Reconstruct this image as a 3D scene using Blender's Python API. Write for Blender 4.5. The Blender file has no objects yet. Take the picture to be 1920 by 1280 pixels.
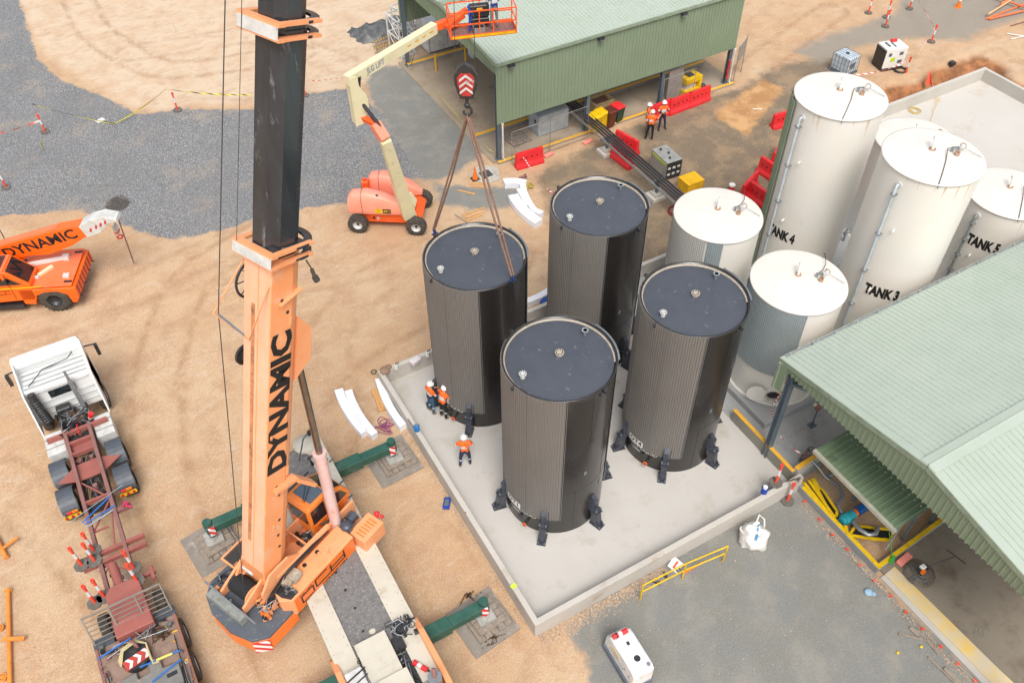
import bpy, bmesh, math, random
import numpy as np
from mathutils import Vector, Matrix, Euler
random.seed(7)
C = bpy.context.scene.collection
sc = bpy.context.scene
R_ = math.radians
# ------------------------------------------------------------------ camera
CP = Vector((-6.4238, -10.1564, 26.4)); FPX = 1631.0
CR = Vector((0.868327, -0.495943, -0.006931)); CU = Vector((0.365605, 0.630557, 0.684639)); CF = Vector((0.335172, 0.597025, -0.728849))
cd = bpy.data.cameras.new('camera'); cam = bpy.data.objects.new('camera', cd); C.objects.link(cam)
cd.sensor_width = 36; cd.lens = FPX / 1920 * 36; cd.clip_start = .1; cd.clip_end = 6000
m = Matrix((CR, CU, -CF)).transposed().to_4x4(); m.translation = CP
cam.matrix_world = m; sc.camera = cam
def A(px, py, z=0):
    "site point at height z seen at photo pixel (used only to survey where a thing stands)"
    d = CF + CR * ((px - 960) / FPX) - CU * ((py - 640) / FPX)
    return CP + d * ((z - CP.z) / d.z)
# ------------------------------------------------------------------ light
w = bpy.data.worlds.new('World'); sc.world = w; w.use_nodes = True
nt = w.node_tree; bg = nt.nodes['Background']
sky = nt.nodes.new('ShaderNodeTexSky'); sky.sky_type = 'NISHITA'; sky.sun_disc = False
SUN_EL, SUN_AZ = R_(58), R_(200)
sky.sun_elevation = SUN_EL; sky.sun_rotation = SUN_AZ; sky.dust_density = 4; sky.air_density = 1.0
hs = nt.nodes.new('ShaderNodeHueSaturation'); hs.inputs['Saturation'].default_value = .45
nt.links.new(sky.outputs[0], hs.inputs['Color']); nt.links.new(hs.outputs[0], bg.inputs[0])
bg.inputs[1].default_value = .15
sd = bpy.data.lights.new('sun', 'SUN'); sd.energy = 1.5; sd.angle = R_(28); sd.color = (1, .965, .92)
so = bpy.data.objects.new('sun', sd); C.objects.link(so)
sv = Vector((math.sin(SUN_AZ) * math.cos(SUN_EL), math.cos(SUN_AZ) * math.cos(SUN_EL), math.sin(SUN_EL)))
so.rotation_euler = (-sv).to_track_quat('-Z', 'Y').to_euler(); so.location = (0, 0, 60)
sc.view_settings.view_transform = 'Standard'; sc.view_settings.look = 'None'
sc.view_settings.exposure = .53; sc.view_settings.gamma = 1
# ------------------------------------------------------------------ helpers
def lin(c):
    return tuple(((v / 255) / 12.92 if v / 255 <= .04045 else ((v / 255 + .055) / 1.055) ** 2.4) for v in c) + (1,)
MAT = {}
def mat(name, rgb, rough=.6, metal=0, rgb2=None, sc1=3, spk=0, bump=0, bsc=60, dirt=None, damt=.0, dsc=1.2, coat=0, spec=.5, streak=False, det=6):
    "procedural paint / metal / concrete: base tone, second tone in noise, fine speckle, dirt patches, bump. rgb are 0-255 albedo in sRGB"
    if name in MAT: return MAT[name]
    m = bpy.data.materials.new(name); m.use_nodes = True; n = m.node_tree; b = n.nodes['Principled BSDF']; L = n.links.new
    tc = n.nodes.new('ShaderNodeTexCoord'); src = tc.outputs['Object']
    if streak:
        mp = n.nodes.new('ShaderNodeMapping'); mp.inputs['Scale'].default_value = (1, 1, .12); L(src, mp.inputs[0]); src = mp.outputs[0]
    def noise(s, d=det, r=.6):
        q = n.nodes.new('ShaderNodeTexNoise'); q.inputs['Scale'].default_value = s; q.inputs['Detail'].default_value = d; q.inputs['Roughness'].default_value = r; L(src, q.inputs['Vector']); return q.outputs['Fac']
    def ramp(f, a, c):
        q = n.nodes.new('ShaderNodeMapRange'); q.inputs[1].default_value = a; q.inputs[2].default_value = c; L(f, q.inputs[0]); return q.outputs[0]
    def mix(f, a, c):
        q = n.nodes.new('ShaderNodeMix'); q.data_type = 'RGBA'
        if isinstance(f, float): q.inputs[0].default_value = f
        else: L(f, q.inputs[0])
        for i, x in ((6, a), (7, c)):
            if isinstance(x, tuple): q.inputs[i].default_value = x
            else: L(x, q.inputs[i])
        return q.outputs[2]
    col = lin(rgb)
    c2 = lin(rgb2) if rgb2 else lin([v * .86 for v in rgb])
    col = mix(ramp(noise(sc1), .35, .68), col, c2)
    if spk:
        col = mix(ramp(noise(90, 2), .3, .7), col, lin([v * (1 - spk) for v in rgb]))
    if dirt:
        col = mix(ramp(noise(dsc, 10, .7), .62 - damt * .3, .70), col, lin(dirt))
    L(col, b.inputs['Base Color'])
    b.inputs['Roughness'].default_value = rough; b.inputs['Metallic'].default_value = metal
    b.inputs['Coat Weight'].default_value = coat; b.inputs['Specular IOR Level'].default_value = spec
    rr = n.nodes.new('ShaderNodeMapRange'); rr.inputs[3].default_value = max(.02, rough - .1); rr.inputs[4].default_value = min(1, rough + .12)
    L(noise(sc1 * 2.3), rr.inputs[0]); L(rr.outputs[0], b.inputs['Roughness'])
    if bump:
        bp = n.nodes.new('ShaderNodeBump'); bp.inputs['Strength'].default_value = bump; bp.inputs['Distance'].default_value = .02
        L(noise(bsc, 4), bp.inputs['Height']); L(bp.outputs[0], b.inputs['Normal'])
    MAT[name] = m; return m
def stripes(name, a, b_, scale=4, ang=45, axis='z', rough=.5):
    "diagonal two-tone warning stripes or tape"
    if name in MAT: return MAT[name]
    m = bpy.data.materials.new(name); m.use_nodes = True; n = m.node_tree; bs = n.nodes['Principled BSDF']; L = n.links.new
    tc = n.nodes.new('ShaderNodeTexCoord'); sx = n.nodes.new('ShaderNodeSeparateXYZ'); L(tc.outputs['Object'], sx.inputs[0])
    def mth(op, x, y=None):
        q = n.nodes.new('ShaderNodeMath'); q.operation = op
        for i, k in enumerate((x, y)):
            if k is None: continue
            if isinstance(k, (int, float)): q.inputs[i].default_value = k
            else: L(k, q.inputs[i])
        return q.outputs[0]
    s = mth('ADD', mth('MULTIPLY', sx.outputs[0], 1.0), mth('MULTIPLY', sx.outputs[1], 1.0)); s = mth('ADD', s, sx.outputs[2])
    f = mth('GREATER_THAN', mth('FRACT', mth('MULTIPLY', s, scale)), .5)
    q = n.nodes.new('ShaderNodeMix'); q.data_type = 'RGBA'; L(f, q.inputs[0]); q.inputs[6].default_value = lin(a); q.inputs[7].default_value = lin(b_)
    L(q.outputs[2], bs.inputs['Base Color']); bs.inputs['Roughness'].default_value = rough
    MAT[name] = m; return m
def glass(name='dark_glass', rgb=(30, 36, 40)):
    if name in MAT: return MAT[name]
    return mat(name, rgb, .08, 0, coat=.6, sc1=1.5)
class MB:
    "collects shapes for ONE mesh object"
    def __init__(s): s.v = []; s.f = []; s.mi = []; s.sm = []; s.mats = []; s.cur = 0; s.X = Matrix()
    def use(s, m):
        if m not in s.mats: s.mats.append(m)
        s.cur = s.mats.index(m); return s
    def add(s, vs, fs, sm=False):
        o = len(s.v); s.v += [tuple(s.X @ Vector(v)) for v in vs]
        for f in fs: s.f.append(tuple(i + o for i in f)); s.mi.append(s.cur); s.sm.append(sm)
        return s
    def bx(s, x0, x1, y0, y1, z0, z1):
        return s.add([(x0, y0, z0), (x1, y0, z0), (x1, y1, z0), (x0, y1, z0), (x0, y0, z1), (x1, y0, z1), (x1, y1, z1), (x0, y1, z1)],
                     [(0, 3, 2, 1), (4, 5, 6, 7), (0, 1, 5, 4), (1, 2, 6, 5), (2, 3, 7, 6), (3, 0, 4, 7)])
    def box(s, c, d, rz=0, M=None):
        k = s.X; s.X = s.X @ Matrix.Translation(c) @ (M.to_4x4() if M else Matrix.Rotation(rz, 4, 'Z'))
        s.bx(-d[0] / 2, d[0] / 2, -d[1] / 2, d[1] / 2, -d[2] / 2, d[2] / 2); s.X = k; return s
    def bar(s, p0, p1, wx, wz, up=(0, 0, 1), w2=None, z2=None):
        "rectangular bar between points; wx across, wz along up; optional end sizes"
        p0 = Vector(p0); p1 = Vector(p1); d = (p1 - p0).normalized(); up = Vector(up)
        a = d.cross(up)
        if a.length < 1e-4: a = d.cross(Vector((0, 1, 0)))
        a.normalize(); b = a.cross(d).normalized(); vs = []
        for p, W, Z in ((p0, wx, wz), (p1, w2 or wx, z2 or wz)):
            for i, j in ((-1, -1), (1, -1), (1, 1), (-1, 1)): vs.append(p + a * (i * W / 2) + b * (j * Z / 2))
        return s.add(vs, [(0, 1, 2, 3), (7, 6, 5, 4), (0, 4, 5, 1), (1, 5, 6, 2), (2, 6, 7, 3), (3, 7, 4, 0)])
    def cyl(s, p0, p1, r0, r1=None, n=16, cap=True, hole=0):
        p0 = Vector(p0); p1 = Vector(p1); r1 = r0 if r1 is None else r1; d = (p1 - p0).normalized()
        a = d.orthogonal().normalized(); b = d.cross(a); vs = []
        for p, r in ((p0, r0), (p1, r1)):
            for i in range(n): t = 2 * math.pi * i / n; vs.append(p + a * (r * math.cos(t)) + b * (r * math.sin(t)))
        fs = [(i, (i + 1) % n, n + (i + 1) % n, n + i) for i in range(n)]
        s.add(vs, fs, True)
        if hole:
            hv = [p1 + (v - p1) * (hole / r1) for v in vs[n:]]; dv = [p1 + (v - p1) * (hole / r1) - d * min(r1, (p1 - p0).length * .9) for v in vs[n:]]
            s.add(vs[n:] + hv + dv, [(i, (i + 1) % n, n + (i + 1) % n, n + i) for i in range(n)] + [(n + i, n + (i + 1) % n, 2 * n + (i + 1) % n, 2 * n + i) for i in range(n)] + [tuple(range(2 * n, 3 * n))])
            s.add(vs[:n], [tuple(reversed(range(n)))])
        elif cap: s.add(vs, [tuple(reversed(range(n))), tuple(range(n, 2 * n))])
        return s
    def tube(s, pts, r, n=6):
        pts = [Vector(p) for p in pts]; vs = []; a = None
        for i, p in enumerate(pts):
            d = (pts[min(i + 1, len(pts) - 1)] - pts[max(i - 1, 0)]).normalized()
            if a is None: a = d.orthogonal().normalized()
            a = (a - d * a.dot(d)).normalized(); b = d.cross(a)
            for k in range(n): t = 2 * math.pi * k / n; vs.append(p + a * (r * math.cos(t)) + b * (r * math.sin(t)))
        m_ = len(pts)
        fs = [(i * n + k, i * n + (k + 1) % n, (i + 1) * n + (k + 1) % n, (i + 1) * n + k) for i in range(m_ - 1) for k in range(n)]
        return s.add(vs, fs, True).add(vs, [tuple(reversed(range(n))), tuple(range((m_ - 1) * n, m_ * n))])
    def prism(s, poly, a, b, ax='z'):
        n = len(poly)
        if sum(poly[i][0] * poly[(i + 1) % n][1] - poly[(i + 1) % n][0] * poly[i][1] for i in range(n)) < 0: poly = poly[::-1]
        g = {'z': lambda p, t: (p[0], p[1], t), 'y': lambda p, t: (p[0], t, p[1]), 'x': lambda p, t: (t, p[0], p[1])}[ax]
        fs = [tuple(reversed(range(n))), tuple(range(n, 2 * n))] + [(i, (i + 1) % n, n + (i + 1) % n, n + i) for i in range(n)]
        if ax == 'y': fs = [tuple(reversed(f)) for f in fs]
        return s.add([g(p, a) for p in poly] + [g(p, b) for p in poly], fs)
    def loft(s, secs, cap=True, sm=False):
        n = len(secs[0]); vs = [v for q in secs for v in q]
        fs = [(j * n + i, j * n + (i + 1) % n, (j + 1) * n + (i + 1) % n, (j + 1) * n + i) for j in range(len(secs) - 1) for i in range(n)]
        s.add(vs, fs, sm)
        if cap: s.add(vs, [tuple(reversed(range(n))), tuple(range((len(secs) - 1) * n, len(secs) * n))])
        return s
    def lathe(s, prof, n=24, c=(0, 0, 0), ax=None, a0=0, a1=360, sm=True):
        c = Vector(c); Q = Vector(ax).to_track_quat('Z', 'X').to_matrix() if ax else Matrix.Identity(3)
        full = a1 - a0 >= 360; k = n if full else n + 1; vs = []
        for r, z in prof:
            for i in range(k): t = R_(a0 + (a1 - a0) * i / n); vs.append(c + Q @ Vector((r * math.cos(t), r * math.sin(t), z)))
        fs = []
        for j in range(len(prof) - 1):
            for i in range(n):
                q = (i + 1) % k; fs.append((j * k + i, j * k + q, (j + 1) * k + q, (j + 1) * k + i))
        return s.add(vs, fs, sm)
    def ring(s, c, R, r, ax=(0, 0, 1), n=20, m_=6):
        return s.lathe([(R + r * math.cos(2 * math.pi * i / m_), r * math.sin(2 * math.pi * i / m_)) for i in range(m_ + 1)], n, c, ax)
    def ball(s, c, r, n=10, sz=1):
        return s.lathe([(r * math.cos(t), r * sz * math.sin(t)) for t in [-math.pi / 2 + math.pi * i / (n // 2 + 1) for i in range(n // 2 + 2)]], n, c)
    def flange(s, c, ax, R, r, h, t=.03, n=20):
        "pipe stub with bolted flange"
        c = Vector(c); ax = Vector(ax).normalized()
        s.cyl(c, c + ax * h, r, n=n); s.cyl(c + ax * (h - t), c + ax * h, R, n=n, hole=r * .8); return s
    def build(s, name, parent=None, loc=(0, 0, 0), rz=0, bev=0, seg=1):
        me = bpy.data.meshes.new(name); me.from_pydata(s.v, [], s.f)
        for q in s.mats: me.materials.append(q)
        me.polygons.foreach_set('material_index', s.mi); me.polygons.foreach_set('use_smooth', s.sm)
        me.validate(); me.update()
        o = bpy.data.objects.new(name, me); C.objects.link(o); o.location = loc; o.rotation_euler = (0, 0, rz)
        if parent: o.parent = parent
        if bev:
            b = o.modifiers.new('b', 'BEVEL'); b.width = bev; b.segments = seg; b.limit_method = 'ANGLE'; b.angle_limit = R_(40)
        return o
def mb(m): return MB().use(m)
def tag(o, label=None, cat=None, group=None, kind=None):
    if label: o['label'] = label
    if cat: o['category'] = cat
    if group: o['group'] = group
    if kind: o['kind'] = kind
    return o
def thing(name, label, cat, loc=(0, 0, 0), rz=0, group=None):
    o = bpy.data.objects.new(name, None); C.objects.link(o); o.location = loc; o.rotation_euler = (0, 0, rz); o.empty_display_size = .2
    return tag(o, label, cat, group)
def dup(o, loc=None, rz=None, label=None, group=None, parent=None):
    def cp(q, par):
        c = q.copy(); C.objects.link(c)
        if par is not None: c.parent = par
        for ch in q.children: cp(ch, c)
        return c
    c = cp(o, parent)
    if loc is not None: c.location = loc
    if rz is not None: c.rotation_euler = (0, 0, rz)
    return tag(c, label, None, group)
FONT = {}
def text_geo(txt, size, depth=0, bold=0, sx=1):
    "flat lettering mesh centred on origin in XY; returns verts, faces"
    k = (txt, size, bold, sx)
    if k in FONT: return FONT[k]
    cu = bpy.data.curves.new('t', 'FONT'); cu.body = txt; cu.size = size; cu.align_x = 'CENTER'; cu.align_y = 'CENTER'; cu.offset = bold; cu.resolution_u = 2
    o = bpy.data.objects.new('t', cu); C.objects.link(o); dg = bpy.context.evaluated_depsgraph_get(); dg.update()
    me = bpy.data.meshes.new_from_object(o.evaluated_get(dg)); vs = [(v.co.x * sx, v.co.y, 0) for v in me.vertices]; fs = [tuple(p.vertices) for p in me.polygons]
    bpy.data.objects.remove(o); bpy.data.curves.remove(cu); bpy.data.meshes.remove(me)
    FONT[k] = (vs, fs); return FONT[k]
def lettering(txt, size, m, o, xd, yd, parent=None, name='lettering', bold=0, sx=1):
    "flat text at o, reading along xd, up along yd"
    vs, fs = text_geo(txt, size, 0, bold, sx); o = Vector(o); xd = Vector(xd).normalized(); yd = Vector(yd).normalized()
    return mb(m).add([o + xd * v[0] + yd * v[1] for v in vs], fs).build(name, parent)
def cyl_text(txt, size, m, c, r, ang, z, parent, name='lettering', bold=0, sx=1, tilt=0):
    "text wrapped round a cylinder of radius r centred at angle ang (deg)"
    vs, fs = text_geo(txt, size, 0, bold, sx); B = MB().use(m); o = []
    for v in vs: t = R_(ang) + v[0] / r; o.append((c[0] + r * math.cos(t), c[1] + r * math.sin(t), z + v[1]))
    return B.add(o, fs).build(name, parent)
# ------------------------------------------------------------------ palette
conc = mat('concrete', (196, 190, 180), .85, rgb2=(178, 173, 164), sc1=.8, spk=.1, bump=.15, dirt=(165, 150, 130), damt=.12, dsc=.7)
concd = mat('concrete_grey', (150, 152, 150), .85, rgb2=(132, 134, 132), sc1=1.2, spk=.12, bump=.15, dirt=(120, 112, 100), damt=.2)
concb = mat('concrete_floor_tan', (165, 150, 130), .8, rgb2=(140, 124, 104), sc1=.5, spk=.1, bump=.1, dirt=(120, 100, 78), damt=.35, dsc=.6)
yel = mat('yellow_paint', (226, 172, 40), .6, rgb2=(214, 158, 50), sc1=4, dirt=(176, 160, 130), damt=.2, dsc=5, bump=.1)
yelb = mat('yellow_bright', (228, 186, 10), .5, dirt=(90, 80, 40), damt=.12, dsc=6)
white = mat('white_paint', (222, 220, 214), .4, rgb2=(212, 209, 200), sc1=.7, dirt=(196, 186, 166), damt=.05, dsc=1)
whited = mat('white_metal', (205, 205, 200), .45, rgb2=(180, 180, 176), sc1=3, dirt=(140, 135, 125), damt=.15, dsc=4)
black = mat('black_steel', (38, 38, 40), .4, rgb2=(52, 52, 54), sc1=5, dirt=(90, 84, 76), damt=.1, dsc=8)
rubber = mat('rubber', (52, 50, 48), .85, rgb2=(84, 76, 66), sc1=6, bump=.3, bsc=40)
steel = mat('galvanised_steel', (165, 170, 172), .4, .7, rgb2=(140, 146, 150), sc1=8)
greyst = mat('grey_paint_steel', (92, 104, 112), .5, rgb2=(80, 92, 100), sc1=2)
redp = mat('red_plastic', (222, 44, 48), .45, rgb2=(206, 40, 44), sc1=3, dirt=(190, 90, 80), damt=.05, dsc=4)
orange = mat('orange_paint', (236, 118, 34), .38, rgb2=(228, 108, 30), sc1=1.4, dirt=(220, 140, 84), damt=.15, dsc=3, coat=.2)
orangef = mat('faded_orange_paint', (228, 158, 112), .5, rgb2=(224, 148, 96), sc1=1.1, dirt=(196, 128, 84), damt=.12, dsc=2.5)
pink = mat('faded_coral_paint', (240, 140, 112), .45, rgb2=(234, 124, 90), sc1=1.4)
orgl = mat('lift_orange_paint', (236, 98, 40), .4, rgb2=(228, 88, 34), sc1=2, dirt=(200, 110, 70), damt=.1, dsc=5)
cream = mat('cream_paint', (222, 214, 176), .45, rgb2=(212, 204, 164), sc1=1.5, dirt=(190, 180, 140), damt=.06, dsc=3)
rust = mat('rusty_brown_red', (126, 88, 82), .7, rgb2=(142, 98, 92), sc1=3, dirt=(110, 82, 70), damt=.3, dsc=6, bump=.2)
redox = mat('red_oxide_paint', (156, 90, 80), .6, rgb2=(142, 84, 76), sc1=2, dirt=(140, 100, 84), damt=.25, dsc=5)
timber = mat('timber', (206, 158, 98), .75, rgb2=(186, 138, 82), sc1=9, bump=.2)
timberg = mat('grey_timber', (150, 138, 124), .85, rgb2=(124, 114, 104), sc1=7, bump=.3, dirt=(110, 100, 90), damt=.2, dsc=6)
green_roof = mat('roof_pale_green', (166, 176, 163), .42, rgb2=(160, 171, 156), sc1=.8, spec=.6, dirt=(156, 166, 151), damt=.04, dsc=.5)
green_wall = mat('cladding_green', (128, 143, 118), .5, rgb2=(122, 137, 112), sc1=.6)
foam = mat('white_foam', (228, 229, 232), .7, rgb2=(220, 221, 226), sc1=2)
ink = mat('black_lettering', (26, 24, 24), .6)
wink = mat('white_lettering', (226, 226, 220), .5)
grnarm = mat('dark_green_paint', (36, 78, 66), .5, rgb2=(48, 92, 78), sc1=3, dirt=(90, 110, 100), damt=.2)
warn = stripes('red_white_stripes', (208, 40, 44), (226, 222, 216), 3.2)
btape = stripes('yellow_black_tape', (226, 214, 30), (30, 30, 24), 6)
rtape = stripes('red_white_tape', (214, 48, 60), (230, 226, 222), 4.5)
# ------------------------------------------------------------------ ground
def poly_px(l): return np.array([A(*q)[:2] for q in l])
def sdist(P, poly):
    "signed distance, positive inside"
    x, y = P[:, 0], P[:, 1]; n = len(poly); ins = np.zeros(len(P), bool); d = np.full(len(P), 1e9)
    for i in range(n):
        a = poly[i]; b = poly[(i + 1) % n]
        c = ((a[1] > y) != (b[1] > y)); xx = (b[0] - a[0]) * (y - a[1]) / ((b[1] - a[1]) + 1e-12) + a[0]; ins ^= c & (x < xx)
        e = b - a; t = np.clip(((P - a) @ e) / (e @ e + 1e-9), 0, 1); q = P - (a + t[:, None] * e); d = np.minimum(d, np.hypot(q[:, 0], q[:, 1]))
    return np.where(ins, d, -d)
def axis(lo, hi, st, far):
    a = list(np.arange(lo, hi + 1e-6, st)); s = st; x = lo
    while x > -far: s *= 1.5; x -= s; a.insert(0, x)
    s = st; x = hi
    while x < far: s *= 1.5; x += s; a.append(x)
    return np.array(a)
gx = axis(-17, 51, .2, 1800); gy = axis(-11, 57, .2, 1800)
GX, GY = np.meshgrid(gx, gy); P = np.stack([GX.ravel(), GY.ravel()], 1)
R1 = poly_px([(-300, -60), (15, -60), (55, 60), (70, 110), (115, 152), (200, 183), (262, 215), (330, 205), (480, 205), (560, 178), (655, 165), (720, 215), (760, 290), (800, 335), (730, 330), (640, 372), (560, 385), (500, 402), (440, 425), (330, 448), (280, 440), (150, 392), (0, 405), (-300, 430)])
R1b = poly_px([(560, 350), (700, 335), (720, 372), (620, 385), (480, 400)])
R2 = poly_px([(690, 120), (775, 128), (912, 275), (890, 300), (850, 330), (800, 340), (760, 330), (735, 250), (690, 180)])
R2b = poly_px([(815, 348), (905, 352), (985, 352), (985, 385), (880, 394), (825, 380)])
R3 = poly_px([(1095, 1135), (1500, 905), (1520, 940), (1640, 1080), (1870, 1300), (1115, 1300), (1105, 1240), (1072, 1190)])
R4 = poly_px([(1000, 330), (1110, 270), (1380, 165), (1470, 120), (1560, 110), (1600, 180), (1480, 300), (1420, 420), (1240, 560), (1060, 500), (1030, 390)])
R5 = poly_px([(1490, 95), (1560, 65), (1680, 25), (1690, -20), (1960, -40), (1960, 20), (1800, 75), (1700, 70), (1600, 90), (1540, 120)])
R6 = poly_px([(-200, -150), (420, -150), (1150, -100), (700, 150), (480, 195), (260, 205), (80, 100), (20, -20)])
R7 = poly_px([(1340, 210), (1430, 150), (1470, 165), (1440, 205), (1400, 255), (1350, 225)])
def att(*polys): return np.clip(np.max([sdist(P, q) for q in polys], 0) / 2.4 + .5, 0, 1)
a_gravel = att(R1, R1b); a_fines = att(R2, R2b, R3); a_mott = att(R4); a_blue = att(R5); a_sand = att(R6); a_dig = att(R7)
z = np.zeros(len(P)); x, y = P[:, 0], P[:, 1]
z += .03 * np.sin(x * .7 + 1.3 * np.sin(y * .35)) * np.sin(y * .55 + x * .2)
def flat(x0, x1, y0, y1, k=1.5):
    d = np.maximum(np.maximum(x0 - x, x - x1), np.maximum(y0 - y, y - y1)); return np.clip(d / k, 0, 1)
z *= flat(-1, 52, -10, 19) * flat(10, 30, 20, 48)
# trench cut beside the far bund wall: falls away from the wall, rises again in a bank
tw = (1 / (1 + np.exp(-(y - 15.9) * 6))) * (1 / (1 + np.exp((y - (17.5 + .25 * np.sin(x * 1.7))) * 5))) * (1 / (1 + np.exp(-(x - 27) * 4))) * (1 / (1 + np.exp((x - 41.5) * 4)))
te = (1 / (1 + np.exp(-(x - 39.2) * 6))) * (1 / (1 + np.exp((x - (40.9 + .2 * np.sin(y * 2))) * 5))) * (1 / (1 + np.exp((y - 17.6) * 4)))
tr = np.maximum(tw, te); z -= .75 * tr
z += .12 * np.exp(-((y - 18.3) / .4) ** 2) * (x > 25) * (x < 41) * (.6 + .4 * np.sin(x * 2.3))
z -= .004
TRK = [[(-60, 700), (200, 610), (450, 545), (780, 480)], [(0, 900), (110, 985), (240, 1130), (330, 1300)], [(640, 800), (600, 640), (700, 520), (900, 440)], [(430, 1300), (370, 1100), (300, 900), (290, 700), (350, 520), (520, 420)], [(-30, 640), (150, 600), (330, 500), (480, 440)],
       [(140, -20), (170, 60), (300, 140), (560, 100)], [(640, 120), (480, 60), (250, 100)], [(960, 480), (860, 620), (700, 700), (590, 880)], [(800, 1000), (930, 1240)], [(1240, 1290), (1330, 1160), (1560, 1010)], [(1150, 1210), (1420, 1120), (1620, 1160)], [(1400, 330), (1300, 250), (1420, 120), (1560, 20)]]
a_trk = np.zeros(len(P))
for ti, l in enumerate(TRK):
    q = poly_px(l); q = np.concatenate([q[:1]] + [np.array([q[i] * (1 - t) + q[i + 1] * t for t in np.linspace(0, 1, 9)[1:]]) for i in range(len(q) - 1)])
    for _ in range(6): q[1:-1] = (q[:-2] + q[1:-1] * 2 + q[2:]) / 4
    d = np.full(len(P), 1e9)
    for i in range(len(q) - 1):
        e = q[i + 1] - q[i]; t = np.clip(((P - q[i]) @ e) / (e @ e + 1e-9), 0, 1); r = P - (q[i] + t[:, None] * e); d = np.minimum(d, np.hypot(r[:, 0], r[:, 1]))
    a_trk = np.maximum(a_trk, np.clip(1.5 - np.abs(d - .95) / .16, 0, 1) * (.6 + .4 * (ti % 2)))
a_cut = np.clip(tr * 1.3, 0, 1)
nx, ny = len(gx), len(gy); V = np.stack([x, y, z], 1)
idx = np.arange(nx * ny).reshape(ny, nx)
F_ = np.stack([idx[:-1, :-1], idx[:-1, 1:], idx[1:, 1:], idx[1:, :-1]], -1).reshape(-1, 4)
me = bpy.data.meshes.new('ground'); me.from_pydata(V.tolist(), [], F_.tolist())
for nm, ar in (('gravel', a_gravel), ('fines', a_fines), ('mott', a_mott), ('blue', a_blue), ('sand', a_sand), ('dig', a_dig), ('cut', a_cut), ('trk', a_trk)):
    q = me.attributes.new(nm, 'FLOAT', 'POINT'); q.data.foreach_set('value', ar.astype(np.float32))
me.polygons.foreach_set('use_smooth', [True] * len(me.polygons))
ground = bpy.data.objects.new('ground', me); C.objects.link(ground); tag(ground, kind='structure')
gm = bpy.data.materials.new('site_ground'); gm.use_nodes = True; n = gm.node_tree; L = n.links.new; b = n.nodes['Principled BSDF']
tc = n.nodes.new('ShaderNodeTexCoord'); OB = tc.outputs['Object']
def gnoise(s, d=6, r=.6, mp=None, dist=0):
    q = n.nodes.new('ShaderNodeTexNoise'); q.inputs['Scale'].default_value = s; q.inputs['Detail'].default_value = d; q.inputs['Roughness'].default_value = r; q.inputs['Distortion'].default_value = dist
    if mp:
        v = n.nodes.new('ShaderNodeMapping'); v.inputs['Scale'].default_value = mp[0]; v.inputs['Rotation'].default_value = (0, 0, mp[1]); L(OB, v.inputs[0]); L(v.outputs[0], q.inputs[0])
    else: L(OB, q.inputs['Vector'])
    return q.outputs['Fac']
def gr(f, a, c, o0=0, o1=1):
    q = n.nodes.new('ShaderNodeMapRange'); q.interpolation_type = 'SMOOTHSTEP'; q.inputs[1].default_value = a; q.inputs[2].default_value = c; q.inputs[3].default_value = o0; q.inputs[4].default_value = o1; L(f, q.inputs[0]); return q.outputs[0]
def gmix(f, a, c):
    q = n.nodes.new('ShaderNodeMix'); q.data_type = 'RGBA'
    if isinstance(f, float): q.inputs[0].default_value = f
    else: L(f, q.inputs[0])
    for i, k in ((6, a), (7, c)):
        if isinstance(k, tuple): q.inputs[i].default_value = k
        else: L(k, q.inputs[i])
    return q.outputs[2]
def gm_(op, a, c):
    q = n.nodes.new('ShaderNodeMath'); q.operation = op
    for i, k in enumerate((a, c)):
        if isinstance(k, (int, float)): q.inputs[i].default_value = k
        else: L(k, q.inputs[i])
    return q.outputs[0]
def mask(nm, amp=.5, soft=.06, sc_=1.6, extra=None):
    q = n.nodes.new('ShaderNodeAttribute'); q.attribute_name = nm
    t = gm_('ADD', q.outputs['Fac'], gm_('MULTIPLY', gm_('SUBTRACT', gnoise(sc_, 9, .68), .5), amp))
    return gr(t, .5 - soft, .5 + soft)
n_big = gnoise(.16, 5); n_mid = gnoise(.8, 8, .65); n_fine = gnoise(14, 5, .7); n_grain = gnoise(55, 2)
trk = gnoise(1.0, 9, .72, ((.5, 1.5, 1), R_(-62)), 1.5); trk2 = gnoise(1.3, 9, .72, ((.7, 2.0, 1), R_(-12)), 1.2); n_grit = gnoise(30, 3, .75)
dirt = gmix(gr(n_big, .38, .62), lin((186, 151, 114)), lin((192, 164, 131)))
dirt = gmix(gr(n_mid, .42, .7), dirt, lin((174, 139, 107)))
dirt = gmix(gm_('MULTIPLY', gr(trk, .52, .66), .5), dirt, lin((198, 178, 156)))
dirt = gmix(gm_('MULTIPLY', gr(trk2, .54, .68), .5), dirt, lin((164, 130, 100)))
dirt = gmix(gm_('MULTIPLY', gr(n_fine, .48, .72), .4), dirt, lin((160, 126, 98)))
dirt = gmix(gm_('MULTIPLY', gr(n_grit, .48, .6), .42), dirt, lin((140, 113, 90)))
dirt = gmix(gm_('MULTIPLY', gr(gnoise(22, 4, .7), .5, .62), .5), dirt, lin((206, 188, 166)))
sand = gmix(gr(n_mid, .4, .65), lin((198, 178, 154)), lin((190, 164, 137)))
sand = gmix(gm_('MULTIPLY', gr(trk2, .5, .64), .55), sand, lin((170, 142, 117)))
sand = gmix(gm_('MULTIPLY', gr(n_grit, .5, .66), .3), sand, lin((150, 128, 106)))
col = gmix(mask('sand', .7, .2, .5), dirt, sand)
ta = n.nodes.new('ShaderNodeAttribute'); ta.attribute_name = 'trk'
wv = n.nodes.new('ShaderNodeTexVoronoi'); wv.inputs['Scale'].default_value = 9; L(OB, wv.inputs['Vector'])
tm_ = gm_('MULTIPLY', ta.outputs['Fac'], gr(gnoise(1.1, 6, .7), .36, .56))
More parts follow.
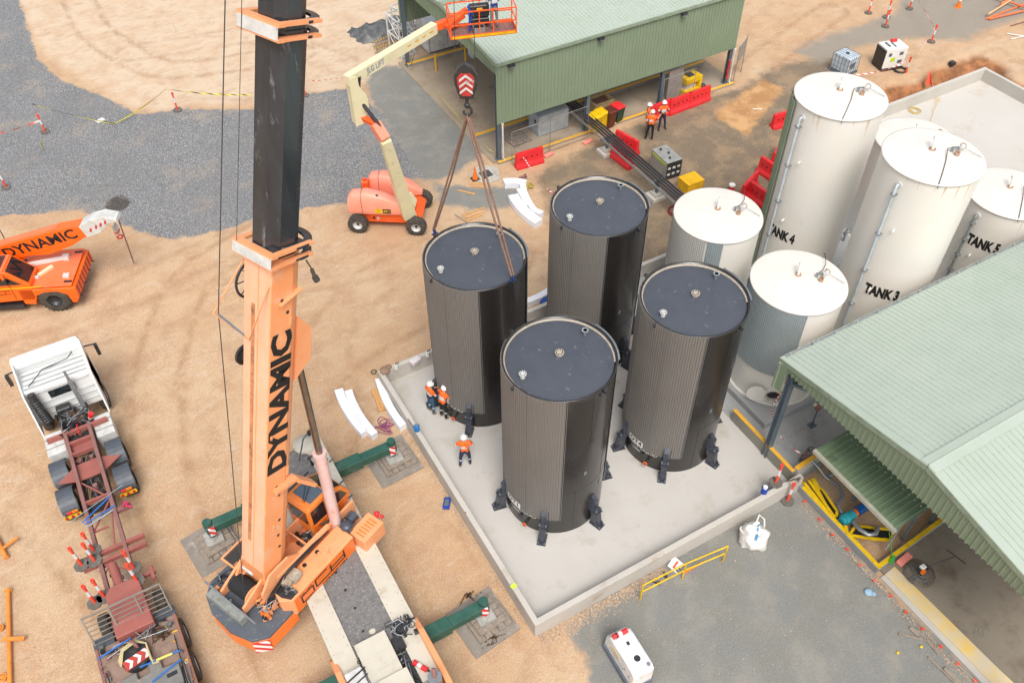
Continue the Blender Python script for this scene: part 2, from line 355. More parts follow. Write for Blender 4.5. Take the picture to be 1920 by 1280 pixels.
col = gmix(gm_('MULTIPLY', tm_, gr(wv.outputs['Distance'], .1, .5, .15, .6)), col, lin((150, 116, 86)))
# greenish fines / asphalt
fin = gmix(gr(n_mid, .42, .66), lin((120, 121, 118)), lin((136, 134, 126)))
fin = gmix(gr(gnoise(.45, 7, .6), .45, .62), fin, lin((120, 120, 114)))
fin = gmix(gm_('MULTIPLY', gr(n_fine, .5, .7), .45), fin, lin((104, 104, 100)))
fin = gmix(gm_('MULTIPLY', gr(n_grit, .5, .6), .35), fin, lin((168, 162, 150)))
fin = gmix(gm_('MULTIPLY', gr(trk2, .56, .68), .22), fin, lin((160, 148, 128)))
mot = gmix(gr(gnoise(.55, 9, .7), .38, .56), lin((140, 119, 94)), lin((100, 91, 78)))
mot = gmix(gm_('MULTIPLY', gr(n_fine, .45, .65), .6), mot, lin((84, 77, 68)))
mot = gmix(gm_('MULTIPLY', gr(n_grit, .5, .6), .4), mot, lin((186, 168, 142)))
col = gmix(gm_('MULTIPLY', mask('mott', .9, .15, .7), .9), col, mot)
col = gmix(gm_('MULTIPLY', mask('blue', .8, .2, .9), .75), col, lin((126, 128, 122)))
col = gmix(mask('dig', .5, .1, 1.5), col, gmix(gr(n_mid, .4, .6), lin((190, 152, 108)), lin((166, 124, 84))))
col = gmix(mask('fines', .55, .09, 1.3), col, fin)
# crushed-stone gravel
vo = n.nodes.new('ShaderNodeTexVoronoi'); vo.inputs['Scale'].default_value = 21; L(OB, vo.inputs['Vector'])
sx = n.nodes.new('ShaderNodeSeparateColor'); L(vo.outputs['Color'], sx.inputs[0])
cr_ = n.nodes.new('ShaderNodeValToRGB'); L(sx.outputs[0], cr_.inputs[0]); e = cr_.color_ramp.elements
e[0].position = 0; e[0].color = lin((112, 115, 118)); e[1].position = 1; e[1].color = lin((198, 196, 192))
for p_, c_ in ((.35, (134, 138, 141)), (.6, (146, 148, 151)), (.82, (168, 168, 167))): q = e.new(p_); q.color = lin(c_)
stone = gmix(gr(vo.outputs['Distance'], .32, .6), cr_.outputs[0], lin((98, 98, 99)))
stone = gmix(gm_('MULTIPLY', gr(gnoise(.45, 9, .7), .5, .72), .55), stone, lin((166, 150, 128)))
stone = gmix(gr(gnoise(60, 2), .4, .65, 0, .22), stone, lin((178, 176, 170)))
stone = gmix(gr(gnoise(.25, 5), .4, .62, 0, .3), stone, lin((112, 112, 112)))
stone = gmix(gm_('MULTIPLY', ta.outputs['Fac'], .35), stone, lin((176, 168, 154)))
gmask = mask('gravel', .42, .05, 1.7)
stain = n.nodes.new('ShaderNodeVectorMath'); stain.operation = 'DISTANCE'; L(OB, stain.inputs[0]); stain.inputs[1].default_value = tuple(A(222, 383))
stone = gmix(gr(gm_('ADD', stain.outputs['Value'], gm_('MULTIPLY', gnoise(2.5), 1.2)), 1.05, 1.35, .75, 0), stone, lin((60, 50, 42)))
col = gmix(gmask, col, stone)
sp = gm_('GREATER_THAN', n_grain, .71)
col = gmix(gm_('MULTIPLY', sp, .35), col, lin((214, 196, 172)))
sp2 = gr(gnoise(38, 2), .66, .7); col = gmix(gm_('MULTIPLY', sp2, gr(n_mid, .4, .6, .05, .6)), col, lin((128, 92, 62)))
ca = n.nodes.new('ShaderNodeAttribute'); ca.attribute_name = 'cut'
col = gmix(gm_('MULTIPLY', gr(ca.outputs['Fac'], .02, .4), .9), col, gmix(gr(n_mid, .4, .6), lin((168, 112, 72)), lin((120, 78, 50))))
L(col, b.inputs['Base Color']); b.inputs['Roughness'].default_value = .95; b.inputs['Specular IOR Level'].default_value = .2
bp = n.nodes.new('ShaderNodeBump'); bp.inputs['Strength'].default_value = .55; bp.inputs['Distance'].default_value = .05
hgt = gm_('ADD', gm_('MULTIPLY', n_fine, .35), gm_('ADD', gm_('MULTIPLY', gm_('SUBTRACT', .5, vo.outputs['Distance']), gm_('MULTIPLY', gmask, 1.1)), gm_('ADD', gm_('MULTIPLY', n_mid, .8), gm_('ADD', gm_('MULTIPLY', trk, .5), gm_('MULTIPLY', n_grit, .25)))))
L(hgt, bp.inputs['Height']); L(bp.outputs[0], b.inputs['Normal'])
me.materials.append(gm)
# ------------------------------------------------------------------ slabs
slab = mat('bund_slab', (190, 186, 179), .8, rgb2=(180, 175, 167), sc1=.5, spk=.06, bump=.08, dirt=(166, 158, 144), damt=.32, dsc=.7)
slab2 = mat('bund_slab_grey', (172, 173, 172), .8, rgb2=(160, 160, 158), sc1=.7, spk=.08, bump=.08, dirt=(140, 138, 134), damt=.2, dsc=.8)
slab3 = mat('far_slab', (194, 190, 182), .8, rgb2=(186, 180, 170), sc1=.35, spk=.05, bump=.05, dirt=(178, 162, 142), damt=.2, dsc=.5)
tag(mb(slab).bx(.1, 10.86, .1, 11.9, -.2, .1).build('bund_floor'), kind='structure')
tag(mb(slab2).bx(10.86, 25.9, .42, 11.9, -.2, .096).build('old_bund_floor'), kind='structure')
tag(mb(slab3).bx(25.9, 39.2, -6, 15.8, -.2, .1).build('far_bund_floor'), kind='structure')
tag(mb(concb).bx(11.1, 27, 22.85, 34.6, -.2, .05).build('shed_floor'), kind='structure')
concw = mat('workshop_floor', (138, 128, 112), .75, rgb2=(116, 106, 92), sc1=.6, spk=.1, bump=.1, dirt=(98, 84, 68), damt=.4, dsc=.9)
tag(mb(concw).prism([(14.6, .2), (14.6, -3.45), (11.12, -3.75), (11.12, -4.1), (11.35, -8), (11.9, -16), (40, -16), (40, .2)], -.2, .07).build('workshop_floor'), kind='structure')
# ------------------------------------------------------------------ bund walls
def wall(label, segs, h, t, m, z0=-.3, name='bund_wall', cat='wall', grp=None):
    B = mb(m)
    for x0, x1, y0, y1 in segs: B.bx(x0, x1, y0, y1, z0, h)
    return tag(B.build(name, bev=.012), label, cat, grp)
wall('pale concrete bund wall around the four black tanks', [(0, 10.98, 0, .19), (0, .19, .19, 11.9), (0, 11.0, 11.9, 12.09), (11.0, 26, 11.9, 12.09)], .8, .19, conc)
B = mb(conc).bx(25.9, 39.3, 15.72, 15.92, -.3, .8).bx(39.1, 39.3, -6, 15.72, -.3, .8).bx(25.9, 26.1, 12.09, 15.72, -.3, .8)
tag(B.build('bund_wall', bev=.012), 'long pale concrete bund wall beside the reddish trench, far right', 'wall')
# small cast strip and fittings on the bund wall
for i, (px, py) in enumerate([(765, 785), (872, 960)]):
    tag(mb(black).cyl(A(px, py, .81), A(px, py, .81) + Vector((0, -.7 if i == 0 else -.05, .02)), .018, n=6).build('steel_bar'), ['dark steel bar lying on the left bund wall top', 'short dark bolt on the left bund wall top'][i], 'bar')
# block wall with yellow cap between new and old bund
bl = mat('block_work', (150, 146, 132), .9, rgb2=(138, 134, 122), sc1=2, spk=.1)
k = thing('block_wall', 'grey block wall with worn yellow cap between the slabs', 'wall')
B = mb(bl)
for r in range(3):
    yy = .42 - (.2 if r % 2 else 0); 
    while yy < 3.66:
        y0 = max(yy, .42); y1 = min(yy + .39, 3.66)
        if y1 - y0 > .05: B.bx(10.86, 11.0, y0 + .006, y1 - .006, .1 + r * .185 + .006, .1 + (r + 1) * .185)
        yy += .4
B.use(concd).bx(10.868, 10.992, .42, 3.66, .08, .65); B.build('wall_body', k)
mb(yel).bx(10.855, 11.005, .42, 3.665, .656, .67).build('cap', k)
# white tank plinth
tag(mb(slab2).bx(11.65, 15.4, 2.68, 11.2, 0, .38).build('plinth', bev=.01), 'low grey concrete plinth under the two short white tanks', 'plinth')
tag(mb(slab2).bx(16.4, 26.2, 2.2, 11.4, 0, .38).build('plinth', bev=.01), 'grey concrete plinth under the tall white tanks', 'plinth')
# ------------------------------------------------------------------ black tanks
shell_m = mat('black_tank_shell', (36, 33, 32), .28, rgb2=(42, 39, 37), sc1=.6, coat=.2, dirt=(74, 68, 62), damt=.06, dsc=.8, streak=True)
roof_m = mat('black_tank_roof', (66, 70, 77), .42, rgb2=(72, 76, 84), sc1=1.6, dirt=(112, 116, 122), damt=.05, dsc=5, coat=.15)
clad_m = mat('brown_grey_cladding', (120, 116, 111), .5, rgb2=(114, 110, 105), sc1=.5)
sealm = mat('pale_insulation', (176, 166, 150), .7, rgb2=(150, 140, 124), sc1=6)
rustpipe = mat('rusty_pipe_inside', (140, 92, 58), .8, rgb2=(110, 70, 44), sc1=9)
TR, TH = 1.70, 7.1
def clad(r, a0, a1, z0, z1, m, amp=.014, pitch=.082):
    n = int(R_(a1 - a0) * r / pitch); B = mb(m); prof = [(0, 0), (.3, 0), (.42, amp * 2), (.62, amp * 2), (.74, 0)]
    vs = []; 
    for i in range(n):
        for f_, d in prof:
            t = R_(a0) + (i + f_) * pitch / r; vs.append((t, r + d))
    lo = [(q * math.cos(t), q * math.sin(t), z0) for t, q in vs]; hi = [(q * math.cos(t), q * math.sin(t), z1) for t, q in vs]; N = len(lo)
    B.add(lo + hi, [(i, i + 1, N + i + 1, N + i) for i in range(N - 1)])
    li = [((q - .012) * math.cos(t), (q - .012) * math.sin(t), z0) for t, q in vs]; hi2 = [(a, b_, z1) for a, b_, c in li]
    B.add(lo + hi + li + hi2, [(N + i, N + i + 1, 3 * N + i + 1, 3 * N + i) for i in range(N - 1)] + [(i + 1, i, 2 * N + i, 2 * N + i + 1) for i in range(N - 1)] + [(2 * N + i + 1, 2 * N + i, 3 * N + i, 3 * N + i + 1) for i in range(N - 1)])
    return B
def foot(parent, ang, slack=0):
    B = mb(mat('dark_bracket_steel', (50, 54, 62), .35, rgb2=(66, 70, 78), sc1=6)); X = Matrix.Rotation(R_(ang), 4, 'Z'); B.X = X
    B.bx(TR - .01, TR + .03, -.16, .16, .8, 1.34)
    B.prism([(TR, 1.5), (TR + .2, 1.3), (TR + .2, .86), (TR, .86)], -.085, .085, 'y')
    B.bx(TR + .02, TR + .34, -.14, .14, .82, .86).bx(TR + .04, TR + .38, -.14, .14, .72, .755).bx(TR + .1, TR + .3, -.1, .1, .755, .82)
    for s_ in (-1, 1): B.prism([(TR + .08, .72), (TR + .34, .72), (TR + .4, .28), (TR + .48, .05), (TR + .08, .05)], s_ * .09 - .01, s_ * .09 + .01, 'y').prism([(TR + .3, .3), (TR + .52, .05), (TR + .3, .05)], s_ * .125 - .008, s_ * .125 + .008, 'y')
    B.bar((TR + .32, 0, .7), (TR + .42, 0, .06), .17, .02, (1, 0, .3)).bx(TR + .06, TR + .54, -.15, .15, 0, .03)
    B.use(steel)
    for s_ in (-.11, .11): B.cyl((TR + .3, s_, .86), (TR + .3, s_, .92), .024, n=8).cyl((TR + .49, s_, .03), (TR + .49, s_, .10), .024, n=8)
    B.build('base_bracket', parent)
def bolts(B, c, R, n, ax='z', r=.012, h=.03):
    for i in range(n):
        t = 2 * math.pi * i / n; p = Vector(c) + Vector((R * math.cos(t), R * math.sin(t), 0)); B.cyl(p, p + Vector((0, 0, h)), r, n=6)
def black_tank(x, y, code, label):
    k = thing('black_tank', label, 'tank', (x, y, .1), 0, 'new black tanks in the bund')
    B = mb(shell_m).lathe([(TR, 0), (TR, TH)], 96)
    for zz in (2.37, 4.73): B.lathe([(TR, zz - .012), (TR + .006, zz - .004), (TR + .006, zz + .004), (TR, zz + .012)], 96)
    for zz, az in ((1.2, 262), (3.5, 300), (5.9, 275)): t = R_(az); q = Vector((math.cos(t), math.sin(t), 0)) * (TR + .001); B.bar(q + Vector((0, 0, zz - 1.15)), q + Vector((0, 0, zz + 1.15)), .012, .012, q)
    B.use(steel)
    for zz, az in ((3.2, 272), (1.9, 300)): t = R_(az); q = Vector((math.cos(t), math.sin(t), 0)); B.box(q * (TR + .01) + Vector((0, 0, zz)), (.1, .02, .16), t + math.pi / 2)
    B.build('shell', k)
    mb(shell_m).lathe([(TR + .01, TH - .12), (TR + .03, TH - .1), (TR + .03, TH + .02), (TR - .02, TH + .02), (TR - .02, TH - .1), (TR - .1, TH - .1)], 72).build('top_rim', k)
    mb(sealm).lathe([(TR - .024, TH - .06), (TR - .03, TH - .035), (TR - .07, TH - .045), (TR - .075, TH - .09)], 60, a0=-35, a1=195).build('edge_seal', k)
    mb(roof_m).lathe([(TR - .06, TH - .09), (TR * .5, TH + .015), (.02, TH + .12)], 48).build('roof', k)
    # bottom cladding sheet and the far one seen edge-on
    clad(TR + .035, 124, 246, .85, TH + .02, clad_m).build('cladding', k)
    B = mb(clad_m)
    for a_ in (163, 205): t = R_(a_); q = Vector((math.cos(t), math.sin(t), 0)) * (TR + .068); B.bar(q + Vector((0, 0, .86)), q + Vector((0, 0, TH)), .05, .008, q)
    B.build('sheet_lap', k)
    g = clad(TR + .05, -32, 62, .85 if code != 'OT1' else 1.0, TH + .02, clad_m, .01)
    g.build('cladding', k)
    E_ = mb(steel)
    for a_, off in ((246.2, .05), (-32.4, .065)):
        t = R_(a_); q = Vector((math.cos(t), math.sin(t), 0)) * (TR + off - .01); E_.cyl(q + Vector((0, 0, .85)), q + Vector((0, 0, TH + .02)), .011, n=5)
    t0 = MB(); E_.lathe([(TR + .04, TH + .015), (TR + .1, TH + .015), (TR + .1, TH + .035), (TR + .04, TH + .035)], 24, a0=-34, a1=20)
    E_.build('edge_trim', k)
    # nozzles on roof
    def noz(xx, yy, m_, capped, R=.115, r=.075, h=.18):
        zz = TH + .12 * (1 - math.hypot(xx, yy) / TR) - .05; q = mb(m_); q.cyl((xx, yy, zz), (xx, yy, zz + h), r, n=16); q.cyl((xx, yy, zz + h - .03), (xx, yy, zz + h), R, n=20, hole=0 if capped else r * .82)
        if not capped: q.use(rustpipe).cyl((xx, yy, zz + h - .1), (xx, yy, zz + h - .08), r * .81, n=16)
        q.use(black if not capped else whited); bolts(q, (xx, yy, zz + h), R * .8, 8, h=.014); q.build('nozzle', k)
    noz(0, 0, sealm, False, .14, .1, .16); noz(-1.33, -.12, whited, False); noz(1.18, .42, steel, True, .11, .06, .2)
    # lifting lugs
    for a_ in (190, 285, 112, 20):
        t = R_(a_); B = mb(black); B.X = Matrix.Rotation(t, 4, 'Z')
        B.bx(TR + .005, TR + .025, -.09, .09, TH - .28, TH - .02)
        B.lathe([(.035, -.015), (.085, -.015), (.085, .015), (.035, .015), (.035, -.015)], 14, (TR + .09, 0, TH - .05), (0, 1, 0)).bx(TR + .02, TR + .05, -.015, .015, TH - .16, TH)
        B.build('lifting_lug', k)
    for a_ in (168, 228, 288, 348, 48, 108): foot(k, a_)
    # label plate and lettering
    r = TR + .075; B = mb(white); t0, t1 = 177, 199
    n_ = 14; vs = []
    for i in range(n_ + 1):
        t = R_(t0 + (t1 - t0) * i / n_); c_ = .03 if i in (0, n_) else 0
        vs += [(r * math.cos(t), r * math.sin(t), .92 + c_), (r * math.cos(t), r * math.sin(t), 1.24 - c_)]
    B.add(vs, [(2 * i, 2 * i + 2, 2 * i + 3, 2 * i + 1) for i in range(n_)]).build('label_plate', k)
    cyl_text(code, .3, ink, (0, 0), r + .004, (t0 + t1) / 2, 1.08, k, bold=.006)
    cyl_text('OILY LIQUID', .17, wink, (0, 0), TR + .006, 198, .76, k, bold=.003, sx=1.25)
    cyl_text('60,000L', .15, wink, (0, 0), TR + .006, 188, .58, k, bold=.002)
    # outlets low on shell
    for a_, zz, m_, h in ((207, .35, orgl, .2), (199, .55, black, .1), (181, .5, black, .1)):
        t = R_(a_); d = Vector((math.cos(t), math.sin(t), 0)); q = mb(black); q.cyl(d * TR + Vector((0, 0, zz)), d * (TR + h) + Vector((0, 0, zz)), .05, n=12)
        q.use(m_).cyl(d * (TR + h - .03) + Vector((0, 0, zz)), d * (TR + h) + Vector((0, 0, zz)), .085, n=16, hole=.05); q.build('outlet', k)
    return k
black_tank(3.3, 4.3, 'OT1', 'black tank marked OT1, nearest the camera')
black_tank(8.35, 4.3, 'OT4', 'black tank marked OT4, beside the block wall with yellow cap')
black_tank(3.28, 9.6, 'OT2', 'black tank hanging in the two brown crane slings')
black_tank(8.37, 9.75, 'OT3', 'farthest black tank, clear of the slings, behind OT4')
# ------------------------------------------------------------------ white tanks
tank_w = mat('cream_white_tank', (220, 217, 208), .38, rgb2=(218, 212, 200), sc1=.35, spec=.5, dirt=(206, 194, 172), damt=0, dsc=.5)
tank_top = mat('cream_white_roof', (214, 210, 202), .55, rgb2=(208, 202, 192), sc1=.7, dirt=(200, 186, 166), damt=.05, dsc=2)
rusty = mat('rust_stain', (150, 112, 84), .7, rgb2=(186, 160, 136), sc1=14); rust_run = mat('rust_run', (206, 186, 160), .6, rgb2=(196, 166, 130), sc1=9)
bluegrey = mat('blue_grey_cladding', (150, 160, 162), .45, rgb2=(140, 151, 153), sc1=.5)
paleclad = mat('pale_cladding', (190, 188, 182), .45, rgb2=(176, 176, 172), sc1=.5)
pipe_w = mat('pale_blue_pipe', (186, 196, 200), .35)
cable = mat('dark_cable', (70, 66, 62), .6)
def white_tank(x, y, h, label, r=1.66, text=None, tang=0, tz=0, cladk=None, pipe=None, hatch=False):
    z0 = .38; k = thing('white_tank', label, 'tank', (x, y, z0), 0, 'white storage tanks'); h = h - z0
    B = mb(tank_w).lathe([(r, 0), (r, h)], 96)
    for i in range(1, int(h / 1.5)): zz = i * 1.5; B.lathe([(r, zz - .01), (r + .004, zz), (r, zz + .01)], 96)
    B.build('shell', k)
    B = mb(rust_run); random.seed(int(x * 7 + y))
    for i in range(7):
        a_ = random.uniform(175, 300); t = R_(a_); q = Vector((math.cos(t), math.sin(t), 0)) * (r + .0015); z1 = h - .06; ln = random.uniform(.15, .8); w2 = random.uniform(.01, .03); s2 = Vector((-q.y, q.x, 0)).normalized() * w2
        if not cladk: B.add([q + s2 + Vector((0, 0, z1)), q - s2 + Vector((0, 0, z1)), q - s2 * .2 + Vector((0, 0, z1 - ln)), q + s2 * .2 + Vector((0, 0, z1 - ln))], [(0, 1, 2, 3)])
    if not cladk: B.build('rust_runs', k)
    mb(tank_top).lathe([(r + .005, h - .05), (r + .05, h - .04), (r + .05, h + .01), (r, h + .02), (r * .5, h + .07), (.01, h + .12)], 72).build('roof', k)
    mb(tank_w).lathe([(r + .005, .03), (r + .12, .03), (r + .12, 0), (r, 0)], 60).build('base_flange', k)
    if cladk:
        for (a0, a1, mm) in cladk: clad(r + .03, a0, a1, 1.55 if hatch else .5, h - .04, mm, .011, .075).build('cladding', k)
    # roof gear: vent, valve cluster, cable
    B = mb(tank_w).tube([(.12, .2, h + .1), (.12, .2, h + .34), (.18, .26, h + .44), (.32, .38, h + .44), (.36, .42, h + .36)], .05, 10).build('vent', k)
    B = mb(rusty).cyl((.12, .2, h + .1), (.12, .2, h + .13), .12, n=14); bolts(B, (.12, .2, h + .13), .1, 8); B.build('vent_flange', k)
    B = mb(rusty); B.cyl((.62, -.42, h + .06), (.62, -.42, h + .2), .09, n=14, hole=.06); B.use(whited).cyl((.82, -.36, h + .06), (.82, -.36, h + .3), .07, n=12).cyl((.82, -.36, h + .24), (1.0, -.3, h + .24), .09, n=12)
    B.use(steel).cyl((.62, -.2, h + .06), (.62, -.2, h + .26), .05, n=10).bar((.6, -.2, h + .25), (.95, -.35, h + .25), .04, .04); B.use(rusty).cyl((1.0, -.3, h + .24), (1.03, -.29, h + .24), .11, n=12)
    B.build('valve_cluster', k)
    mb(cable).tube([(.62, -.2, h + .24), (.5, -.1, h + .2), (.0, -.5, h + .12), (-.6, -.9, h + .08), (-1.1, -1.22, h + .05), (-1.2, -1.3, h - .1)] if pipe else [(.62, -.2, h + .24), (1.0, -.1, h + .15), (1.35, .1, h + .14), (1.66, .5, h + .2), (1.7, .6, h + .1)], .014, 5).build('cable', k)
    mb(steel).tube([(1.0, -.3, h + .2), (1.15, -.6, h + .12), (1.25, -.95, h + .08)], .012, 5).build('conduit', k)
    if pipe:
        pa, pm = pipe; t = R_(pa); d = Vector((math.cos(t), math.sin(t), 0)); rr = r + .13
        B = mb(pm).tube([d * (r - .02) + Vector((0, 0, h - .45)), d * (rr - .02) + Vector((0, 0, h - .45)), d * rr + Vector((0, 0, h - .55)), d * rr + Vector((0, 0, .5))], .055, 8); B.build('riser_pipe', k)
        for i in range(5):
            zz = h - .8 - i * (h - 1.6) / 4.; mb(steel).bar(d * (r) + Vector((0, 0, zz)), d * (rr + .08) + Vector((0, 0, zz)), .2, .03).build('pipe_bracket', k)
        B = mb(whited).cyl(d * (r - .01) + Vector((0, 0, h - .45)), d * (r + .05) + Vector((0, 0, h - .45)), .12, n=14); B.build('pipe_flange', k)
        for dz in (2.2, 5.0):
            if h - dz > 1: t2 = R_(pa + 14); d2 = Vector((math.cos(t2), math.sin(t2), 0)); mb(tank_w).cyl(d2 * (r - .02) + Vector((0, 0, h - dz)), d2 * (r + .16) + Vector((0, 0, h - dz)), .04, n=8).build('spigot', k)
    if text: cyl_text(text, .62, ink, (0, 0), r + .006, tang, tz, k, bold=.036, sx=.58)
    if hatch:
        t = R_(228); d = Vector((math.cos(t), math.sin(t), 0)); s_ = Vector((-d.y, d.x, 0))
        p = d * (r - .05) + Vector((0, 0, .62)); ax = (d + Vector((0, 0, .1))).normalized()
        B = mb(tank_w).cyl(p, p + ax * .3, .34, n=28, hole=.27); B.build('manhole', k)
        B = mb(black).cyl(p + ax * .06, p + ax * .09, .262, n=24)
        for i in range(24):
            a_ = 2 * math.pi * i / 24; u_ = ax.orthogonal().normalized(); v_ = ax.cross(u_); q = p + ax * .3 + (u_ * math.cos(a_) + v_ * math.sin(a_)) * .305; B.cyl(q, q + ax * .02, .016, n=6)
        B.build('manhole_bolts', k)
        q = p + ax * .27 - s_ * .62; mb(tank_w).cyl(q - ax * .04, q, .36, n=28).build('manhole_cover', k)
        cyl_text('COMBUSTIBLE', .15, ink, (0, 0), r + .006, 241, 1.42, k, sx=.8)
        B = mb(redp); n_ = 6; vs = []
        for i in range(n_ + 1): t = R_(238 + 10 * i / n_); vs += [((r + .005) * math.cos(t), (r + .005) * math.sin(t), 1.2), ((r + .005) * math.cos(t), (r + .005) * math.sin(t), 1.3)]
        B.add(vs, [(2 * i, 2 * i + 2, 2 * i + 3, 2 * i + 1) for i in range(n_)]).build('danger_label', k)
        cyl_text('DANGER', .09, wink, (0, 0), r + .009, 243, 1.25, k)
    return k
white_tank(13.5, 9.0, 5.25, 'short white tank with pale ribbed cladding beside the yellow box', cladk=[(120, 218, paleclad), (218.5, 240, bluegrey)])
white_tank(13.6, 4.62, 5.22, 'short white tank with blue-grey ribs and an open black manhole', cladk=[(120, 242, bluegrey)], hatch=True)
k = white_tank(18.5, 8.95, 8.9, 'tall white tank lettered TANK 4 with green sheeting down its side', text='TANK 4', tang=192, tz=2.75, pipe=(177, pipe_w))
clad(1.73, 120, 160, .3, 8.4, green_wall, .014, .2).build('green_cladding', k)
white_tank(18.45, 4.5, 8.9, 'tall white tank lettered TANK 3 behind the pale green roof', text='TANK 3', tang=216, tz=3.45, pipe=(187, pipe_w))
white_tank(24.0, 8.8, 5.2, 'white tank lettered TANK 6, mostly hidden between the tall tanks', text='TANK 6', tang=214, tz=2.0, pipe=(222, mat('grey_pipe', (128, 134, 132), .4)))
white_tank(24.4, 4.3, 5.2, 'white tank lettered TANK 5 at the right edge', text='TANK 5', tang=203, tz=3.25, pipe=(180, mat('grey_pipe', (128, 134, 132), .4)))
# ------------------------------------------------------------------ sheds
def ribs(o, u, v, Lu, Lv, pitch, m, rib=.03, rw=.035, th=.02, B=None):
    "ribbed steel sheet: ribs run along v, repeat along u, stand on u x v side"
    o = Vector(o); u = Vector(u).normalized(); v = Vector(v).normalized(); nn = u.cross(v).normalized(); B = B or MB(); B.use(m)
    pts = [(0, 0)]; n = int(Lu / pitch)
    for i in range(n):
        c = (i + .5) * Lu / n; pts += [(c - rw, 0), (c - rw * .5, rib), (c + rw * .5, rib), (c + rw, 0)]
    pts.append((Lu, 0)); N = len(pts)
    f = lambda k, a, dz=0: o + u * k[0] + nn * (k[1] + dz) + v * a
    vs = [f(k, 0) for k in pts] + [f(k, Lv) for k in pts] + [f(k, 0, -th) for k in pts] + [f(k, Lv, -th) for k in pts]
    fs = [(i, i + 1, N + i + 1, N + i) for i in range(N - 1)] + [(3 * N + i, 3 * N + i + 1, 2 * N + i + 1, 2 * N + i) for i in range(N - 1)]
    fs += [(2 * N + i, 2 * N + i + 1, i + 1, i) for i in range(N - 1)] + [(N + i, N + i + 1, 3 * N + i + 1, 3 * N + i) for i in range(N - 1)] + [(0, N, 3 * N, 2 * N), (3 * N - 1, 4 * N - 1, 2 * N - 1, N - 1)]
    return B.add(vs, fs)
gutter = mat('gutter_metal', (170, 176, 172), .45, .1)
gtrim = mat('green_trim', (142, 156, 134), .45)
def column(B, x, y, z0, z1, s=.2):
    B.bx(x - s / 2, x + s / 2, y - .1, y - .085, z0, z1).bx(x - s / 2, x + s / 2, y + .085, y + .1, z0, z1).bx(x - .01, x + .01, y - .085, y + .085, z0, z1).bx(x - .17, x + .17, y - .17, y + .17, z0, z0 + .03)
pvc = mat('white_downpipe', (222, 222, 218), .35)
def gable_shed():
    k = thing('open_shed', 'open-sided green shed with hanging ribbed front wall, top of the photo', 'shed')
    x0, x1, y0, yr, y1 = 11.35, 26.5, 22.8, 28.5, 34.2; ze = 5.58; zr = 6.1; s = (zr - ze) / (yr - y0); a = math.atan(s)
    ribs((x0, y0 - .08, ze), (1, 0, 0), (0, math.cos(a), math.sin(a)), x1 - x0, (yr - y0 + .08) / math.cos(a), .21, green_roof).build('roof_sheet', k)
    ribs((x1, y1 + .08, ze), (-1, 0, 0), (0, -math.cos(a), math.sin(a)), x1 - x0, (yr - y0 + .08) / math.cos(a), .21, green_roof).build('roof_sheet', k)
    mb(gtrim).bar((x0, yr, zr + .05), (x1, yr, zr + .05), .5, .03).build('ridge_cap', k)
    B = mb(gutter)
    for yy in (23.4, 24.7, 26.0, 27.3):
        for i in range(72): B.box((x0 + .1 + i * .21, yy, ze + (yy - y0) * s + .034), (.02, .02, .012))
    B.build('roof_screws', k)
    ribs((x0, y0, 2.25), (1, 0, 0), (0, 0, 1), x1 - x0, ze - 2.3, .2, green_wall, .035, .04).build('front_cladding', k)
    ribs((x1, y1, 2.6), (-1, 0, 0), (0, 0, 1), x1 - x0, ze - 2.65, .2, green_wall).build('rear_cladding', k)
    for xx in (x0 + .01, x1 - .01):
        B = mb(green_wall); n = 57
        for i in range(n):
            ya = y0 + (y1 - y0) * i / n; yb = y0 + (y1 - y0) * (i + 1) / n; zf = lambda y: zr - abs(y - yr) * s - .03
            B.add([(xx, ya, 4.98), (xx, yb, 4.98), (xx, yb, zf(yb)), (xx, ya, zf(ya))], [(0, 3, 2, 1)]); B.bx(xx - .03, xx - .002, ya, ya + .05, 4.98, zf(ya) - .01)
        B.build('gable_cladding', k)
    for yy, d in ((y0 - .1, -1), (y1 + .1, 1)): mb(gtrim).bx(x0 - .03, x1 + .03, yy - .04, yy + .04, ze - .14, ze + .02).build('fascia', k)
    for xx in (x0 - .035, x1 + .035):
        for ya, za, yb, zb in ((y0 - .1, ze, yr, zr), (yr, zr, y1 + .1, ze)): mb(gtrim).bar((xx, ya, za - .05), (xx, yb, zb - .05), .05, .2).build('verge_trim', k)
    for xx in (11.5, 16.85, 21.7, 26.35):
        for yy in (22.98, 34.0): B = mb(greyst); column(B, xx, yy, .05, 5.5); B.build('column', k)
    for xx in (11.5, 16.85, 21.7, 26.35):
        B = mb(greyst); B.bar((xx, 23, 5.35), (xx, yr, 5.85), .12, .25).bar((xx, yr, 5.85), (xx, 34, 5.35), .12, .25); B.build('rafter', k)
    for xx in (11.62, 26.42):
        B = mb(pvc).tube([(xx, 22.72, 2.35), (xx, 22.72, .25), (xx + .1, 22.72, .12)], .05, 8); B.use(pvc).cyl((xx, 22.72, 2.2), (xx, 22.72, 2.35), .065, n=10); B.build('downpipe', k)
    for xx in (12.1, 17.2, 22.3): 
        B = mb(black).bx(xx - .16, xx + .16, 22.55, 22.72, 5.3, 5.42); B.use(steel).bx(xx - .13, xx + .13, 22.5, 22.6, 5.26, 5.3); B.build('floodlight', k)
    mb(mat('brace_rod', (90, 92, 92), .5, .4)).bar((11.55, 33.7, .2), (12.6, 33.9, 2.3), .02, .02).build('brace', k)
gable_shed()
def curb(label, segs, m=yel, h=.2):
    k = thing('kerb', label, 'kerb', group=None)
    B = mb(concd)
    for x0, x1, y0, y1 in segs: B.bx(x0, x1, y0, y1, 0, h)
    B.build('kerb_body', k)
    B = mb(m)
    for x0, x1, y0, y1 in segs: B.bx(x0 - .003, x1 + .003, y0 - .003, y1 + .003, h - .02, h + .006)
    B.build('yellow_top', k)
